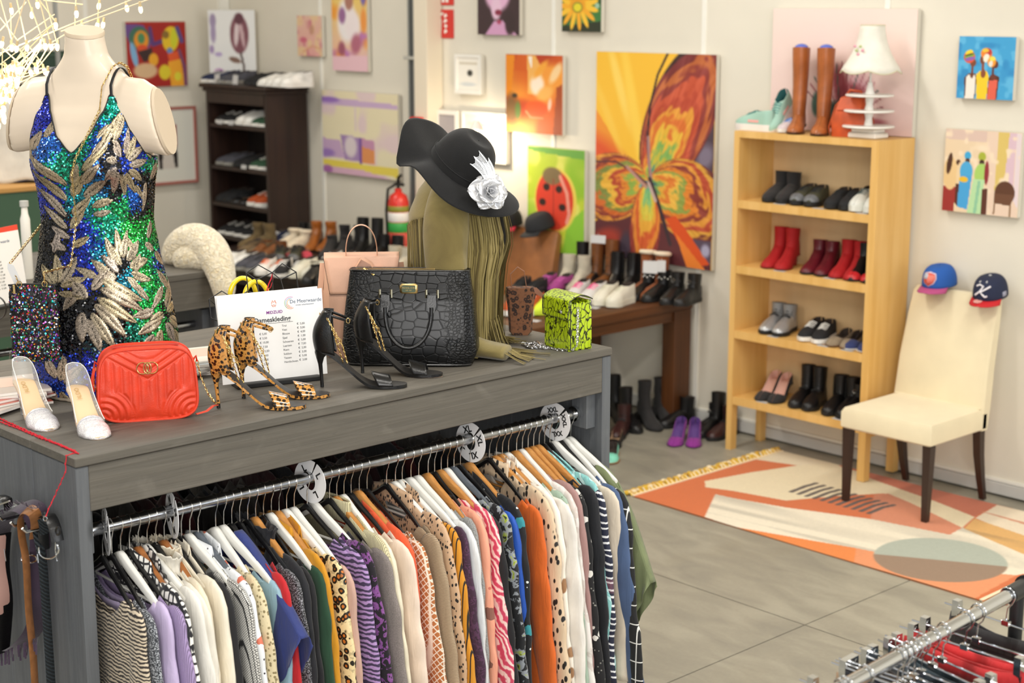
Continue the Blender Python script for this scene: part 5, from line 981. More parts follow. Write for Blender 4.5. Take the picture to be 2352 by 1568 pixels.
def face(u, v, s):
    x = (u*2-1); zq = (v*2-1); X = x*math.sqrt(max(0, 1-.5*abs(zq)**8)) ; Zq = zq*math.sqrt(max(0, 1-.5*abs(x)**8))
    px_ = X*bw*(1-.05*Zq+.03*(1-Zq*Zq))*.985; pz = bh/2+Zq*bh/2*.985; edge = max(abs(x), abs(zq)); puff = .010*(1-edge**6)
    if s < 0:
        dd = groove(px_, pz)/.0045; q = -.0022*math.exp(-dd*dd)+.0012*(1-math.exp(-dd*dd*.3)); q *= ss(1, .9, edge)
    else: q = 0
    return Vector((px_, s*(bd+puff+q), pz))
def facep(u, v):
    x, z = outl(u, .985*v+.0001); puff = .010*(1-v**6); dd = groove(x, z)/.0045; q = (-.0034*math.exp(-dd*dd)+.0012*(1-math.exp(-dd*dd*.3)))*ss(1, .92, v)
    return Vector((x, -(bd+puff+q), z))
b.grid(facep, 260, 90, cu=True); o = b.obj('front_panel', m_coral, rb_, ang=180)
B().grid(lambda u, v: (lambda q: Vector((q[0], bd+.008*(1-v**4), q[1])))(outl(u, .985*v+.0001)), 40, 8, cu=True).obj('back_panel', m_coral, rb_, ang=180)
b = B().loft([[(lambda q: (q[0], y, q[1]))(outl(j/56, k)) for j in range(56)] for y, k in ((-bd, .985), (-bd*.5, 1.0), (bd*.5, 1.0), (bd, .985))], caps=False); b.obj('gusset', m_coral, rb_)
for y in (-bd-.001, bd+.001): B().tube([(lambda q: (q[0], y, q[1]))(outl(j/64, .995)) for j in range(64)], .0036, 7, closed=True).obj('piping', m_coral, rb_)
B().box((-.09, -.006, bh-.002), (.09, .006, bh+.0015)).obj('zip', m_coral2, rb_)
for cx_, w_ in ((-.0125, .0155), (.0125, .0155), (0, .010)): B().tube([(cx_+w_*math.cos(TAU*j/28), -bd-.0115-(.002 if w_ < .012 else 0), .150+.016*math.sin(TAU*j/28)) for j in range(28)], .0016, 8, closed=True).obj('ring_emblem', gold, rb_)
for s in (-1, 1):
    B().tube([(s*bw*1.0, 0, .155), (s*(bw+.008), 0, .165), (s*(bw+.010), 0, .150)], [(.008, .003)]*3, 6).obj('side_tab', m_coral, rb_)
    B().tube([(s*(bw+.010)+.004*math.cos(TAU*j/10), .0+.006*math.sin(TAU*j/10)*0, .146+.007*math.sin(TAU*j/10)) for j in range(10)], .0014, 5, closed=True).obj('ring', gold, rb_)
chain('chain_strap', [(bw+.012, 0, .14), (bw+.02, -.002, .10), (bw+.035, -.004, .06), (bw+.05, -.01, .035), (bw+.06, .01, .02)], gold, rb_, .012, .0013, .0036)
chain('chain_strap', [(-bw-.012, -.004, .14), (-bw-.012, -.01, .10), (-bw-.008, -.012, .085)], gold, rb_, .012, .0013, .0036)
B().tube([(bw+.062, .012, .018), (bw+.05, .0, .02), (bw+.03, -.01, .008), (bw+.0, -.02, .004)], [(.006, .0015)]*4, 6).obj('leather_strap', m_coral, rb_)
B().tube([(-bw-.01, -.01, .15), (-bw-.018, -.016, .12), (-bw-.016, -.014, .085)], [(.006, .0015)]*3, 6).obj('leather_strap', m_coral, rb_)

# --- clear pumps with glitter toes
m_clear = N('clear_vinyl'); m_clear.set(rough=.08, trans=.0, alpha=.24, spec=.8, coat=.6); m_clear.base('eef0ee'); m_clear = m_clear.m
m_glit = N('rhinestones'); vq = m_glit.vor(430, rand=.35); m_glit.base(m_glit.ramp(vq.outputs['Color'], [(0., 'c8c4cc'), (.45, 'efeeee'), (.75, 'ffffff'), (1., 'd8c4dc')])); m_glit.set(rough=.18, metal=.35, coat=.6); m_glit.bump(vq.outputs['Distance'], 1., .0016); m_glit = m_glit.m
m_ins = M('insole_beige', 'dcbf98', .5); m_pgold = M('stamp_gold', 'cfae74', .4, .3)
def clear_pump(toe, ang, label):
    L = .235; t = thing('clear_pump', label, 'shoe', toe-Vector((math.cos(ang), math.sin(ang), 0))*L, ang, 'clear pumps'); H = .092
    def zb(u): return .004+H*(1-ss(.12, .70, u))
    def wd(u): return .040*interp([0, .05, .15, .35, .55, .75, .88, .96, 1], [.25, .60, .74, .70, .84, 1, .86, .58, .20], u)
    n_ = 30; b = B(); b.loft([[(u*L, s*wd(u)*.97, z) for s, z in ((-1, zb(u)+.002), (-.6, zb(u)+.0035), (.6, zb(u)+.0035), (1, zb(u)+.002), (1, zb(u)-.002), (-1, zb(u)-.002))] for u in [k/n_ for k in range(n_+1)]]); b.obj('insole', m_ins, t)
    B().loft([[(u*L, s*wd(u)*1.02, z) for s, z in ((-1, zb(u)-.0022), (1, zb(u)-.0022), (.9, zb(u)-.005), (-.9, zb(u)-.005))] for u in [k/n_ for k in range(n_+1)]]).obj('outsole', M('sole_nude', 'c8a88a', .5), t)
    b = B()
    def wall(u, v):                        # runs from the toe box back around the heel and forward again
        s = -1 if u < .5 else 1; q = abs(u-.5)*2; uu = .63*q; hgt = interp([0, .12, .3, .55, .8, 1], [.066, .060, .044, .030, .026, .024], q)
        w_ = wd(max(uu, .0))*(1.0+.04*v); x = uu*L-.004*math.sin(PI*v)*(1-ss(0, .2, q)) ; y = s*w_*min(1, math.sqrt(max(0, q))/.16 if q < .0256 else 1)*(1-.18*v*ss(.5, 0, q)); return Vector((x, y, zb(uu)+hgt*v))
    b.grid(wall, 60, 8); o = b.obj('vinyl_upper', m_clear, t, ang=180); solid(o, .0012)
    B().tube([wall(k/60, 1.0) for k in range(61)], .0011, 6).obj('rim', M('clear_rim', 'e9e9e4', .3), t)
    rings = [[(u*L+(.012*(1-(a_/PI*2-1)**2) if u < .64 else 0)-(.02*(1-abs(math.cos(a_))) if u > 9 else 0), -wd(u)*1.07*math.cos(a_), zb(u)-.0035+(interp([.60, .72, .85, .94, 1.0], [.040, .037, .028, .018, .006], u))*math.sin(a_)**.72) for a_ in [PI*k_/20 for k_ in range(21)]] for u in [.60+.4*k/18 for k in range(19)]]
    B().loft(rings).obj('glitter_toe', m_glit, t, ang=180)
    for k in range(3): B().tube([(.50*L-.014*k+.0036*math.cos(TAU*j/10), wd(.5)*1.05+.0005, zb(.48)+.014+.004*k+.0036*math.sin(TAU*j/10)) for j in range(10)], .0011, 5, closed=True).obj('eyelet', silver, t)
    B().loft([[(.012+q*1.2*math.cos(TAU*j/12)+xo, q*math.sin(TAU*j/12), z) for j in range(12)] for z, q, xo in ((0, .007, .0), (.03, .008, 0), (.07, .013, 0), (H-.001, .024, .012))]).obj('clear_heel', M('acrylic', 'eef2f4', .05, trans=.9, ior=1.45), t)
    text('brand_stamp', 'ALDO', .017, m_pgold, t, frame((.062, 0, zb(.26)+.0062), (-.86, .0, .5), (0, -1, 0)) @ Matrix.Rotation(0, 4, 'Z'), .0002)
    return t
clear_pump(onz(116, 990, KT), R(-8), 'clear vinyl pump with glitter toe, the left one at the counter corner')
clear_pump(onz(232, 1009, KT), R(-12), 'clear vinyl pump with glitter toe, the right one touching the red bag')

# --- high-heeled sandals
def leopard_mat(name, base, ring, inner, scale, gloss=.15, coat=.8, obj='Object'):
    n = N(name); wob = n.noise(scale*.8, 2); mp = n.co(); vm = n.new('ShaderNodeVectorMath', operation='ADD'); sc2 = n.new('ShaderNodeVectorMath', operation='SCALE'); sc2.inputs['Scale'].default_value = .45/scale
    n.ln(wob.outputs['Color'], sc2.inputs[0]); n.ln(mp, vm.inputs[0]); n.ln(sc2.outputs[0], vm.inputs[1])
    v = n.vor(scale, rand=.85, co=vm.outputs[0]); c = n.ramp(v.outputs['Distance'], [(0, inner), (.20, inner), (.26, ring), (.44, ring), (.48, base), (1, base)]); nz = n.noise(scale*1.5, 3)
    n.base(n.mix(.35, c, n.mix(n.ramp(nz.outputs[0], [(.40, 0.), (.46, 1.)]), ring, c))); n.set(rough=gloss, coat=coat); return n.m
m_leo = leopard_mat('leopard_patent', 'c98f46', '16100c', '3a2415', 95)
def sandal(name, heel_at, ang, m, sole_m, label, group, strap='loose', L=.235):
    t = thing(name, label, 'shoe', heel_at, ang, group); H = .108
    def zb(u): return .0088+(H)*(1-ss(.02, .66, u))**1.0
    def wd(u): return .037*interp([0, .06, .2, .4, .6, .75, .9, .97, 1], [.40, .66, .68, .56, .80, 1, .84, .52, .16], u)
    K = 34; us = [k/K for k in range(K+1)]; X = lambda u: -.014+u*(L+.014)
    B().loft([[(X(u), s*wd(u), z) for s, z in ((-1, zb(u)+.002), (-.5, zb(u)+.0032), (.5, zb(u)+.0032), (1, zb(u)+.002), (1, zb(u)+.0002), (-1, zb(u)+.0002))] for u in us]).obj('footbed', M('footbed_black', '2e2c2a', .45), t)
    B().loft([[(X(u), s*wd(u)*1.04, z) for s, z in ((-1, zb(u)+.0015), (1, zb(u)+.0015), (1, zb(u)-.0072), (-1, zb(u)-.0072))] for u in us]).obj('sole', m, t)
    B().loft([[(X(u), s*wd(u)*.9, z) for s, z in ((-1, zb(u)-.0073), (1, zb(u)-.0073), (1, zb(u)-.0085), (-1, zb(u)-.0085))] for u in us]).obj('outsole', sole_m, t)
    # heel and its tip
    hs = [(.005, 0, .0055, .0045), (.03, -.001, .005, .0045), (.07, -.004, .0065, .006), (.09, -.004, .012, .012), (.106, .002, .022, .021), (.1125, .008, .027, .024)]
    B().loft([[(xo+a*math.cos(TAU*j/14), c*math.sin(TAU*j/14), z) for j in range(14)] for z, xo, a, c in hs]).obj('stiletto_heel', m, t)
    B().lathe([(.0055, 0), (.0055, .006)], 12).obj('heel_tip', blackpl, t)
    # heel cup rising to the ankle
    def cup(u, v):
        a = (u*2-1)*R(112-34*v**1.2); rx = .044-.010*v+.012*math.sin(PI*v); ry = .028+.001*v+.005*math.sin(PI*v); xc = .026+.018*v
        return Vector((xc-rx*math.cos(a)-.006*math.sin(PI*v), ry*math.sin(a), .112+.118*v+(.006*v)*math.cos(a)-.012*(abs(u*2-1)**3)*(1-v)))
    b = B().grid(cup, 30, 18); o = b.obj('heel_cup', [m], t, ang=180); solid(o, .0018)
    B().tube([cup(k/30, 1) for k in range(31)], .0013, 6).obj('cup_rim', blackpl, t)
    B().box((.003, -.0022, .165), (.0055, .0022, .225), bev=.0006).obj('zip', gold, t, loc=(-.006, 0, 0)); B().box((-.0115, -.0016, .175), (-.009, .0016, .198), bev=.0006).obj('zip_pull', gold, t)
    # toe band
    def band(u, v):
        a = PI*u; uu = .66+.17*v+.03*math.cos(a); c = X(uu); w_ = wd(.76)*(1.08-.02*v); return Vector((c-.016*math.sin(a)*(1-v*.6), -w_*math.cos(a), zb(uu)+.001+(.038-.012*v)*math.sin(a)))
    o = B().grid(band, 22, 8).obj('toe_band', m, t, ang=180); solid(o, .0018)
    # ankle strap with buckle
    P = []
    for k in range(25):
        a = -PI*.52+PI*1.04*k/24; P.append(cup(.93, .93).lerp(cup(.07, .93), k/24)+Vector((math.cos(a)*(.062 if strap == 'loose' else .03), 0, -.022*math.cos(a) if strap == 'loose' else .004*math.cos(a))))
        P[-1].y = -math.sin(a)*.027
    B().tube(P, [(.0042, .0012)]*len(P), 6, flat=(0, 0, 1)).obj('ankle_strap', m if strap != 'loose' else m, t)
    q = P[16]; B().tube([q+Vector((.002+.0055*math.cos(TAU*j/10), -.003, .0075*math.sin(TAU*j/10))) for j in range(10)], .0012, 5, closed=True).obj('buckle', gold, t)
    for k, (du, lab) in enumerate(((0, 1), (.012, 2))):
        s0 = cup(.06 if k == 0 else .1, .86); s0.y = -.030; e0 = Vector((X(.30)+du, -.022, zb(.30)+.006))
        m0 = s0.lerp(e0, .5)+Vector((.006+.010*k, -.003, -.016)); chain('chain', [s0+Vector((0, 0, 0)), s0.lerp(m0, .5)+Vector((.002, -.001, -.004)), m0, m0.lerp(e0, .5)+Vector((.001, 0, -.003)), e0], gold, t, .0105, .0012, .0034)
    q = cup(.05, .25); B().tube([Vector((.055+.009*math.cos(TAU*j/12), -.031, .146+.009*math.sin(TAU*j/12))) for j in range(12)], .0013, 5, closed=True).obj('chain_ring', gold, t)
    return t
def ang2(a, b_): return math.atan2(b_.y-a.y, b_.x-a.x)
h1, t1 = onz(502, 936, KT), onz(703, 936, KT); sandal('heeled_sandal', h1, ang2(h1, t1), m_leo, M('outsole_black', '191817', .5), 'leopard patent stiletto sandal at the counter edge, front one', 'leopard sandals', L=(t1-h1).length)
h2, t2 = onz(560, 914, KT), onz(758, 910, KT); sandal('heeled_sandal', h2, ang2(h2, t2), m_leo, M('outsole_black'), 'leopard patent stiletto sandal in front of the price board, rear one', 'leopard sandals', L=(t2-h2).length)
m_kl = M('black_calf', '0d0d0e', .3, var=.05, vs=30, bump=.15, bs=260, coat=.12)
h3, t3 = onz(740, 888, KT), onz(935, 888, KT); sandal('heeled_sandal', h3, ang2(h3, t3), m_kl, M('outsole_black'), 'black leather stiletto sandal nearest the counter edge', 'black sandals', L=(t3-h3).length)
h4, t4 = onz(833, 856, KT), onz(1016, 864, KT); sandal('heeled_sandal', h4, ang2(h4, t4), m_kl, M('outsole_nude', 'c8a78e', .5), 'black leather stiletto sandal leaning close to the black tote', 'black sandals', strap='tight', L=(t4-h4).length)

# --- black crocodile tote
n = N('croc_leather'); wv = n.noise(9, 2); mp = n.co((1, 1, 1.35)); vm = n.new('ShaderNodeVectorMath', operation='ADD'); s2 = n.new('ShaderNodeVectorMath', operation='SCALE'); s2.inputs['Scale'].default_value = .02; n.ln(wv.outputs['Color'], s2.inputs[0]); n.ln(mp, vm.inputs[0]); n.ln(s2.outputs[0], vm.inputs[1])
big = n.vor(27, 'DISTANCE_TO_EDGE', .5, vm.outputs[0]); small = n.vor(75, 'DISTANCE_TO_EDGE', .9, vm.outputs[0])
sx_n = n.new('ShaderNodeSeparateXYZ'); n.ln(n.co(), sx_n.inputs[0]); ax_ = n.math('ABSOLUTE', sx_n.outputs[0]); msk = n.ramp(n.math('MULTIPLY', ax_, 4.), [(.42, 0.), (.62, 1.)])
hb = n.ramp(big.outputs['Distance'], [(0, 0.), (.05, .9), (.12, 1.)]); hs_ = n.ramp(small.outputs['Distance'], [(0, 0.), (.10, .8), (.3, 1.)]); hh_ = n.mix(msk, hb, hs_)
n.base(n.mix(hh_, '040405', '0a0b0d')); n.set(rough=.34, coat=.1, spec=.35); n.bump(hh_, .8, .0022); m_croc = n.m
a0, a1 = onz(785, 843, KT), onz(1092, 846, KT); ra = ang2(a0, a1); tw_ = (a1-a0).length/2
tt = thing('tote_bag', 'large black crocodile leather tote with gold zip and badge', 'bag', (a0+a1)/2+Vector((-math.sin(ra), math.cos(ra), 0))*.085, ra)
TH_ = .300
def tote_ring(z, k=1.):
    v = z/TH_; hw = interp([0, .15, .5, 1], [tw_*.93, tw_*1.03, tw_*.99, tw_*.90], v)*k; d0 = interp([0, .1, .6, 1], [.066, .078, .06, .028], v)*k; P = []
    for j in range(48):
        a = TAU*j/48; c, s = math.cos(a), math.sin(a); e = .28
        P.append((abs(c)**e*(1 if c > 0 else -1)*hw, abs(s)**(e*1.3)*(1 if s > 0 else -1)*d0*(1-.12*(1-abs(c))*0), z+.006*abs(math.cos(a))*0))
    return P
B().loft([tote_ring(z, k) for z, k in ((0, .94), (.004, .985), (.012, 1), (.05, 1), (.1, 1), (.15, 1), (.2, 1), (.25, 1), (.29, 1), (TH_, .995))]).obj('body', m_croc, tt, ang=60)
B().tube([(x, y, z) for x, y, z in tote_ring(TH_-.001)], .0028, 6, closed=True).obj('top_binding', m_kl, tt)
B().tube([(x, y, z) for x, y, z in tote_ring(.006)], .003, 6, closed=True).obj('bottom_piping', m_kl, tt)
b = B()
for k in range(90): x = -tw_*.8+k/89*tw_*1.6; b.box((x-.0012, -.002, TH_+.001), (x+.0012, .002, TH_+.0028))
o = b.obj('zip_teeth', gold, tt); o['kind'] = 'stuff'
B().box((-.0, -.0, 0), (.045, .007, .004), bev=.001).obj('zip_pull', gold, tt, loc=(-tw_*.70, -.012, TH_+.001), rot=(R(30), R(25), R(-30)))
for sx in (-1, 1): B().tube([(sx*tw_*.74, -.066+.02*(z-.03)/.27*1.6-.0, z) for z in (.03, .1, .18, .25, .292)], .0012, 4).obj('side_seam', m_kl, tt)
def tfy(z): return -interp([0, .1, .6, 1], [.066, .078, .06, .028], z/TH_)
b = B(); cz = .245
b.loft([[(x*.028*k, tfy(cz)-y, cz+zq*.016*k) for x, zq in ((-1, -.7), (-.8, -1), (.8, -1), (1, -.7), (1, .7), (.8, 1), (-.8, 1), (-1, .7))] for y, k in ((-.002, 1), (.004, 1), (.0055, .9))]); b.obj('badge', gold, tt, rot=(0, 0, 0))
bd_ = B().loft([[(x*.022*k, tfy(cz)-y, cz+zq*.011*k) for x, zq in ((-1, -.7), (-.8, -1), (.8, -1), (1, -.7), (1, .7), (.8, 1), (-.8, 1), (-1, .7))] for y, k in ((.0052, 1), (.0062, .98))]); bd_.obj('badge_plate', M('badge_green', '4f5a48', .4, .6), tt)
text('badge_lettering', 'MICHAEL KORS', .0062, gold, tt, frame((0, tfy(cz)-.0064, cz+.0012), (1, 0, 0), (0, 0, 1)), .0003); text('badge_lettering', 'NY  NY', .0058, gold, tt, frame((0, tfy(cz)-.0064, cz-.0065), (1, 0, 0), (0, 0, 1)), .0003)
for sx in (-1, 1):
    x = sx*.073; zt2 = .235; y0 = tfy(zt2)-.003
    B().tube([(x-.018, y0, zt2+.008), (x-.018, y0-.001, zt2-.018), ], .004, 6).obj('handle_ring', M('pale_gold', 'e2d8b8', .2, 1), tt); B().tube([(x+.018, y0, zt2+.008), (x+.018, y0-.001, zt2-.018)], .004, 6).obj('handle_ring', M('pale_gold'), tt)
    B().box((x-.016, y0-.002, zt2-.002), (x+.016, y0+.003, zt2+.012), bev=.001).obj('ring_loop', m_kl, tt)
    B().prism([(-.013, .0), (.013, 0), (.015, -.03), (.009, -.052), (0, -.06), (-.009, -.052), (-.015, -.03)], lambda a, z, d: (x+a, tfy(zt2+z-.01)-.006-d, zt2-.008+z), .003).obj('handle_tab', m_kl, tt)
P = []
for k in range(25):
    a = PI*k/24; P.append((-.073*math.cos(a), tfy(.18-.115*math.sin(a))-.012-.006*math.sin(a), .19-.125*math.sin(a)**.8))
B().tube(P, .0062, 10).obj('handle', m_kl, tt)
P = [(-.073*math.cos(PI*k/24), .04+.03*math.sin(PI*k/24), .235-.09*math.sin(PI*k/24)) for k in range(25)]; B().tube(P, .0062, 8).obj('handle', m_kl, tt, label='rear handle')

# --- price board on its black foot, with the wire hexagons behind it
s0, s1 = onz(512, 893, KT), onz(752, 866, KT); sa = ang2(s0, s1); sw = (s1-s0).length; nrm = Vector((math.sin(sa), -math.cos(sa), 0))
pb = thing('price_board', 'white clothing price list in front of the yellow bag handles', 'sign', (s0+s1)/2-nrm*.0, sa)
tl = R(7)
def bp(x, z, d=0): return Vector((x, z*math.sin(tl)-d*math.cos(tl), .012+z*math.cos(tl)+d*math.sin(tl)*0))
hw2, hh2 = sw/2, .262
B().prism([(-hw2, 0), (hw2, 0), (hw2, hh2), (-hw2, hh2)], lambda x, z, d: bp(x, z, d), .0012).obj('sheet', M('sign_sheet', 'e9e8e6', .35), pb)
B().prism([(-hw2+.01, 0), (hw2-.006, 0), (hw2-.012, hh2+.006), (-hw2-.004, hh2+.002)], lambda x, z, d: bp(x, z, -.004-d), .001).obj('rear_sheet', M('sign_sheet'), pb)
B().box((-hw2*.78, -.03, 0), (hw2*.82, .04, .013), bev=.002).obj('foot', blackpl, pb)
ink = M('ink_dark', '2e3234', .6); pur = M('ink_purple', '7a2a86', .6); orn = M('ink_orange', 'e0682c', .6); navy = M('ink_navy', '2c4a6c', .6)
def tx(s, x, z, size, m, al='LEFT', off=0): return text('lettering', s, size, m, pb, frame(bp(x, z, .0014), (1, 0, 0), bp(0, 1)-bp(0, 0)), .0002, al, off)
tx('MIDZUID', .010, hh2-.064, .0125, pur, 'CENTER', .0003)
zl = [(-.012, 0), (-.006, .012), (0, .004), (.006, .012), (.012, 0)]
for dz_ in (-.026, -.036):
    B().tube([bp(.010+x*.6, hh2+dz_-.008+z*.8, .0014) for x, z in (zl if dz_ > -.03 else [(-.012, .009), (-.004, 0), (0, .010), (.005, 0), (.010, .008)])], .0011, 5).obj('logo_mark', orn, pb)
tx('De Meerwaarde', .060, hh2-.038, .0155, navy); tx('circulair ambachtsnetwerk', .078, hh2-.046, .0055, navy)
for r, c, a0_, a1_ in ((.018, 'c77ab0', 60, 150), (.018, '7ab06a', 150, 230), (.018, 'e08a4a', 230, 300), (.014, '6aa0c8', 70, 200), (.014, 'd86a5a', 200, 290), (.010, 'e0a04a', 90, 270)):
    B().tube([bp(.062+r*math.cos(R(a0_+(a1_-a0_)*k/10)), hh2-.036+r*math.sin(R(a0_+(a1_-a0_)*k/10)), .0014) for k in range(11)], .0008, 4).obj('logo_arc', M('arc_'+c, c, .6), pb)
tx('Dameskleding', .002, hh2-.088, .0205, ink, 'CENTER', .0004); B().tube([bp(-.062, hh2-.0925, .0014), bp(.066, hh2-.0925, .0014)], .0006, 4).obj('underline', ink, pb)
for i, (a_, p_) in enumerate((('Trui', '5,00'), ('Vest', '5,00'), ('Blouse', '4,00'), ('Sjaal', '1,00'), ('Schoenen', '5,00'), ('Laarzen', '7,00'), ('Riem', '2,00'), ('Sokken', '2,00'), ('Tassen', '5,00'), ('Handschoen', '2,00'))):
    z = hh2-.106-.0122*i; tx(a_, .030, z, .0088, ink); tx('€', .078, z+.002, .0088, ink); tx(p_, .088, z+.002, .0088, ink)
for i, (a_, p_) in enumerate((('Broek', ''), ('Korte Broek', '5,00'), ('Legging', '2,50'), ('', '10,00'), ('', '7,50'), ('', '12,50'), ('', '7,50'), ('', '5,00'), ('', '2,00'))):
    z = hh2-.108-.0130*i; tx(a_, -.105, z-.004, .0088, ink)
    if p_: tx('€ '+p_, -.042, z-.004, .0088, ink)
wr = thing('wire_rack', 'black wire rack of open hexagons sticking up behind the price board', 'rack', pb.location-nrm*.012, sa)
def q2(x, y): return bp(-hw2+((450+x/3.36)-497)/243*2*hw2, hh2-((560+y/3.36)-(683-.136*((450+x/3.36)-497)))/785, -.004)
segs = [[(410, 215), (505, 148), (610, 205), (605, 345), (635, 355)], [(605, 345), (580, 358)], [(410, 215), (415, 360), (445, 372)], [(415, 360), (385, 380)], [(410, 215), (485, 268), (610, 205)], [(485, 268), (497, 370)], [(610, 205), (692, 128), (797, 190), (803, 325), (820, 332)], [(803, 325), (785, 330)], [(610, 205), (672, 255), (797, 190)], [(672, 255), (690, 345)], [(165, 487), (115, 440), (215, 370), (262, 400)], [(115, 440), (118, 585), (165, 607)]]
for sg in segs: B().tube([q2(*p_) for p_ in sg], .0019, 6).obj('wire', blackpl, wr)
b = B().tube([bp(-hw2+.01, hh2-.02, -.014), bp(hw2-.01, hh2-.02, -.014)], .0014, 6); b.obj('wire', blackpl, wr)
for x in (-.1, .1): B().tube([bp(x, hh2-.02, -.014), bp(x, 0, -.02)], .0014, 6).obj('wire', blackpl, wr)
rst = thing('red_ribbon', 'red and white twisted string tied to the wire hexagons', 'string', pb.location-nrm*.012, sa)
B().tube([q2(612, 208), q2(600, 250), q2(575, 300), q2(560, 345), q2(558, 388)], .0018, 5).obj('twist', M('twine_red', 'c82030', .7), rst); B().tube([q2(610, 206), q2(612, 260), q2(590, 320), q2(562, 352)], .001, 5).obj('tail', M('twine_red'), rst)
# yellow-handled bag behind the board
m_yel = M('yellow_patent', 'ecd21c', .15, coat=.7); yb = thing('handbag', 'bag with round yellow patent handles behind the price board', 'bag', pb.location-nrm*.10, sa)
b = B().loft([[(sx*w_, sy*.035, z) for sx, sy in ((-1, -1), (1, -1), (1, 1), (-1, 1))] for z, w_ in ((0, .10), (.02, .108), (.19, .10), (.21, .095))]); b.obj('body', m_kl, yb)
for x0, y0, r in ((-.020, .02, .040), (.008, -.022, .036)): 
    B().tube([(x0-.035+r*1.05*math.cos(PI*k/18), y0, .215+.030+(r*1.55)*math.sin(PI*k/18)-(.05 if k in (0, 18) else 0)) for k in range(19)], .0075, 10).obj('handle', m_yel, yb)

# --- blush backpack behind the tote
m_bl = M('blush_leather', 'd8a98e', .5, var=.04, vs=12, bump=.12, bs=260); m_bk = M('edge_paint', '2a2426', .6)
bc = onz(835, 812, KT); ba = R(52); bk = thing('backpack', 'blush pink leather backpack standing behind the black tote', 'bag', bc, ba)
bz = .318
B().loft([[(sx*w_, sy*d, z) for sx, sy in ((-1, -.6), (-.85, -1), (.85, -1), (1, -.6), (1, .8), (.9, 1), (-.9, 1), (-1, .8))] for z, w_, d in ((0, .115, .065), (.012, .122, .07), (.2, .125, .068), (.29, .118, .06), (bz, .108, .05))]).obj('body', m_bl, bk)
b = B(); 
def flap(u, v):
    x = (u*2-1)*(.122-.006*v); q = v*1.5
    if v < .35: return Vector((x, .055-.11*v/.35, bz+.008+.004*math.sin(PI*v/.35)))
    w_ = (v-.35)/.65; return Vector((x*(1-.12*w_), -.060-.014*math.sin(PI*w_*.5), bz+.008-.115*w_))
o = B().grid(flap, 16, 20).obj('flap', m_bl, bk); solid(o, .003)
for P in ([flap(k/16, 1) for k in range(17)], [flap(0, k/20) for k in range(21)], [flap(1, k/20) for k in range(21)]): B().tube(P, .0014, 5).obj('painted_edge', m_bk, bk)
P = [(-.05-.004*math.sin(PI*k/20)*0+.05*(1-math.cos(PI*k/20)), -.03+.0*k, bz+.012+.098*math.sin(PI*k/20)**.8) for k in range(21)]; B().tube(P, [(.0125, .0018)]*21, 6, flat=(0, 1, .0)).obj('top_handle', m_bl, bk)
B().tube([(-.02, -.075, bz-.02), (.0, -.085, bz+.012), (.03, -.088, bz-.005), (.055, -.086, bz-.05), (.06, -.086, bz-.09)], [(.010, .0018)]*5, 6, flat=(0, 1, .4)).obj('belt_strap', m_bl, bk)
B().box((.048, -.092, bz-.075), (.072, -.078, bz-.018), bev=.003).obj('belt_loop', m_bl, bk)
for s in (-1, 1): B().tube([(s*.126, .02, bz-.02), (s*.135, -.0, bz-.1), (s*.128, -.01, .15), (s*.124, 0, .04)], [(.010, .002)]*4, 6).obj('side_strap', m_bl, bk)
# --- green snakeskin bag and silver necklace
n = N('lime_snake'); wv = n.noise(22, 3, 1.2); dv = n.noise(26, 3); vmm = n.new('ShaderNodeVectorMath', operation='ADD'); scc = n.new('ShaderNodeVectorMath', operation='SCALE'); scc.inputs['Scale'].default_value = .035; n.ln(dv.outputs['Color'], scc.inputs[0]); n.ln(n.co((1.3, 1.3, .6)), vmm.inputs[0]); n.ln(scc.outputs[0], vmm.inputs[1]); vq = n.vor(52, 'DISTANCE_TO_EDGE', 1, vmm.outputs[0]); ms = n.noise(9, 2)
f = n.ramp(n.math('ADD', vq.outputs['Distance'], n.math('MULTIPLY', wv.outputs[0], .16)), [(.12, 0.), (.17, 1.)]); f2 = n.math('MAXIMUM', f, n.ramp(ms.outputs[0], [(.58, 0.), (.66, .75)]))
n.base(n.mix(f2, '1c220c', 'b4cc1a')); n.set(rough=.3, coat=.4); n.bump(n.vor(380).outputs['Distance'], .35, .001); m_sn = n.m
g0, g1 = onz(1252, 790, KT), onz(1312, 808, KT); ga = ang2(g0, g1); gw = .072; gb_ = thing('snakeskin_bag', 'small lime green snakeskin bag with silver chain at the far end', 'bag', (g0+g1)/2+Vector((-math.sin(ga), math.cos(ga), 0))*.035, ga)
gh = .165
for y, k in ((-.035, 1), (-.008, .97), (.018, .97), (.044, 1)):
    B().loft([[(sx*gw*k*w2, y+dy, z) for sx, dy in ((-1, .0), (-.95, -.006), (.95, -.006), (1, 0), (1, .006), (-1, .006))] for z, w2 in ((0, .96), (.006, 1), (gh*.96, .95), (gh*k, .92))]).obj('panel', m_sn, gb_)
for sx in (-1, 1):
    B().loft([[(sx*gw*(.90+.07*((i+1) % 2)), y, z) for i, y in enumerate((-.034, -.022, -.008, .005, .018, .031, .044))]+[(sx*gw*.8, .04, z), (sx*gw*.8, -.03, z)] for z in (.004, gh*.5, gh*.95)]).obj('gusset', m_sn, gb_)
    B().tube([(sx*gw*1.0, -.036, z) for z in (.004, .08, gh*.95)], .0018, 5).obj('edge', m_bk, gb_)
def gf(u, v):
    x = (u*2-1)*gw*1.05*(1-.08*max(0, v-.8)/.2); 
    if v < .6: a = v/.6; return Vector((x, .05-.092*a, gh+.004+.016*math.sin(PI*a)))
    a = (v-.6)/.4; return Vector((x, -.044-.004*a, gh+.004-.062*a))
o = B().grid(gf, 12, 24).obj('flap', m_sn, gb_); solid(o, .003)
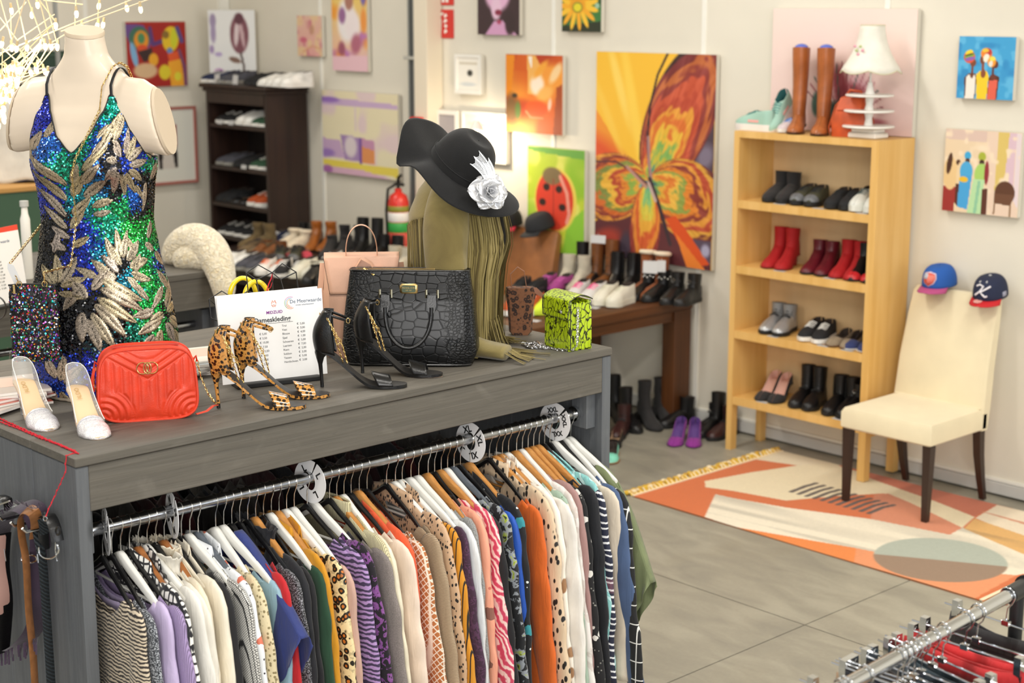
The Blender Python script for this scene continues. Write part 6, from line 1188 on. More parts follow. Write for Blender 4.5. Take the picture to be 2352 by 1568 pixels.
B().tube([gf(0, k/24) for k in range(25)]+[gf(k/12, 1) for k in range(13)]+[gf(1, 1-k/24) for k in range(25)], .0016, 5).obj('flap_edge', m_bk, gb_)
B().lathe([(0, 0), (.006, 0), (.007, .003), (.003, .007), (0, .007)], 10).obj('clasp', silver, gb_, loc=(gw*.55, -.05, gh-.035), rot=(R(90), 0, 0))
chain('chain_strap', [(gw+.004, -.01, gh-.02), (gw+.006, -.012, .09), (gw+.006, -.014, .02), (gw+.002, -.03, .005), (gw-.04, -.06, .004), (-gw, -.08, .004), (-gw-.03, -.06, .004)], silver, gb_, .012, .0016, .0042)
nk = thing('necklace', 'silver chain necklace coiled on the counter beside the lime bag', 'necklace', onz(1222, 795, KT))
rnd = random.Random(2); P = []
for k in range(70): a = k*.42; r = .018+.022*(k/70)+.006*math.sin(k*1.7); P.append((r*math.cos(a)*1.3+k*.0002, r*math.sin(a)*.8, .003+.002*(k % 3)))
chain('links', P, silver, nk, .009, .0012, .003); B().tube([(-.03, .05, .004), (.0, .03, .006), (.03, .01, .005)], .0035, 8).obj('bar_pendant', silver, nk)
# --- leopard fabric bag behind the jacket
m_leo2 = leopard_mat('leopard_suede', '7a4f34', '2a1a14', '5a3624', 60, .8, 0)
lq = onz(1206, 765, KT); lb = thing('leopard_pouch', 'brown leopard print pouch with strap behind the fringed jacket', 'bag', (max(lq.x, -4.1), min(lq.y, 3.72), KT), R(47))
B().loft([[(sx*w_, sy*.022, z) for sx, sy in ((-1, 0), (-.8, -1), (.8, -1), (1, 0), (.8, 1), (-.8, 1))] for z, w_ in ((0, .03), (.01, .04), (.10, .045), (.15, .055), (.165, .05))]).obj('body', m_leo2, lb)
B().tube([(-.03, 0, .16), (-.035, 0, .21), (-.01, 0, .235), (.012, 0, .22), (.02, 0, .165)], [(.006, .0015)]*5, 6).obj('strap', M('strap_brown', '8a5a42', .5), lb)
B().prism([(.02, .165), (.055, .165), (.085, .135), (.078, .128)], lambda x, z, d: (x, -.01-d, z), .003).obj('tab', M('strap_brown'), lb)
B().tube([(.078, -.012, .135), (.088, -.012, .122)], .0025, 6).obj('metal_tip', gold, lb)
# --- magazines at the back of the counter
rnd = random.Random(6)
def mags(cx_, cy_, n_, lab, z0=KT):
    z = z0
    for k in range(n_):
        w_, h_ = .105, .14; th = rnd.uniform(.004, .009); cc = rnd.choice(['e6e2da', 'd9c8be', 'c9d2d8', 'e0d6cc', 'b8aca4', 'efece6', 'c05a48'])
        t = thing('magazine', lab % (['lowest', 'second from below', 'third from below', 'fourth from below', 'fifth from below', 'topmost'][min(k, 5) if k < n_-1 else 5]), 'magazine', (cx_+rnd.uniform(-.02, .02), cy_+rnd.uniform(-.02, .02), z), rnd.uniform(-.5, .5), 'magazines')
        B().box((-w_, -h_, 0), (w_, h_, th-.0006)).obj('pages', M('pages', 'ece8e0', .8), t)
        B().box((-w_, -h_, th-.0005), (w_, h_, th)).obj('cover', M('cover_'+cc, cc, .3, coat=.3), t); B().box((-w_*.8, h_*.1, th+.0001), (w_*.3, h_*.7, th+.0003)).obj('cover_picture', M('cpic'+str(k % 3), ['b4746a', '8a9ab0', 'd8b8a8'][k % 3], .35), t)
        z += th+.0006
q = onz(432, 850, KT); mags(q.x, q.y, 6, 'glossy magazine in the pile right of the dress, %s')
q = onz(-12, 925, KT); mags(q.x, q.y, 6, 'glossy magazine in the pile at the left edge, %s')

# ---------------------------------------------------------------- fringed suede jacket on its display bust, with the felt hat
JA = R(38); JB = Vector((-3.935, 3.43, KT))
m_olive = N('olive_suede'); z1 = m_olive.noise(7, 5, .8); z2 = m_olive.noise(260, 2); m_olive.base(m_olive.ramp(z1.outputs[0], [(.3, '6b5d33'), (.5, '7b6d3e'), (.7, '8b7d4d')])); m_olive.set(rough=.92, sheen=.25); m_olive.bump(z2.outputs[0], .3, .002); m_olive = m_olive.m
m_frA, m_frB, m_frC = M('fringe_olive', '77693a', .85), M('fringe_olive_light', '918252', .85), M('fringe_olive_dark', '544722', .85)
JZ = [0, .12, .24, .36, .445, .515, .56, .59, .61]
def jbody(th, z, off=0):
    a = interp(JZ, [.15, .155, .158, .168, .172, .150, .115, .078, .058], z)+off; df = interp(JZ, [.105, .105, .112, .145, .13, .095, .07, .055, .05], z)+off; db = interp(JZ, [.155, .155, .15, .155, .160, .135, .105, .078, .058], z)+off
    c, s = math.cos(th), math.sin(th); return Vector(((df if c > 0 else db)*c, a*s, z))
bu = thing('display_bust', 'dark display bust with black top inside the fringed jacket', 'mannequin', JB, JA)
B().loft([[tuple(jbody(TAU*j/36, z, -.012)) for j in range(36)] for z in (0, .06, .12, .2, .28, .34, .4, .45, .5, .54, .56, .58, .6, .62)]).obj('black_top', M('black_jersey', '111214', .8, bump=.2, bs=300), bu)
jk = thing('fringed_jacket', 'olive green suede jacket with long fringes under the black hat', 'jacket', JB, JA)
GAP = R(17)
b = B(); K = 56
b.grid(lambda u, v: (lambda th, z: jbody(th, z, .006+.004*math.sin(th*9+z*4)*ss(.5, .1, z))+Vector((0, 0, 0)))(GAP*(1.5-.9*v if v < .6 else .96-.0*v)+(TAU-GAP*2*(1.5-.9*v if v < .6 else .96))*u, .012+.57*v), K, 30); o = b.obj('body', m_olive, jk, ang=180); solid(o, .003)
# lapel edges
for s in (-1, 1): B().tube([jbody(s*GAP*1.0*(1.5-.9*v if v < .6 else .96), .012+.57*v, .009) for v in [k/20 for k in range(21)]], .003, 5).obj('front_edge', m_olive, jk)
b = B(); b.loft([[tuple(jbody(R(50)+(TAU-R(100))*j/30, z, o_)) for j in range(31)] for z, o_ in ((.57, .004), (.59, .002), (.605, .008), (.58, .014))], closed=False, caps=False); o = b.obj('collar', m_olive, jk, ang=180); solid(o, .0025)
def yoke_z(th):                            # lower edge of the yoke: V at the back and slanted over the chest
    d = abs(((th+PI) % TAU)-PI); return interp([0, 40, 70, 95, 130, 180], [.47, .445, .46, .475, .44, .395], math.degrees(d))
b = B(); b.grid(lambda u, v: (lambda th: jbody(th, yoke_z(th)+(.57-yoke_z(th))*v, .0115-.003*v))(R(28)+(TAU-R(56))*u), 60, 8); o = b.obj('yoke', m_olive, jk, ang=180); solid(o, .0025)
B().tube([jbody(R(28)+(TAU-R(56))*k/60, yoke_z(R(28)+(TAU-R(56))*k/60)+.004, .0135) for k in range(61)], .0015, 5).obj('yoke_seam', m_frC, jk)
# sleeves: the near one hangs down, bends and lies flat on the counter
def sleeve(s, path, rad, name):
    b = B(); rings = []; n_ = len(path)
    for i, (p, r) in enumerate(zip(path, rad)):
        p = Vector(p); a = Vector(path[max(0, i-1)]); c = Vector(path[min(n_-1, i+1)]); t = (c-a).normalized(); u = t.cross(Vector((0, 1, 0))).normalized(); v = t.cross(u)
        rings.append([tuple(p+u*r[0]*math.cos(TAU*j/28)*(1+.08*math.sin(3*TAU*j/28+i*.9)+.03*math.sin(5*TAU*j/28-i*.6))+v*r[1]*math.sin(TAU*j/28)*(1+.06*math.sin(j*1.3+i*1.1))) for j in range(28)])
    o = b.loft(rings).obj(name, m_olive, jk, ang=180); mod_subsurf(o, 1); return o
qc = Matrix.Rotation(-JA, 3, 'Z') @ (onz(1092, 822, KT)-JB); qd = Matrix.Rotation(-JA, 3, 'Z') @ (onz(1168, 828, KT)-JB)
P0 = [(-.012, -.092, .555), (-.012, -.132, .542), (-.014, -.170, .508), (-.014, -.190, .455), (-.012, -.200, .40), (-.008, -.208, .34), (-.004, -.212, .25), (.002, -.215, .16), (.006, -.225, .10), tuple(Vector((.0, -.23, .06)).lerp(Vector((qc.x, qc.y, .04)), .6)), (qc.x, qc.y, .036)]+[tuple(Vector((qc.x, qc.y, .034)).lerp(Vector((qd.x, qd.y, .026)), t_)) for t_ in (.35, .65, .9, 1.)]
r0 = [(.03, .05), (.054, .05), (.068, .044), (.074, .042), (.072, .040), (.068, .038), (.066, .034), (.066, .028), (.058, .028), (.046, .034), (.033, .042), (.027, .046), (.026, .047), (.025, .048), (.024, .048)]
sleeve(-1, P0, r0, 'sleeve')
sleeve(1, [(p[0], -p[1], max(.03, p[2])) for p in P0[:9]], r0[:9], 'sleeve')
# fringes
b = B(); rnd = random.Random(11)
def strand(th, z0, L, sway, off):
    P = []
    kx, ky = rnd.uniform(-.012, .012), rnd.uniform(-.012, .012)
    for i in range(9):
        t = i/8; z = max(.006+off*.3, z0-L*t); q = jbody(th+sway*t*t, max(z, .0), .013+off+.010*math.sin(PI*t)*.5); sp_ = max(0, (z0-L*t)*-1)
        P.append(q+Vector((kx*t+sp_*.9, ky*t-sp_*.2, 0)))
    b.tube(P, [(.0026, .0011)]*9, 4, m=rnd.choice([0, 0, 0, 1, 1, 2]), flat=(-math.sin(th), math.cos(th), 0))
for k in range(64):                        # back
    th = R(118)+R(150)*k/63; strand(th, yoke_z(th)+.006, rnd.uniform(.36, .41), rnd.uniform(-.05, .05), rnd.uniform(0, .006))
for rr_ in range(3):                       # front, both sides, three layers
    for k in range(46):
        for s in (-1, 1):
            th = s*R(24+64*(k+.3*rr_)/46); strand(th, yoke_z(th)+.008, rnd.uniform(.40, .56), -s*rnd.uniform(.0, .16)*(1 if abs(th) > R(30) else .3), rnd.uniform(0, .010)+.003*rr_)
for k in range(26):                        # loose ends spilling over the counter
    y0 = rnd.uniform(-.13, -.02); x0 = rnd.uniform(.10, .14); L = rnd.uniform(.05, .15); dy = rnd.uniform(-.06, .02)
    b.tube([(x0-.01, y0, .12), (x0+.01, y0+dy*.2, .05), (x0+.03, y0+dy*.4, .012), (x0+.03+L*.6, y0+dy*.8, .006), (x0+.03+L, y0+dy*1.2, .004)], [(.0028, .001)]*5, 4, m=rnd.choice([0, 0, 1, 2]), flat=(0, 1, 0))
for k in range(10):
    ux_ = Vector((qd.x-qc.x, qd.y-qc.y, 0)).normalized(); vx_ = Vector((-ux_.y, ux_.x, 0))*rnd.uniform(-.04, .04); b.tube([Vector((qd.x, qd.y, .03))+vx_, Vector((qd.x, qd.y, .014))+vx_+ux_*.03, Vector((qd.x, qd.y, .004))+vx_*1.6+ux_*.07], [(.003, .001)]*3, 4, m=rnd.choice([0, 1]), flat=(0, 1, 0))
o = b.obj('fringe', [m_frA, m_frB, m_frC], jk); o['kind'] = 'stuff'
# hat
m_felt = M('black_felt', '101011', .95, var=.12, vs=30, bump=.25, bs=420, sheen=.08)
hc = Vector((0, 0, EYE))+ray(1052, 386)*((JB-Vector((0, 0, EYE))).dot(fw)-.265)/F
Rh = Vector((rt.x, rt.y, 0)).normalized(); Tc = -Vector((fw.x, fw.y, 0)).normalized()
axis = (Rh*.55+Vector((0, 0, 1))*.74+Tc*.32).normalized(); hx_ = (Rh*.8-Vector((0, 0, 1))*.6); hx_ = (hx_-axis*hx_.dot(axis)).normalized(); hy_ = axis.cross(hx_)   # hx_: down-right along the brim, hy_: away from camera or towards
ht = bpy.data.objects.new('wide_brim_hat', None); COL.objects.link(ht); ht.matrix_world = Matrix.Translation(hc) @ Matrix((hx_, hy_, axis)).transposed().to_4x4(); tag(ht, 'black felt hat with wavy brim and silver flower on the display bust', 'hat')
b = B(); NB = 72
def brim(u, v):
    a = TAU*u; dn = math.cos(a); r = .092+(.100+.022*math.exp(-((abs(a-PI))/.5)**2)+.035*math.exp(-(min(a, TAU-a)/.6)**2))*v
    wz = -.010*v*v+v**1.6*(.018*math.sin(2*a+2.2)+.020*math.sin(3*a+.9)+.030*math.exp(-((a-PI)/.4)**2)-.045*math.exp(-((a-PI*1.2)/.2)**2)-.02*math.exp(-((a-PI*1.5)/.5)**2))
    wz += -.012*v*v*math.exp(-(min(a, TAU-a)/.6)**2)
    return Vector((r*math.cos(a)*(1+.02*v), r*math.sin(a)*.92, wz))
b.grid(brim, NB, 18, cu=True); o = b.obj('brim', m_felt, ht, ang=180); solid(o, .0028)
b = B(); b.grid(lambda u, v: Vector(((.100*math.cos(v*PI/2*.999)**.62)*math.cos(TAU*u), (.094*math.cos(v*PI/2*.999)**.62)*math.sin(TAU*u), .128*math.sin(v*PI/2)**.9-.010*ss(.8, 1, v))), 40, 20, cu=True); b.obj('crown', m_felt, ht, ang=180)
B().loft([[((.1025-.002*q)*math.cos(TAU*j/40), (.0965-.002*q)*math.sin(TAU*j/40), z) for j in range(40)] for q, z in ((0, .0), (0, .012), (.5, .026), (1.5, .034))], caps=False).obj('hat_band', m_felt, ht)
B().tube([(.1035*math.cos(TAU*j/40), .0975*math.sin(TAU*j/40), .026) for j in range(40)], .0012, 5, closed=True).obj('band_cord', M('felt_cord', '1c1c1d', .8), ht)
# silver flower pinned to the brim
m_pet = N('silver_organza'); m_pet.base('d4d5d8'); m_pet.set(rough=.28, metal=.45, coat=.3); m_pet.bump(m_pet.noise(110, 3).outputs[0], .35, .003); m_pet = m_pet.m
fc = Vector((0, 0, EYE))+ray(1124, 440)*((JB-Vector((0, 0, EYE))).dot(fw)-.37)/F
fl_z = (Tc*.85+Rh*.4+Vector((0, 0, .25))).normalized(); fu = Vector((0, 0, 1)).cross(fl_z).normalized(); fv = fl_z.cross(fu)
fo = bpy.data.objects.new('silver_flower', None); COL.objects.link(fo); fo.matrix_world = Matrix.Translation(fc) @ Matrix((fu, fv, fl_z)).transposed().to_4x4(); tag(fo, 'big silver fabric rose with small feathers pinned to the hat brim', 'flower')
rnd = random.Random(3)
for ring, (cnt, rr_, op_) in enumerate(((6, .056, 1.0), (6, .045, .62), (5, .032, .32), (3, .018, .1))):
    for k in range(cnt):
        a = TAU*(k+.5*(ring % 2))/cnt+rnd.uniform(-.15, .15); L = rr_*rnd.uniform(.9, 1.15)
        def pet(u, v, a=a, L=L, op_=op_, ring=ring):
            w_ = (u*2-1)*L*.62*math.sin(PI*min(1, .18+v*.80))**.7; r = L*(.12+v)*math.sin(op_*PI/2*.9+.12); zz_ = L*(.12+v)*math.cos(op_*PI/2*.9+.12)+.006*math.sin(u*7+v*5)*v-.014*v*v*(1 if ring < 2 else 0)+abs(u*2-1)**2*.010*v
            return Vector((r*math.cos(a)-w_*math.sin(a), r*math.sin(a)+w_*math.cos(a), zz_))
        o = B().grid(pet, 9, 9).obj('petal', m_pet, fo, ang=180); solid(o, .0006)
for k, (a, L) in enumerate(((1.75, .072), (1.45, .082), (1.15, .066))):
    b = B(); P = [Vector((L*t*math.cos(a+.5*t), L*(.3+t)*math.sin(a+.2*t), .01+.01*t)) for t in [i/20 for i in range(21)]]; b.tube(P, .0006, 4)
    for i in range(4, 21):
        for s in (-1, 1):
            t = (P[i]-P[i-1]).normalized(); nn = Vector((-t.y, t.x, 0))*s; b.tube([P[i], P[i]+nn*.010+t*.006, P[i]+nn*.013+t*.014], [(.0011, .0003)]*3, 4)
    b.obj('feather', M('feather_white', 'dfe2e6', .7), fo)

# ---------------------------------------------------------------- hangers, size discs and the clothes on the rail
def fabric(name, c='888888', rough=.8, kind='plain', c2='000000', c3='ffffff', s=60, sheen=.15, coat=0, weave=900, wb=.12, rot=(0, 0, 0), st=(1, 1, 1)):
    if 'f_'+name in MATS: return MATS['f_'+name]
    n = N('fabric_'+name); n.set(rough=rough, sheen=sheen, coat=coat); co = n.co(st, rot=rot); bumpsrc = None
    if kind == 'plain': z = n.noise(9, 3); n.base(n.mix(n.ramp(z.outputs[0], [(.3, 0.), (.7, 1.)]), tuple(v*.93 for v in col_t(c)), tuple(min(1, v*1.04) for v in col_t(c))))
    elif kind == 'zebra': v = n.wave(s, 5.5, 2, 1.2, 'Z', co); n.base(n.ramp(v.outputs[0], [(.44, c2), (.54, c)]))
    elif kind == 'leo': MATS['f_'+name] = leopard_mat('fabric_'+name, c, c2, c3, s, rough, coat); return MATS['f_'+name]
    elif kind == 'cells': v = n.vor(s, 'DISTANCE_TO_EDGE', .35, co); n.base(n.ramp(v.outputs['Distance'], [(.10, c2), (.16, c)]))
    elif kind == 'spots': v = n.vor(s, rand=.9, co=co); n.base(n.ramp(v.outputs['Distance'], [(.30, c2), (.38, c)]))
    elif kind == 'tweed': v = n.noise(s, 2); n.base(n.ramp(v.outputs[0], [(.40, c2), (.50, c), (.60, c3)])); bumpsrc = v.outputs[0]
    elif kind == 'stripe': v = n.wave(s, .0, 0, 1, 'X', co); n.base(n.ramp(v.outputs[0], [(.10, c2), (.16, c)]))
    elif kind == 'rib': v = n.wave(s, .2, 1, 1, 'X' if st == (1, 1, 1) else 'Z', co); n.base(n.ramp(v.outputs[0], [(0., tuple(q*.72 for q in col_t(c))), (.6, c)])); bumpsrc = v.outputs[0]
    elif kind == 'swirl': v = n.wave(s, 14, 3, .7, 'DIAGONAL', co); n.base(n.ramp(v.outputs[0], [(.2, c), (.5, c3), (.75, c2)]))
    elif kind == 'blot': v = n.noise(s, 4, .6); n.base(n.ramp(v.outputs[0], [(.50, c), (.53, c2), (.60, c2), (.64, c3), (.70, c)]))
    elif kind == 'floral':
        v = n.vor(s, rand=1, co=co); sp_ = n.new('ShaderNodeSeparateColor'); n.ln(v.outputs['Color'], sp_.inputs[0]); pick = n.math('GREATER_THAN', sp_.outputs[0], .5); near = n.math('LESS_THAN', n.math('ADD', v.outputs['Distance'], n.math('MULTIPLY', n.noise(s*3, 2).outputs[0], .25)), .48)
        v2 = n.vor(s*2.2, rand=1, co=co); dots = n.math('LESS_THAN', v2.outputs['Distance'], .18)
        a = n.mix(n.math('MULTIPLY', pick, near), c, c2); n.base(n.mix(n.math('MULTIPLY', dots, n.math('SUBTRACT', 1, pick)), a, c3))
    elif kind == 'grid':
        x = n.new('ShaderNodeSeparateXYZ'); n.ln(co, x.inputs[0]); f = [n.math('LESS_THAN', n.math('FRACT', n.math('MULTIPLY', x.outputs[i], s)), .06) for i in (0, 1, 2)]; n.base(n.mix(n.math('MAXIMUM', f[0], f[2]), c, c2))
    elif kind == 'brush':
        v = n.wave(s, 2.2, 3, 1.5, 'Z', co); q = n.noise(14, 4, 2, n.co((6, 6, 1.2))); r_ = n.ramp(n.math('ADD', v.outputs[0], n.math('MULTIPLY', q.outputs[0], .35)), [(.55, c), (.62, c2), (.98, c2), (1., c)]); k3 = n.ramp(n.noise(7, 2).outputs[0], [(.60, 0.), (.66, .6)]); n.base(n.mix(k3, r_, c3))
    elif kind == 'lattice': v = n.vor(s, 'DISTANCE_TO_EDGE', .0, n.co(st, rot=(0, R(45), 0))); n.base(n.ramp(v.outputs['Distance'], [(.06, c2), (.14, c)]))
    wz_ = n.noise(weave, 1)
    b1 = n.bump(bumpsrc, .45, .003) if bumpsrc else n.bump(wz_.outputs[0], wb, .001)
    fz_ = n.noise(1., 4, 1.2, n.co((26, 26, 5))); b2 = n.bump(fz_.outputs[0], .42, .012); n.ln(b1.outputs[0], b2.inputs['Normal'])
    MATS['f_'+name] = n.m; return n.m
m_hw = M('hanger_white', 'e3e2dc', .3, coat=.2); m_hk = M('hanger_black', '151516', .3, coat=.3); m_hn = wood_mat('hanger_wood', 'b0763a', 'c68d4e', 0, 1.5, .35, .1); m_hc = M('hanger_clear', '5a6068', .15, coat=.5); m_hd = wood_mat('hanger_wood_dark', '8a5428', 'a3683a', 0, 1.5, .35, .1)
m_hook = M('hook_steel', 'c4c3c0', .2, 1)
def arm_z(x): return -.088-.105*(min(abs(x), .225)/.215)**1.35
def make_hanger(kind, m):
    t = bpy.data.objects.new('coat_hanger', None); COL.objects.link(t)
    P = [(.0185*math.cos(R(a)), 0, .0185*math.sin(R(a))+.0005) for a in range(195, -30, -15)]+[(.010, 0, -.022), (.002, 0, -.036), (0, 0, -.055), (0, 0, -.090)]
    B().tube(P, .0017, 7).obj('hook', m_hook, t)
    b = B(); th = {'w': .0088, 'k': .006, 'n': .0088, 'c': .008, 'd': .010}[kind]; hh = {'w': .032, 'k': .019, 'n': .030, 'c': .024, 'd': .032}[kind]; rings = []
    for k in range(27):
        x = -.204+.408*k/26; q = abs(x)/.204; h_ = hh*(1-.45*q**1.5)*(1 if q < .97 else .7); zt_ = arm_z(x)+.012*math.exp(-(x/.035)**2); y0 = th*(1-.25*q)
        rings.append([(x, -y0, zt_-.004), (x, -y0*.6, zt_), (x, y0*.6, zt_), (x, y0, zt_-.004), (x, y0, zt_-h_+.003), (x, y0*.5, zt_-h_), (x, -y0*.5, zt_-h_), (x, -y0, zt_-h_+.003)])
    b.loft(rings).obj('shoulder_bar', m, t, ang=50)
    if kind in 'nw': B().tube([(-.17, 0, arm_z(.17)-.012), (.17, 0, arm_z(.17)-.012)], .004, 6).obj('trouser_bar', m, t)
    return t
HP = {}
def hang(kind, y, rz, label, x=RXR, z=RZR, grp='hangers on the counter rail', sc_=1):
    m = {'w': m_hw, 'k': m_hk, 'n': m_hn, 'c': m_hc, 'd': m_hd}[kind]
    if kind not in HP: o = HP[kind] = make_hanger(kind, m)
    else: o = copy_tree(HP[kind], (0, 0, 0))
    o.location = (x, y, z); o.rotation_euler = (0, 0, rz)
    if sc_ != 1: o.scale = (sc_, 1, 1)
    tag(o, label, 'hanger', grp); return o
def make_garment(y, rz, m, label, gi, slv='long', nw=.075, W=.205, hem=-.78, thick=.013, collar=None, cm=None, sm=None, sx=0., seed=0, grp='clothes on the counter rail', drop=.0, x=RXR, z=RZR, one=False, cat='top', name='blouse'):
    rnd = random.Random(seed); ph = [rnd.uniform(0, TAU) for _ in range(8)]; nv_, nu_ = 26, 22
    g = thing(name, label, cat, (x, y, z), rz, grp)
    def ztop_(xx):
        q = abs(xx); zz_ = arm_z(xx)+.0035-drop
        if q < nw: zz_ -= (.085+.25*nw)*(1-(q/nw)**2)**.8
        return zz_-.022*ss(W*.93, W*1.12, q)
    b = B(); rings = []; nw = max(nw, .09) if not collar else nw
    for j in range(nv_+1):
        v = (j/nv_)**1.15; ring = []
        for k in range(2*nu_):
            q = k/nu_ if k < nu_ else (2*nu_-k)/nu_; side = 1 if k < nu_ else -1
            c = -math.cos(PI*q); w_ = W*(1+.42*v*v)+.006*math.sin(v*9+ph[0]); xx = c*w_; zt_ = ztop_(xx); zb_ = hem+.012*math.sin(xx*22+ph[1]); zz_ = zt_+(zb_-zt_)*v
            th = thick*(.94+.06*ss(0, .12, v))*math.sqrt(max(0, 1-abs(c)**4))+.001
            fold = (.0035*math.sin(xx*34+ph[2]+v*2.5)+.002*math.sin(xx*71+ph[3]))*ss(.05, .5, v)+.004*math.sin(v*7+ph[4])
            ring.append((xx, side*th+fold, zz_))
        rings.append(ring)
    b.loft(rings, caps=False)
    if slv in ('long', 'short', 'bell'):
        for s in ((1,) if one else (1, -1)):
            Ls = {'long': .58, 'short': .20, 'bell': .5}[slv]; n_ = 30; rings = []; wob = rnd.uniform(-.010, .010)
            for i in range(n_+1):
                t = i/n_; d = t*(Ls+.12)
                # path: over the shoulder, then down
                xs0 = max(W*.55, min(nw+.02, W*.88)); ex = W+.008+sx-xs0; sl = .10+.10*((ph[1]*7) % 1)
                a = min(1, d/.12); xx = xs0+ex*math.sin(a*PI/2)+max(0, d-.12)*sl+.005*math.sin(t*9+ph[5])*t; zz_ = arm_z(xs0)-.026-drop-(arm_z(xs0)-arm_z(W)+.035)*(1-math.cos(a*PI/2))-max(0, d-.12)*.98
                rx = interp([0, .12, .3, .6, 1], [.022, .050, .056, .050, .038 if slv == 'long' else (.046 if slv == 'short' else .07)], t)+.0035*math.sin(t*23+ph[6])+.002*math.sin(t*41+ph[3]); ry = interp([0, .15, .5, 1], [.0112, thick*1.15, thick*1.3, thick*1.2 if slv != 'bell' else thick*1.7], t)
                tx_ = math.cos(a*PI/2) if d < .12 else .02; ux, uz = (1-tx_*.6), tx_*.9; l_ = math.hypot(ux, uz); ux /= l_; uz /= l_
                rings.append([(s*(xx+ux*rx*math.cos(TAU*j/20)), wob*t+.003*math.sin(t*6+ph[7])+ry*math.sin(TAU*j/20)*(1+.12*math.sin(2*TAU*j/20+t*11)), zz_+uz*rx*math.cos(TAU*j/20)) for j in range(20)])
            b.loft(rings if s > 0 else [r[::-1] for r in rings], m=1 if sm else 0)
            if slv == 'long': pass
    elif slv in ('cape', 'poncho'):        # flared panels whose outer corner sticks out beyond the shoulder
        A1_, T_, Bm = ((.03, -.092), (.345, -.315), (.05, -.60)) if slv == 'cape' else ((.12, -.150), (.365, -.50), (.22, -.70))
        def flare(u, v, sd, s):
            bu_ = 1-(1-u)**1.4; tx, tz = A1_[0]+(T_[0]-A1_[0])*u, A1_[1]+(T_[1]-A1_[1])*u**(1.15 if slv == 'cape' else 1.45)+(.03*math.sin(PI*u) if slv == 'poncho' else .012*math.sin(PI*u))
            bx, bz = Bm[0]+(T_[0]-Bm[0])*u**.8, Bm[1]+(T_[1]-.03-Bm[1])*u**1.3; sc_ = -.012*abs(math.sin(u*PI*5)) if slv == 'cape' else -.012*math.sin(u*5)
            x_ = tx+(bx-tx)*v; z_ = tz+(bz+sc_-tz)*v; amp = v*(.006 if slv == 'cape' else .009)
            return (s*x_, sd*(.013+.012*u*v+.006*v)+amp*math.sin(u*15+v*3), z_)
        for s in ((1,) if one else (1, -1)):
            for sd in (-1, 1): b.grid(lambda u, v: flare(u, v, sd, s), 36, 16)
            b.grid(lambda u, v: Vector(flare(u, 0, -1, s)).lerp(Vector(flare(u, 0, 1, s)), v), 36, 2)
    o = b.obj('cloth', [m]+([sm] if sm else []), g, ang=180); solid(o, .0018, 0)
    if slv == 'long' and not sm:
        for s in ((1,) if one else (1, -1)):
            pass
    if collar:
        c = B(); z0 = arm_z(nw*.8)-drop
        if collar == 'shirt':
            for sd in (-1, 1): c.grid(lambda u, v: ((u*2-1)*(nw*1.05)+(0 if v < .5 else .010*(1 if u > .5 else -1)*(v-.5)), sd*(.008+.010*math.sin(PI*u)+.010*v), arm_z((u*2-1)*nw)-drop-.014*(math.cos((u*2-1)*PI/2))+.028*(1-abs(v*2-1))-.030*max(0, v-.5)*2), 16, 8)
        elif collar == 'turtle':
            c.loft([[((nw*.95+q)*math.cos(TAU*j/24), (.014+q*.4)*math.sin(TAU*j/24), z0-.035+zq) for j in range(24)] for zq, q in ((0, .0), (.03, .001), (.058, .002), (.064, -.001), (.056, -.004))], caps=False)
        elif collar == 'ruffle':
            c.loft([[((nw+q+.006*math.sin(j*2.4))*math.cos(TAU*j/48), (.018+q*.5+.005*math.sin(j*2.4+1))*math.sin(TAU*j/48), z0-.03+zq+.004*math.sin(j*2.1)) for j in range(48)] for zq, q in ((0, .004), (.022, -.002), (.040, .0), (.055, .010), (.06, .014))], caps=False)
        elif collar == 'lapel':
            for sd in (-1, 1): c.grid(lambda u, v: (.02+.15*u+.008*v, sd*(.006+.010*v), arm_z(.02+.15*u)-drop+.018*math.sin(PI*min(1, v*1.3))-.055*v*(1-.35*u)-.02*u*v), 14, 8)
        elif collar == 'band':
            c.loft([[((nw*1.0+q)*math.cos(TAU*j/24), (.013+q*.4)*math.sin(TAU*j/24), z0-.03+zq) for j in range(24)] for zq, q in ((0, .002), (.022, .001), (.024, -.003))], caps=False)
        o = c.obj({'shirt': 'collar', 'turtle': 'roll_neck', 'ruffle': 'ruffle_collar', 'lapel': 'collar', 'band': 'neckband'}[collar], cm or m, g, ang=180); solid(o, .0018)
    return g
FB = fabric
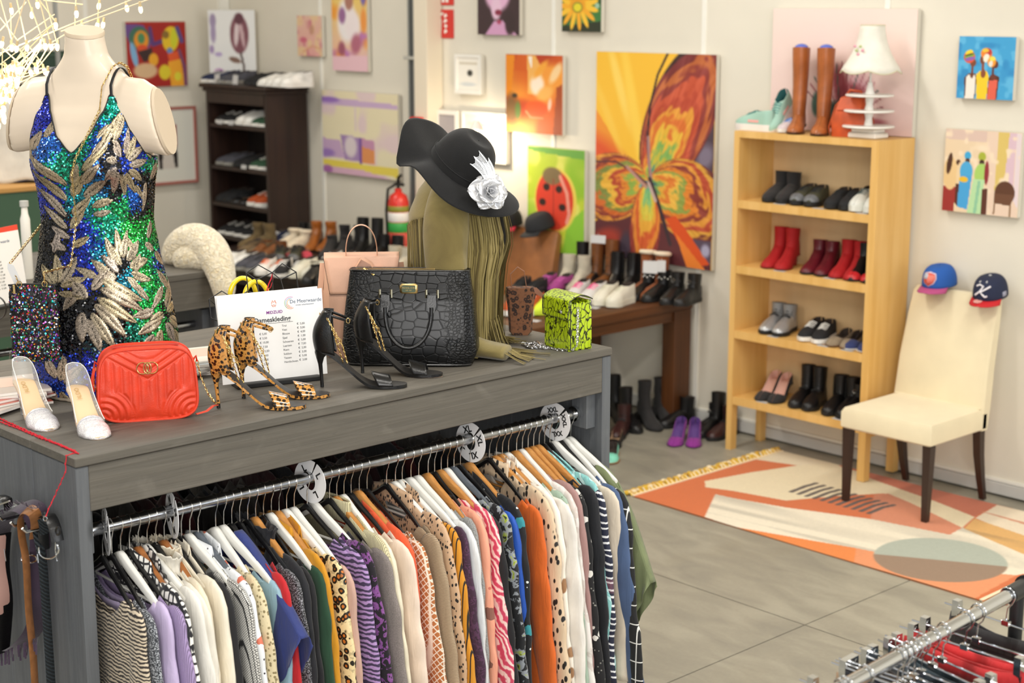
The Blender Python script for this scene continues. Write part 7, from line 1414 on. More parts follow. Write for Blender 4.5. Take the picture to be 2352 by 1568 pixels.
GL = [ # (hook pixel x on the rail, hanger, fabric, sleeve, options, description, kind)
 (250, 'k', FB('zebra', 'cfc0a8', .7, 'zebra', '2c2420', s=30), 'long', {'hem': -.8, 'W': .165, 'drop': .02, 'nw': .09}, 'beige and black zebra print blouse, first on the rail', 'blouse'),
 (258, 'k', FB('silverknit', '4a4e56', .8, 'tweed', '23262c', 'b4b8be', s=260), 'long', {'W': .18, 'drop': .02, 'nw': .10}, 'dark grey silver-flecked sweater', 'sweater'),
 (275, 'w', FB('lavender', 'c4b4d8', .85), 'long', {'nw': .14, 'W': .185, 'one': True}, 'lavender sweater on a white hanger', 'sweater'),
 (300, 'k', FB('lavrib', 'a893c0', .85, 'rib', s=60), 'long', {'nw': .13}, 'ribbed lilac cardigan behind the lavender sweater', 'cardigan'),
 (312, 'd', FB('rings', 'f0eee8', .6, 'cells', '15151c', s=42), 'long', {'nw': .09, 'collar': 'shirt'}, 'white blouse with black ring pattern', 'blouse'),
 (330, 'w', FB('white1', 'ece9e1', .8), 'long', {'nw': .115, 'collar': 'band', 'cm': FB('greyband', '6f7069', .7)}, 'white blouse with grey and peach neckband', 'blouse'),
 (345, 'k', FB('offwhite', 'e8e2d4', .8), 'long', {'nw': .11, 'collar': 'ruffle'}, 'off-white blouse with ruffled neck', 'blouse'),
 (371, 'd', FB('cream_ch', 'e6dac2', .7), 'long', {'nw': .06, 'collar': 'ruffle'}, 'cream chiffon blouse with frayed ruffles', 'blouse'),
 (400, 'k', FB('ivory', 'ebe3d0', .75), 'long', {'nw': .06, 'collar': 'shirt'}, 'ivory shirt right of the cream ruffles', 'shirt'),
 (420, 'k', FB('black1', '17171b', .85), 'long', {'nw': .09}, 'plain black sweater after the ivory shirt', 'sweater'),
 (431, 'w', FB('houndst', 'dedcd6', .8, 'lattice', '121214', s=190), 'long', {'nw': .1}, 'tiny black and white check blouse', 'blouse'),
 (441, 'c', FB('wfloral', 'eceff2', .5, 'floral', 'd8745a', '3c3440', s=24), 'long', {'nw': .08, 'collar': 'shirt'}, 'white satin blouse with orange and dark blossoms', 'blouse'),
 (495, 'w', FB('lace', 'd9cba6', .85, 'spots', '8a7c58', s=85), 'long', {'nw': .1}, 'ecru crochet lace top with long sleeves', 'top'),
 (515, 'w', FB('ltblue', '93b6c8', .28, sheen=.1, coat=.15), 'long', {'nw': .10, 'drop': .03, 'sx': .0}, 'light blue satin blouse with creased sleeve', 'blouse'),
 (544, 'k', FB('royal', '2a3878', .75), 'cape', {'nw': .08, 'W': .17}, 'royal blue top with scalloped cape sleeves', 'top'),
 (556, 'k', FB('red1', 'c01722', .75), 'long', {'nw': .12}, 'bright red sweater beside the royal blue cape', 'sweater'),
 (563, 'k', FB('sparkle', '17171a', .6, 'tweed', '0c0c0e', '9a9aa2', s=330), 'long', {'nw': .12}, 'black sparkling knit behind the red sweater', 'sweater'),
 (573, 'n', FB('black2', '1a1c22', .8), 'long', {'nw': .09, 'collar': 'ruffle'}, 'black blouse with gathered ruffle neck', 'blouse'),
 (603, 'k', FB('black1'), 'long', {'nw': .13}, 'black top left of the dark green sweater', 'top'),
 (626, 'w', FB('dkgreen', '22452f', .9), 'long', {'nw': .14}, 'dark green fine knit sweater', 'sweater'),
 (632, 'n', FB('mustard', 'cf8f16', .8), 'long', {'nw': .09, 'collar': 'shirt'}, 'mustard yellow sweater right of the green one', 'sweater'),
 (651, 'w', FB('leomul', 'ead6a4', .6, 'leo', '1c1812', 'c9742a', s=44), 'long', {'nw': .13, 'collar': 'band'}, 'cream leopard print blouse behind the mustard sweater', 'blouse'),
 (674, 'w', FB('dusty', 'c9a494', .85), 'long', {'nw': .15, 'sx': .012}, 'dusty pink textured top on a white hanger', 'top'),
 (704, 'k', FB('lilaczeb', 'a98abf', .8, 'zebra', '3c3050', s=22), 'long', {'nw': .10}, 'lilac zebra print blouse', 'blouse'),
 (722, 'w', FB('purpleblk', '151018', .85, 'blot', '7a4486', '8c5a9a', s=52), 'long', {'nw': .09, 'sx': .01}, 'black and purple jacquard sweater', 'sweater'),
 (758, 'k', FB('taupe', '837a76', .95, 'tweed', '78706c', '8f8682', s=500), 'long', {'nw': .13, 'sx': .01}, 'grey taupe wool sweater left of the roll-neck', 'sweater'),
 (770, 'n', FB('paleyel', 'd8cfa6', .85, 'rib', s=55), 'long', {'nw': .07, 'collar': 'turtle'}, 'pale yellow ribbed roll-neck sweater', 'sweater'),
 (789, 'w', FB('creamseq', 'e6ddc4', .5, coat=.2), 'long', {'nw': .09}, 'cream blouse with sequins beside the roll-neck', 'blouse'),
 (805, 'k', FB('blush', 'e8d4c2', .7), 'long', {'nw': .12, 'sx': .016}, 'blush cream long-sleeved blouse', 'blouse'),
 (824, 'n', FB('coral', 'e4592f', .75), 'long', {'nw': .06, 'collar': 'lapel'}, 'coral jacket with wide collar', 'jacket'),
 (842, 'k', FB('rustgeo', 'b06a38', .8, 'lattice', 'e6dccb', s=65), 'long', {'nw': .13}, 'rust and white lattice print top', 'top'),
 (887, 'k', FB('cord', 'b69e80', .9, 'rib', s=75, st=(1, 1, 1.001)), 'long', {'nw': .13}, 'taupe finely ribbed sweater', 'sweater'),
 (908, 'w', FB('beigeleo', 'c9a684', .7, 'spots', '1e1816', s=62, st=(1.6, 1, 1)), 'long', {'nw': .09, 'collar': 'shirt'}, 'tan blouse with small black spots', 'blouse'),
 (922, 'w', FB('mustripe', 'cf8c1e', .75, 'stripe', '1e1712', s=20), 'long', {'nw': .1}, 'mustard blouse with thin black stripes', 'blouse'),
 (943, 'w', FB('plum', '3c2238', .8, 'blot', '52304e', '2a1826', s=60), 'long', {'nw': .13}, 'dark plum patterned top', 'top'),
 (961, 'w', FB('wsatin', 'dfe2e4', .3, coat=.1), 'long', {'nw': .1, 'sx': .008}, 'silvery white satin blouse', 'blouse'),
 (984, 'n', FB('greyknit', '8e8e8c', .95, 'tweed', '7c7c7a', 'a4a4a2', s=420), 'long', {'nw': .12}, 'mid grey knit cardigan behind the satin blouse', 'cardigan'),
 (1000, 'k', FB('peachfl', 'e8a084', .6, 'floral', '8a5a4c', 'c46a5a', s=16), 'long', {'nw': .1, 'collar': 'band', 'cm': FB('black1')}, 'peach floral blouse with black neckband', 'blouse'),
 (1012, 'n', FB('pinkswirl', 'c8405e', .6, 'swirl', 'f0d4cc', 'd86a80', s=18), 'long', {'nw': .08}, 'pink and red swirl blouse', 'blouse'),
 (1025, 'w', FB('black1'), 'long', {'nw': .13, 'sx': .01}, 'black blazer right of the pink swirls', 'blazer'),
 (1042, 'c', FB('bwyel', '16181c', .7, 'blot', '8f959c', 'a8b83a', s=34), 'long', {'nw': .1}, 'black and grey camouflage print blouse', 'blouse'),
 (1057, 'k', FB('cobalt', '1c54b8', .6), 'long', {'nw': .13}, 'cobalt blue top on the right half', 'top'),
 (1080, 'n', FB('tealleaf', '121318', .75, 'floral', '2f8a94', 'dfe6e4', s=19), 'long', {'nw': .08, 'collar': 'lapel', 'cm': FB('black1'), 'sx': .012}, 'black dress with teal leaf motifs', 'dress'),
 (1124, 'k', FB('orange', 'd8641a', .75), 'long', {'nw': .14}, 'vivid orange top between black and spotted ones', 'top'),
 (1143, 'n', FB('leobw', 'd9c0a0', .6, 'spots', '16120f', s=40, st=(1.5, 1, .8)), 'long', {'nw': .07, 'collar': 'shirt', 'sx': .006}, 'tan blouse with large black spots', 'blouse'),
 (1152, 'n', FB('giraffe', 'f0e9dc', .7, 'spots', '9c7450', s=26, st=(1, 1, .7)), 'long', {'nw': .05, 'collar': 'shirt'}, 'white shirt with brown and green patches', 'shirt'),
 (1166, 'w', FB('creamsh', 'e9e4dc', .6), 'long', {'nw': .12, 'sx': .03, 'W': .215}, 'big plain white shirt with wide tail', 'shirt'),
 (1200, 'n', FB('sage', '9fb4a2', .75, 'floral', 'e6d2c0', '70866c', s=26), 'long', {'nw': .1}, 'sage green blouse with pale dots', 'blouse'),
 (1212, 'w', FB('tiedye', 'e6e0dc', .75, 'blot', 'd2c8c2', 'cfc4be', s=14), 'long', {'nw': .08, 'collar': 'band'}, 'pale tie-dye blouse right of the white shirt', 'blouse'),
 (1224, 'n', FB('mauve', 'a88480', .8), 'long', {'nw': .1, 'collar': 'band', 'sx': .01}, 'mauve long-sleeved blouse on a wooden hanger', 'blouse'),
 (1240, 'n', FB('bwdots', '131316', .8, 'floral', 'd8d6d0', '85857f', s=30), 'long', {'nw': .1}, 'black blouse with white floral trims', 'blouse'),
 (1252, 'n', FB('black2'), 'long', {'nw': .12, 'sx': .006}, 'black jumper left of the turquoise shirt', 'sweater'),
 (1264, 'k', FB('aqua', '8ac8c6', .6, 'swirl', 'b8dede', '6cb0b2', s=14), 'long', {'nw': .06, 'collar': 'lapel'}, 'turquoise marbled shirt with open collar', 'shirt'),
 (1278, 'k', FB('brush', '1a2038', .65, 'brush', 'e9eaec', 'c07a8a', s=7), 'long', {'nw': .12, 'sx': .02}, 'navy blouse with white brush strokes', 'blouse'),
 (1290, 'w', FB('heavycream', 'ddd0bc', .85), 'long', {'nw': .13, 'sx': .022, 'W': .212}, 'cream crepe top before the slate blue one', 'top'),
 (1302, 'k', FB('slate', '4a5f84', .8), 'long', {'nw': .13, 'sx': .026, 'W': .22}, 'slate blue long dress near the right end', 'dress'),
 (1312, 'w', FB('gridblk', '131416', .75, 'grid', 'e4e4e0', s=16), 'long', {'nw': .14, 'sx': .034, 'W': .225}, 'black dress with thin white window check', 'dress'),
 (1325, 'w', FB('olivegr', '76805a', .8), 'poncho', {'nw': .14, 'W': .22}, 'sage olive poncho top, last on the rail', 'top')]
def rail_y(px): # Y on the rail for a pixel column
    a, b_ = 1.5, 4.5
    for _ in range(40):
        m = (a+b_)/2; d = Vector((RXR, m, RZR))-Vector((0, 0, EYE)); q = CX+F*d.dot(rt)/d.dot(fw)
        if q > px: b_ = m
        else: a = m
    return a
rnd = random.Random(21); HN = {'w': 'white', 'k': 'black', 'n': 'light wooden', 'c': 'dark clear plastic', 'd': 'brown wooden'}
YS = [rail_y(g[0]) for g in GL]
for it in range(60):                       # keep at least a thin gap between neighbours
    for i in range(len(YS)-1):
        d = YS[i+1]-YS[i]
        if d < .0265: YS[i] -= (.0265-d)/2; YS[i+1] += (.0265-d)/2
    YS[0] = max(YS[0], KY0+.085); YS[-1] = min(YS[-1], KY1-.108)
for i, (px, hk_, fm_, sl, op_, lab, nm) in enumerate(GL):
    y = YS[i]; rzv = rnd.uniform(-.09, .07)
    nmid = lab.split(',')[0]
    hang(hk_, y, rzv, '%s hanger holding the %s' % (HN[hk_], nmid), sc_=.86 if i < 2 else 1)
    kw = dict(op_); kw.setdefault('drop', rnd.uniform(0, .012)); kw['nw'] = kw.get('nw', .1)+(.035 if not kw.get('collar') else .0); kw.setdefault('W', rnd.uniform(.203, .216))
    make_garment(y, rzv, fm_, lab, i, sl, seed=i, thick=.0118, name=nm, cat={'blouse': 'blouse', 'top': 'top'}.get(nm, nm), hem=kw.pop('hem', rnd.uniform(-.92, -.78)), **kw)
# white size discs on the rail
m_disc = M('disc_white', 'e9e9ea', .35); m_ink = M('disc_ink', '151515', .5)
def disc(px, s, rz, ry, label, dy=0):
    y = rail_y(px)+dy; t = thing('size_disc', label, 'sign', (RXR, y, RZR-.012), 0, 'size discs on the rail', rot=(0, ry, rz)); b = B(); n_ = 56; P = []
    for side in (0, 1): pass
    ro, ri = .065, .021; ang = [R(62)+R(352)*k/n_ for k in range(n_+1)]
    vs = []
    for yy in (-.0008, .0008):
        vs += [(ro*math.cos(a), yy, ro*math.sin(a)) for a in ang]+[(ri*math.cos(a), yy, .0+ri*math.sin(a)*1.25) for a in ang]
    m1 = n_+1; fs = []
    for k in range(n_): fs += [(k, k+1, m1+k+1, m1+k), (2*m1+k, 3*m1+k, 3*m1+k+1, 2*m1+k+1), (k, 2*m1+k, 2*m1+k+1, k+1), (m1+k, m1+k+1, 3*m1+k+1, 3*m1+k)]
    fs += [(0, m1, 3*m1, 2*m1), (n_, 2*m1+n_, 3*m1+n_, m1+n_)]
    b.add(vs, fs); b.obj('disc', m_disc, t)
    for k, a in enumerate((115, 25, -65, -155)):
        ra_ = R(a); text('size_letter', s, .030 if len(s) < 3 else .023, m_ink, t, frame((.044*math.cos(ra_), -.0011, .044*math.sin(ra_)), (math.sin(ra_), 0, -math.cos(ra_)), (math.cos(ra_), 0, math.sin(ra_))) @ Matrix.Translation((0, -.011, 0)), .0002, off=.0009)
disc(240, 'S', R(-20), 0, 'white round size disc S at the left end of the rail', .004)
disc(395, 'M', R(-16), 0, 'white round size disc M, second from the left')
disc(712, 'L', R(8), R(-8), 'white round size disc L in the middle of the rail')
disc(1081, 'XL', R(4), R(6), 'white round size disc XL, second from the right')
disc(1275, 'XXL', R(6), R(10), 'white round size disc XXL at the right end of the rail')
# clothes on the back rail, seen as a dark mass through the gap
rnd = random.Random(31); ORD = 'first second third fourth fifth sixth seventh eighth ninth tenth eleventh twelfth thirteenth fourteenth fifteenth sixteenth seventeenth eighteenth nineteenth twentieth twenty-first twenty-second twenty-third twenty-fourth'.split(); bcols = [('maroon', '30090c'), ('black1', '17171b'), ('darkred', '4a0e12'), ('greybr', '2c2824'), ('navyb', '10141f'), ('speck', '3a3530')]
for k in range(24):
    nm, c = bcols[k % 6]; y = KY0+.12+k*.074+rnd.uniform(-.02, .02)
    make_garment(y, rnd.uniform(-.06, .06), FB(nm, c), '%s coat on the rear rail, %s from its left end' % (['maroon', 'black', 'dark red', 'greyish brown', 'navy', 'speckled grey'][k % 6], ORD[k]), k, 'long', seed=100+k, thick=.022, drop=rnd.uniform(0, .08), nw=.1, x=-4.45, grp='clothes on the rear rail', name='coat', cat='coat', hem=-.75, one=False)

# ---------------------------------------------------------------- belts and string at the left end of the counter
EY = 1.797
def ep(px, py, y=EY): return ony(px, py, y)
def ribbon(name, pts, wd, th, m, parent, org, flat=(0, 1, 0)):
    P = [Vector(p)-org for p in pts]; n_ = len(P); S = []
    for i in range(n_-1):
        for k in range(4):
            t = k/4; a, b_, c, d = P[max(0, i-1)], P[i], P[i+1], P[min(n_-1, i+2)]
            S.append(.5*((2*b_)+(c-a)*t+(2*a-5*b_+4*c-d)*t*t+(3*b_-a-3*c+d)*t**3))
    S.append(P[-1]); return B().tube(S, [(wd/2, th/2)]*len(S), 8, flat=flat).obj(name, m, parent)
hk = thing('belt_hook', 'steel peg bar on the counter end that the belts hang from', 'hook', (ep(70, 1195).x, KY0-.001, ep(70, 1195).z-.012))
B().box((-.22, -.006, -.012), (.07, .0, .012), bev=.002).obj('back_plate', m_steel, hk)
for x in (-.17, -.09, -.02, .045): B().tube([(x, -.004, 0), (x, -.075, .0), (x, -.085, .012)], .004, 8).obj('peg', m_chrome, hk)
m_tan = M('tan_belt', '8f5f38', .38, var=.08, vs=60, bump=.3, bs=90, coat=.15); o0 = ep(70, 1190)
t = thing('belt', 'tan leather belt hanging in a loop on the counter end', 'belt', o0)
TY = EY-.03; ribbon('strap', [ep(80, 1235, EY+.0), ep(84, 1200, EY-.01), ep(77, 1176, TY), ep(60, 1170, TY), ep(48, 1188, TY), ep(50, 1230, TY), ep(60, 1290, TY), ep(66, 1400, TY), ep(76, 1500, TY), ep(84, 1640, TY)], .032, .0036, m_tan, t, o0)
B().tube([ep(67+18*math.cos(TAU*j/16), 1283+9*math.sin(TAU*j/16), EY-.012)-o0 for j in range(16)], .0026, 7, closed=True).obj('buckle', m_chrome, t)
B().tube([ep(86, 1272, EY-.014)-o0, ep(88, 1292, EY-.016)-o0], .0018, 6).obj('prong', m_chrome, t)
n = N('braided'); wv = n.wave(60, 1.5, 1, 2, 'DIAGONAL'); n.base(n.ramp(wv.outputs[0], [(.2, '14181b'), (.8, '2c3439')])); n.set(rough=.6); n.bump(wv.outputs[0], .9, .003); m_brd = n.m
t = thing('belt', 'dark braided belt right of the tan belt on the counter end', 'belt', o0)
ribbon('strap', [ep(104, 1225, EY+.010), ep(100, 1195, EY+.004), ep(92, 1182), ep(82, 1192), ep(86, 1225), ep(98, 1290), ep(106, 1400), ep(113, 1500), ep(122, 1640)], .030, .006, m_brd, t, o0)
B().tube([ep(112+23*math.cos(TAU*j/20), 1262+21*math.sin(TAU*j/20), EY-.013)-o0 for j in range(-2, 12)], .0026, 7).obj('buckle', m_chrome, t)
t = thing('belt', 'black leather belt end with eyelet tied to the red string', 'belt', o0)
ribbon('strap', [ep(101, 1186), ep(112, 1182), ep(124, 1205), ep(133, 1243)], .034, .004, m_kl, t, o0)
ribbon('tongue', [ep(96, 1190, EY+.012), ep(100, 1230, EY+.012), ep(102, 1262, EY+.012)], .03, .004, m_kl, t, o0)
B().tube([ep(104+4.4*math.cos(TAU*j/12), 1191+5*math.sin(TAU*j/12), EY-.022)-o0 for j in range(12)], .0014, 6, closed=True).obj('eyelet', m_chrome, t)
B().tube([ep(133+5*math.cos(TAU*j/12), 1219+9*math.sin(TAU*j/12), EY-.014)-o0 for j in range(12)], .0028, 6, closed=True).obj('keeper_loop', m_kl, t)
B().tube([ep(128, 1245, EY-.014)-o0, ep(127, 1262, EY-.014)-o0, ep(131, 1288, EY-.014)-o0], .0018, 6).obj('prong', m_chrome, t)
m_pur = M('purple_suede', '38283c', .85, var=.10, vs=9, bump=.2, bs=200, sheen=.3)
t = thing('belt', 'wide purple suede belt with ragged fringe, hanging in a big loop', 'belt', o0)
ribbon('strap', [ep(97, 1260, EY+.02), ep(95, 1215, EY+.02), ep(80, 1175, EY+.01), ep(52, 1160, EY+.006), ep(22, 1175, EY+.004), ep(2, 1225, EY), ep(-14, 1320, EY-.0), ep(-24, 1420, EY-.0)], .07, .003, m_pur, t, o0)
ribbon('lower_loop', [ep(92, 1250, EY+.026), ep(94, 1360, EY+.024), ep(84, 1430, EY+.015), ep(60, 1470, EY), ep(28, 1492, EY-.01), ep(-10, 1500, EY-.02)], .06, .003, m_pur, t, o0)
b = B(); rnd = random.Random(5)
for k in range(46):
    u = k/45; p = ep(96-100*u, 1162+6*math.sin(u*9)+52*max(0, u-.6)**1.2, EY-.03)-o0; b.tube([p, p+Vector((rnd.uniform(-.006, .006), -.006, rnd.uniform(.004, .014)))], [(.002, .0006)]*2, 4)
for k in range(34):
    u = k/33; p = ep(88-90*u, 1462+38*u, EY-.028)-o0; b.tube([p, p+Vector((rnd.uniform(-.01, .01), -.004, -rnd.uniform(.015, .045)))], [(.0026, .0006)]*2, 4)
o = b.obj('fringe', m_pur, t); o['kind'] = 'stuff'
t = thing('belt', 'blush and black pointed sash at the left edge of the frame', 'belt', o0)
ribbon('blush_side', [ep(-2, 1230, EY-.045), ep(-4, 1300, EY-.05), ep(6, 1370, EY-.05), ep(2, 1440, EY-.05), ep(-6, 1490, EY-.05)], .04, .003, M('blush_sash', 'b08a80', .8), t, o0); ribbon('black_side', [ep(6, 1225, EY-.035), ep(2, 1300, EY-.04), ep(10, 1390, EY-.045), ep(2, 1500, EY-.04)], .05, .003, m_kl, t, o0)
t = thing('belt', 'black belt bundle with steel clips above the purple fringe', 'belt', o0)
ribbon('strap', [ep(-20, 1150, EY-.02), ep(0, 1140, EY-.03), ep(16, 1148, EY-.03), ep(20, 1165, EY-.02)], .03, .008, m_kl, t, o0); B().tube([ep(0, 1158, EY-.05)-o0, ep(22, 1150, EY-.05)-o0], .0028, 6).obj('clip', m_chrome, t); B().tube([ep(10, 1260, EY-.05)-o0, ep(14, 1288, EY-.05)-o0], .0016, 6).obj('prong', m_chrome, t)
m_rs = M('red_yarn', 'c41c2c', .8); rs_ = thing('red_string', 'knotted red string lying over the counter corner down to the belts', 'string', onz(178, 1040, KT))
def knotted(nm, P, r, seed):
    rnd = random.Random(seed); S = []; 
    for a, b_ in zip(P, P[1:]):
        k = max(2, int((b_-a).length/.006))
        for i in range(k): S.append(a.lerp(b_, i/k)+Vector((rnd.uniform(-1, 1), rnd.uniform(-1, 1), rnd.uniform(-.2, 1)))*.0012)
    S.append(P[-1]); b = B().tube([p-rs_.location for p in S], r, 5)
    for i in range(2, len(S), 3): b.ball(S[i]-rs_.location, r*1.9, 6, 4)
    b.obj(nm, m_rs, rs_)
up_ = Vector((0, 0, .0022))
knotted('yarn', [onz(-30, 950, KT)+up_, onz(10, 968, KT)+up_, onz(60, 990, KT)+up_, onz(110, 1012, KT)+up_, onz(150, 1030, KT)+up_, onz(181, 1043, KT)+up_], .0019, 1)
knotted('yarn', [onz(-30, 960, KT)+up_, onz(40, 985, KT)+up_, onz(90, 1006, KT)+up_, onz(140, 1024, KT)+up_, onz(176, 1040, KT)+up_], .0017, 2)
knotted('yarn', [onz(176, 1040, KT)+up_, Vector((KX-.04, KY0-.003, KZ-.001)), ep(150, 1085, KY0-.012), ep(125, 1140, KY0-.03), ep(106, 1184, EY-.024)], .0013, 3)

# ---------------------------------------------------------------- clip-hanger rack at the lower right
A0, A1 = Vector((-1.735, 2.15, 1.15)), Vector((-1.803, 3.30, 1.15)); ad = (A1-A0).normalized(); aang = math.atan2(ad.y, ad.x)
rk = thing('clothes_rack', 'chrome clothes rack with black end fitting at the lower right', 'rack', (A1.x, A1.y, 0))
B().tube([A0-Vector((A1.x, A1.y, 0)), Vector((0, 0, 1.15))-ad*.02], .0155, 20).obj('rail', m_chrome, rk)
B().tube([Vector((0, 0, 1.15))-ad*.045, Vector((0, 0, 1.15))+ad*.035], .021, 18).obj('tee_fitting', blackpl, rk)
B().tube([Vector((0, 0, 1.15))+ad*.035, Vector((0, 0, 1.15))+ad*.043], .027, 18).obj('end_cap', blackpl, rk)
B().tube([(0, 0, .99), (0, 0, 1.135)], .0165, 16).obj('upper_post', blackpl, rk); B().tube([(0, 0, .93), (0, 0, 1.02)], .022, 16).obj('clamp_sleeve', blackpl, rk); B().tube([(0, 0, .06), (0, 0, .95)], .0155, 14).obj('lower_post', blackpl, rk)
B().tube([(.0, .02, .985), (.035, .045, .985)], .007, 8).box((.026, .035, .965), (.040, .055, 1.01), bev=.003).obj('clamp_knob', blackpl, rk)
B().box((-.28, -.018, .03), (.28, .018, .06), bev=.004).obj('foot', blackpl, rk)
for x in (-.26, .26): B().tube([(x, 0, .0), (x, 0, .03)], .02, 12).obj('caster', blackpl, rk)
base = Vector((A0.x, A0.y+.1, 0)); B().tube([(base.x-A1.x, base.y-A1.y, 1.14), (base.x-A1.x, base.y-A1.y, .06)], .0155, 12).obj('near_post', blackpl, rk); B().box((base.x-A1.x-.28, base.y-A1.y-.018, 0.0), (base.x-A1.x+.28, base.y-A1.y+.018, .06), bev=.004).obj('near_foot', blackpl, rk)
def make_clip():
    t = bpy.data.objects.new('clip_hanger', None); COL.objects.link(t)
    P = [(.0195*math.cos(R(a)), 0, .0195*math.sin(R(a))) for a in range(190, -20, -15)]+[(.012, 0, -.018), (.002, 0, -.03), (-.001, 0, -.062)]
    B().tube(P, .0018, 8).obj('hook', m_chrome, t); B().tube([(-.17, 0, -.068), (.17, 0, -.068)], .0026, 8).obj('cross_bar', m_chrome, t); B().box((-.010, -.006, -.074), (.010, .006, -.060), bev=.0012).obj('swivel_plate', m_chrome, t)
    for s in (-1, 1):
        o = B().loft([[(s*.135+q*.0085, -.009-.004*v, z) for q in (-1, 1)]+[(s*.135+q*.0085, .009+.004*v, z) for q in (1, -1)] for z, v in ((-.050, 0), (-.068, .4), (-.088, .2), (-.098, -.9))]).obj('clip', m_chrome, t)
        B().tube([(s*.135-.0095, 0, -.062), (s*.135+.0095, 0, -.062)], .006, 10).obj('spring', m_chrome, o); B().box((s*.135-.009, -.006, -.108), (s*.135+.009, .006, -.090), bev=.0015).obj('rubber_jaw', blackpl, o)
    return t
def rack_t(px):
    a, b_ = 0., 1.2
    for _ in range(40):
        m = (a+b_)/2; p = A0+ad*m; d = p-Vector((0, 0, EYE)); q = CX+F*d.dot(rt)/d.dot(fw)
        if q > px: b_ = m
        else: a = m
    return a
clip = None; RC = [(2315, 'black trousers with a wide woven waistband', '1b1a1c'), (2247, 'red skirt, the farther one', 'c01e22'), (2220, 'red skirt, the nearer one', 'b81c20'), (2168, 'dark teal skirt with zip', '22353f'), (2146, 'dark teal jeans', '26323c'), (2120, 'dark brown trousers', '2a211f'), (2103, 'black trousers with grey stripe', '1f1f22'), (2088, 'dark navy skirt', '1c2230'), (2076, 'black skirt with gold thread', '2c2620'), (2064, 'taupe trousers', 'a5896c'), (1990, 'off-white trousers', 'dcd6ca'), (1942, 'black skirt near the frame bottom', '1a1a1c'), (1931, 'dark grey trousers', '34343a'), (1890, 'cream skirt cut by the frame bottom', 'd8ceb8'), (1848, 'black trousers cut by the frame bottom', '1a1a1d')]
rnd = random.Random(12)
for i, (px, d, c) in enumerate(RC):
    p = A0+ad*rack_t(px); rz_ = rnd.uniform(-.22, .12)
    if clip is None: clip = make_clip(); o = clip
    else: o = copy_tree(clip, (0, 0, 0))
    o.location = p; o.rotation_euler = (0, 0, rz_); tag(o, 'chrome clip hanger holding the '+d, 'hanger', 'clip hangers on the lower right rack')
    g = thing('skirt' if 'skirt' in d else 'trousers', d+', on the lower right rack', 'skirt' if 'skirt' in d else 'trousers', p, rz_, 'skirts and trousers on the lower right rack'); rings = []
    for z, rx, ry in ((-.083, .150, .006), (-.098, .152, .010), (-.125, .155, .014), (-.2, .165, .017), (-.35, .18, .017), (-.6, .19, .016), (-.75, .19, .014)):
        rings.append([(rx*math.cos(TAU*j/36), ry*math.sin(TAU*j/36)*(1+.3*math.sin(j*1.1))+.006*math.sin(j*.5+i), z-.018*math.sin(PI*(.5+.5*math.cos(TAU*j/36)))*(1 if z > -.13 else 0)) for j in range(36)])
    m = FB('rk_'+c, c, .75); B().loft(rings, caps=False).obj('cloth', m, g, ang=180)
    o = B().loft([[(x*1.012, y*1.15, z) for x, y, z in r] for r in (rings[0], rings[1], rings[2])], caps=False).obj('waistband', m, g, ang=180); solid(o, .003)

# ---------------------------------------------------------------- caps on the two chairs
def cap(loc, ang, cm, bm, label, emb=None, tilt=0, btn=None, bf=None):
    t = thing('cap', label, 'cap', loc, rot=(0, R(tilt), ang))
    b = B(); b.grid(lambda u, v: Vector(((.098*math.cos(v*PI/2*.995)**.55)*math.cos(TAU*u)*1.04, (.082*math.cos(v*PI/2*.995)**.55)*math.sin(TAU*u), .105*math.sin(v*PI/2)**.85)), 36, 14, cu=True); o = b.obj('crown', cm, t, ang=180); solid(o, .002)
    b = B(); b.grid(lambda u, v: Vector((.075*math.cos((u-.5)*2.2)+(.078*math.cos((u-.5)*2.3))*v, .082*math.sin((u-.5)*2.35)*(1+.05*v), .004-.014*v*v-.012*abs(u-.5)*2*v)), 20, 8); o = b.obj('brim', bm, t, ang=180); solid(o, .003)
    B().lathe([(0, 0), (.008, 0), (.007, .004), (0, .005)], 10).obj('button', btn or cm, t, loc=(0, 0, .104))
    for k in range(6):
        a = TAU*(k+.5)/6; B().tube([(.099*math.cos(v)**.55*math.cos(a)*1.03, .083*math.cos(v)**.55*math.sin(a), .106*math.sin(v)**.85) for v in [i/8*1.5 for i in range(9)]], .0012, 4).obj('panel_seam', cm, t)
    if emb: emb(t)
    return t
def cf(a, z): v = math.asin(min(1, (z/.105)**(1/.85))); r = math.cos(v)**.55; return Vector((.100*r*math.cos(a)*1.04, .084*r*math.sin(a), z))
def patch(t, name, poly, m, off=.003):    # polygon (angle, height) wrapped on the crown
    c = [sum(p[i] for p in poly)/len(poly) for i in (0, 1)]; vs = []; n_ = len(poly)
    def P(a, z, o_): q = cf(a, z); return q+Vector((q.x, q.y, .02)).normalized()*o_
    b = B(); vs = [P(a, z, off) for a, z in poly]+[P(a, z, .0) for a, z in poly]+[P(c[0], c[1], off)]
    b.add(vs, [(i, (i+1) % n_, 2*n_) for i in range(n_)]+[(n_+i, n_+(i+1) % n_, (i+1) % n_, i) for i in range(n_)]); b.obj(name, m, t, ang=180)
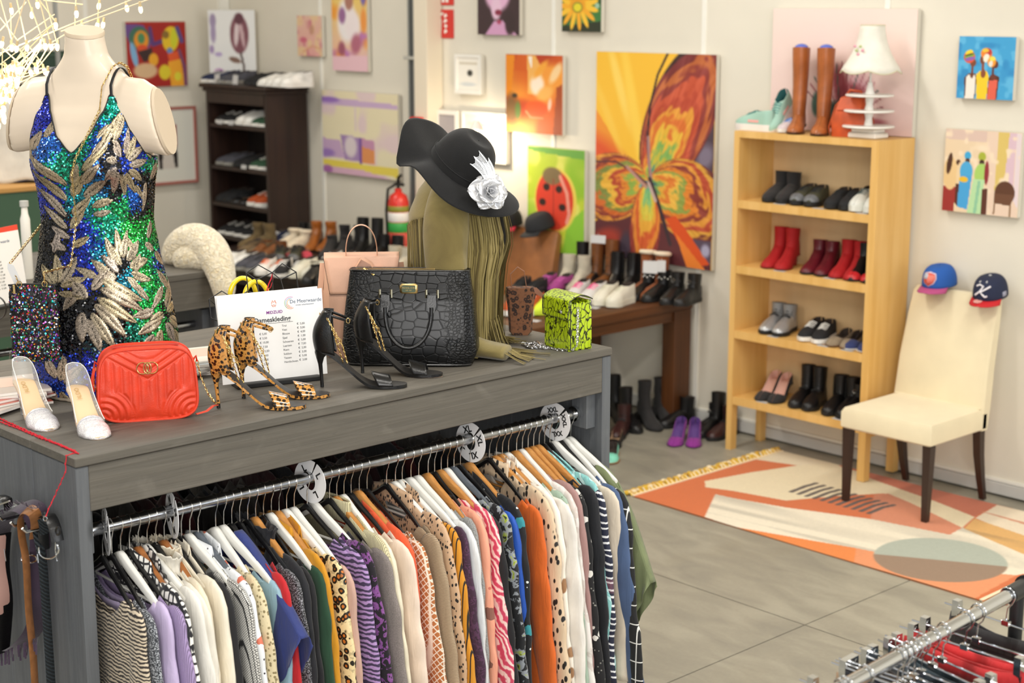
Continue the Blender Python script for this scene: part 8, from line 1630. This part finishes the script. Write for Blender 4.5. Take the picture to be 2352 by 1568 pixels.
def shield(t):
    sh_ = lambda k, dz=0: [(k*.46, .078+dz), (0, .086+dz), (-k*.46, .078+dz), (-k*.50, .052+dz), (-k*.34, .028+dz), (0, .012+dz), (k*.34, .028+dz), (k*.50, .052+dz)]
    patch(t, 'shield_border', sh_(1), M('emb_pale', 'd9c8d4', .8), .0025); patch(t, 'shield', [(a*.86, .048+(z-.048)*.86) for a, z in sh_(1)], M('emb_coral', 'e0614f', .8), .0038)
    for k in range(4): a = -.06+.12*k; patch(t, 'stripe', [(a, .070), (a+.045, .070), (a+.040, .030+.004*k), (a+.0, .028+.004*k)], M('emb_lcoral', 'eda090', .8), .0048)
    patch(t, 'canton', [(-.40, .074), (-.10, .076), (-.10, .050), (-.40, .048)], M('emb_grey', 'b9c0cc', .8), .0048)
def kemb(t):
    b = B(); m = M('emb_white', 'ece9ee', .7)
    for P in ([(-.20, .030), (-.05, .052), (.04, .076), (-.10, .082), (-.20, .074)], [(.26, .076), (.14, .066), (-.04, .048), (.04, .036), (.10, .026), (.16, .030)]):
        b.tube([(lambda q: q+Vector((q.x, q.y, 0)).normalized()*.004)(cf(a*2.1, z)) for a, z in P], .0046, 8)
    b.obj('letter_emblem', m, t)
    for a, z in ((-.25, .094), (.35, .092)): patch(t, 'eyelet', [(-a-.05, z-.004), (-a+.05, z-.004), (-a+.05, z+.003), (-a-.05, z+.003)], M('emb_red', 'a0283c', .8), .003)
    patch(t, 'side_badge', [(1.25, .012), (1.55, .012), (1.55, .036), (1.25, .036)], M('emb_silver', '9a9aac', .8), .003)
    B().lathe([(0, 0), (.022, 0), (.021, .0012), (0, .0014)], 20).obj('brim_sticker', M('sticker', 'e0a098', .5), t, loc=(.112, -.015, .0035), rot=(0, R(7), 0))
zc_ = 1.0688+.002
cap((-4.465, 7.158, zc_+.012), R(-90), M('cap_blue', '1f57a8', .8, bump=.15, bs=300), M('cap_brim_pink', 'b04a7c', .8), 'royal blue cap with a shield emblem on the left chair corner', shield, tilt=6)
cap((-4.165, 7.15, zc_-.004), R(-84), M('cap_navy', '1c2440', .8, bump=.15, bs=300), M('cap_brim_red', 'c01820', .7), 'navy cap with white letter emblem and red brim on the right chair corner', kemb, tilt=10, btn=M('emb_red'))
def pinkemb(t): patch(t, 'pink_emblem', [(-.7, .03), (-.6, .07), (-.3, .08), (-.05, .068), (.1, .078), (.3, .06), (.15, .04), (.05, .012), (-.5, .01)], M('emb_pink', 'e8607c', .8), .003)
cap((-7.73, 7.16, zc_-.002), R(-75), M('cap_black', '1b1a1c', .85), M('cap_brim_hot', 'd8324e', .8), 'black cap with a pink emblem on the brown chair', pinkemb, tilt=6)
cap((-7.43, 7.155, zc_+.004), R(-105), M('cap_char', '26272a', .85), M('cap_char', '26272a', .85), 'plain charcoal cap on the brown chair in front of the ladybug', None, tilt=14)

# ---------------------------------------------------------------- on and around the rear counter
m_fur = N('cream_fur'); z1 = m_fur.noise(45, 5, 2); m_fur.base(m_fur.ramp(z1.outputs[0], [(.3, 'd9c79c'), (.6, 'f0e6cc')])); m_fur.set(rough=.95, sheen=.6); m_fur.bump(z1.outputs[0], 1., .02); m_fur = m_fur.m
dF = (Vector((-6.0, 3.62, 1.4))-Vector((0, 0, EYE))).dot(fw)
def fp(px, py, dd=0): return Vector((0, 0, EYE))+ray(px, py)*(dF+dd)/F
ft = thing('fur_stole', 'thick cream fur stole draped over the rear counter corner', 'stole', fp(450, 620))
b = B().tube([fp(x, y, d)-ft.location for x, y, d in ((408, 612, .1), (404, 582, .1), (422, 556, .08), (455, 549, .05), (486, 572, 0), (505, 612, -.06), (514, 655, -.10), (517, 695, -.12))], [.06, .075, .082, .086, .082, .07, .055, .04], 18); o = b.obj('pelt', m_fur, ft, ang=180); mod_subsurf(o, 2)
b = B().tube([fp(x, y, d)-ft.location for x, y, d in ((402, 604, .05), (430, 590, .02), (462, 592, -.0), (490, 612, -.03))], [.045, .065, .06, .04], 14); o = b.obj('inner_fold', m_fur, ft, ang=180); mod_subsurf(o, 2)
# second price board, glass bottle, pink boxes, cable
q0 = onz(-118, 735, KT); q1 = onz(66, 692, KT); sa2 = ang2(q0, q1)
s2_ = thing('price_board', 'second white price list on the rear counter at the left edge', 'sign', (q0+q1)/2, sa2); hwb = (q1-q0).length/2
def bq(x, z, d=0): return Vector((x, z*math.sin(R(7))-d, .012+z*math.cos(R(7))))
B().prism([(-hwb, 0), (hwb, 0), (hwb, .265), (-hwb, .265)], lambda x, z, d: bq(x, z, d), .0014).obj('sheet', M('sign_sheet'), s2_); B().prism([(-hwb-.01, .2), (hwb+.004, .2), (hwb+.004, .285), (-hwb-.01, .275)], lambda x, z, d: bq(x, z, d-.006), .003).obj('red_backing', M('red_folder', 'd8432c', .5), s2_); B().box((-hwb*.8, -.03, 0), (hwb*.8, .04, .013), bev=.002).obj('foot', blackpl, s2_)
for s, x, z, sz, m in (('Dameskleding', .01, .172, .022, ink), ('MIDZUID', -.012, .205, .013, pur), ('De Meerwaarde', .10, .226, .016, navy)): text('lettering', s, sz, m, s2_, frame(bq(x, z, .0016), (1, 0, 0), bq(0, 1)-bq(0, 0)), .0002)
for i in range(9): text('lettering', ['Trui', 'Vest', 'Blouse', 'Sjaal', 'Schoenen', 'Laarzen', 'Riem', 'Sokken', 'Tassen'][i]+'   € '+['5,00', '5,00', '4,00', '1,00', '5,00', '7,00', '2,00', '2,00', '5,00'][i], .009, ink, s2_, frame(bq(.07, .155-.0125*i, .0016), (1, 0, 0), bq(0, 1)-bq(0, 0)), .0002)
p = onz(-6, 735, KT); t = thing('hair_band', 'black oval band standing on the rear counter at the left edge', 'band', p, R(45)); B().tube([(.035*math.cos(TAU*j/24), 0, .045+.042*math.sin(TAU*j/24)) for j in range(24)], [(.008, .002)]*24, 6, closed=True, flat=(0, 1, 0)).obj('loop', blackpl, t)
p = onz(66, 640, KT); t = thing('pump_bottle', 'white bottle standing behind the second price list', 'bottle', (p.x, p.y, KT)); B().lathe([(0, 0), (.018, 0), (.02, .01), (.02, .25), (.014, .27), (.012, .30), (0, .30)], 18).obj('body', M('white_plastic', 'e6e4dc', .4), t); B().lathe([(.016, .30), (.018, .302), (.018, .325), (0, .326)], 16).obj('cap', M('cap_greyp', 'b9b9b4', .4), t)
for k, (c, px, h) in enumerate((('a83c58', 330, .25), ('c8607c', 336, .24), ('d88a6c', 342, .20))):
    p = onz(px, 655, KT); t = thing('folder', ['dark pink', 'light pink', 'peach'][k]+' upright folder just right of the sequin dress', 'folder', (p.x, p.y, KT), R(52)); B().box((-.03, -.011, 0), (.03, .011, h), bev=.003).obj('cover', M('folder_'+c, c, .6), t); B().box((-.028, -.008, .004), (.0312, .008, h-.004)).obj('pages', M('pages'), t)
for k, (c, y, d) in enumerate((('b8301e', 3.05, 'red sweater'), ('a82a1c', 3.16, 'darker red sweater'), ('7a5a3c', 3.30, 'brown jacket'), ('c8bca8', 2.92, 'pale shirt'), ('2a2a2c', 2.80, 'black coat'), ('8a2420', 3.42, 'wine red sweater'))):
    hang('n' if k < 2 else 'k', y, .1*math.sin(k*3), 'wooden hanger under the rear counter, with the '+d if k < 2 else 'dark hanger under the rear counter, with the '+d, x=-5.985, z=1.128, grp='hangers under the rear counter')
    make_garment(y, .1*math.sin(k*3), FB('rr_'+c, c), d+' hanging under the rear counter', k, 'long', seed=50+k, x=-5.985, z=1.128, thick=.03, grp='clothes under the rear counter', name=d.split()[-1], cat=d.split()[-1])
# green counter and hanging shirts at the far left
gq = onx(300, 470, -9.0); t = thing('green_counter', 'dark green counter with a wooden top at the far left', 'counter', (-9.0, 3.6, 0))
zt2 = onx(30, 430, -9.0).z; B().box((-.6, -1.4, 0), (0, min(1.4, gq.y-3.6), zt2-.03)).obj('body', M('green_paint', '3c5a44', .6), t); B().box((-.62, -1.42, zt2-.0295), (.02, min(1.42, gq.y-3.58), zt2), bev=.003).obj('wooden_top', M('ochre_wood', 'b98a4a', .5), t)
rl = thing('wall_rail', 'chrome rail with shirts above the green counter at the far left', 'rail', (-9.3, 3.9, 2.1)); B().tube([(0, -1.2, 0), (0, .95, 0)], .014, 10).obj('rod', m_chromed, rl)
for y in (-1.1, .9): B().box((-.012, y-.01, 0), (.012, y+.01, 2.2)).obj('suspension', m_steel, rl)
for k, (c, px, d) in enumerate((('d8a41c', 58, 'yellow'), ('1f3564', 22, 'navy blue'), ('d9d4c8', -10, 'off-white'))):
    p = onx(px, 330, -9.3)
    hang('k', p.y, .6, 'black hanger with the %s shirt at the far left' % d, x=-9.3, z=2.1, grp='hangers at the far left'); make_garment(p.y, .9, FB('far_'+c, c), '%s shirt hanging at the far left' % d, k, 'short', seed=70+k, x=-9.3, z=2.1, thick=.05, hem=-.66, W=.24, grp='shirts at the far left', name='shirt', cat='shirt')
za, zb_ = onx(70, 118, WX+.05).z, onx(70, 172, WX+.05).z; ya = onx(165, 140, WX+.05).y
t = thing('green_valance', 'dark green board on the wall behind the string lights', 'board', (WX+.012, ya-1.2, zb_)); B().box((0, -1.2, 0), (.04, 1.2, za-zb_), bev=.003).obj('board', M('green_dark', '2c4236', .7), t); B().box((.04, -1.2, (za-zb_)*.8), (.05, 1.2, (za-zb_)*.86)).obj('molding', M('green_line', '48604e', .7), t)
# ---------------------------------------------------------------- string lights
m_wire = M('cord_cream', 'e6d3b0', .5); m_sock = M('socket_cream', 'cbb68c', .5); m_bulb = M('bulb_glow', 'ffd692', .3, emit=7.5)
def lp3(px, py, d): return Vector((0, 0, EYE))+ray(px, py)*d/F
sl_ = thing('string_lights', 'tangle of warm string lights with cream cords at the top left', 'lights', lp3(60, -120, 5.4))
rnd = random.Random(17); bl = [(25, 15), (73, 25), (128, 50), (175, 22), (188, 55), (228, 5), (225, 50), (238, 48), (290, 10), (322, 12), (85, 2)]
bl += [(6, 92), (26, 101), (39, 102), (61, 100), (93, 98), (103, 97), (116, 98), (132, 99), (12, 152), (38, 152), (50, 150), (68, 158), (82, 152), (100, 155), (110, 160), (85, 145)]
while len(bl) < 125:
    x, y = rnd.uniform(-40, 45), rnd.uniform(140, 285)
    if y < 285-max(0, x)*2.2: bl.append((x, y))
bme = B().ball((0, 0, -.014), (.0072, .0072, .0135), 8, 6).mesh('bulb', m_bulb); sme = B().lathe([(0, .012), (.0042, .012), (.0046, -.005), (0, -.005)], 8).mesh('socket', m_sock); pts3 = []
for x, y in bl:
    p = lp3(x, y, rnd.uniform(5.1, 5.7)); pts3.append(p); q = p-sl_.location; r_ = (rnd.uniform(-.3, .3), rnd.uniform(-.3, .3), 0)
    child('bulb', bme, sl_, q, r_); child('socket', sme, sl_, q, r_)
for k in range(70):
    a = pts3[rnd.randrange(len(pts3))]; c = [p for p in pts3 if p is not a and (p-a).length < .42]
    if not c: continue
    e_ = rnd.choice(c); m_ = a.lerp(e_, .5)+Vector((0, 0, rnd.uniform(-.02, .03))); B().tube([a-sl_.location, m_-sl_.location, e_-sl_.location], .0019, 5).obj('cord', m_wire, sl_)
for (x0, y0, x1, y1) in ((-20, 130, 330, -12), (140, 72, 420, -30), (40, 92, 125, 33), (0, 70, 60, 5), (60, -40, 128, 50), (30, -40, 60, 98), (50, -40, 100, 95), (80, -40, 115, 95), (90, -60, 130, 96), (0, 40, 38, 90), (-10, -40, 26, 90), (70, -40, 26, 98), (175, -20, 172, 60), (228, -20, 225, 45), (100, 0, 190, 10), (5, 110, 60, 160), (30, 100, 80, 150), (60, 98, 100, 150), (92, 98, 40, 150), (116, 98, 80, 160), (-20, 160, 30, 230), (10, 150, 30, 250)):
    d = rnd.uniform(5.1, 5.6); B().tube([lp3(x0, y0, d)-sl_.location, lp3(x1, y1, d+.1)-sl_.location], .0022, 5).obj('cord', m_wire, sl_)
for x, y in ((30, -40), (60, -40), (85, -40), (175, -20), (228, -20), (-10, -40), (322, -12)): p = lp3(x, y, 5.35); B().tube([p-sl_.location, Vector((p.x, p.y, 4.3))-sl_.location], .0018, 4).obj('suspension', m_wire, sl_)
for p in (lp3(20, 200, 5.4), lp3(80, 110, 5.4)):
    l = bpy.data.lights.new('bulb_light', 'POINT'); l.energy = 3.5; l.color = (1, .80, .52); l.shadow_soft_size = .12; o = bpy.data.objects.new('bulb_light', l); COL.objects.link(o); o.location = p
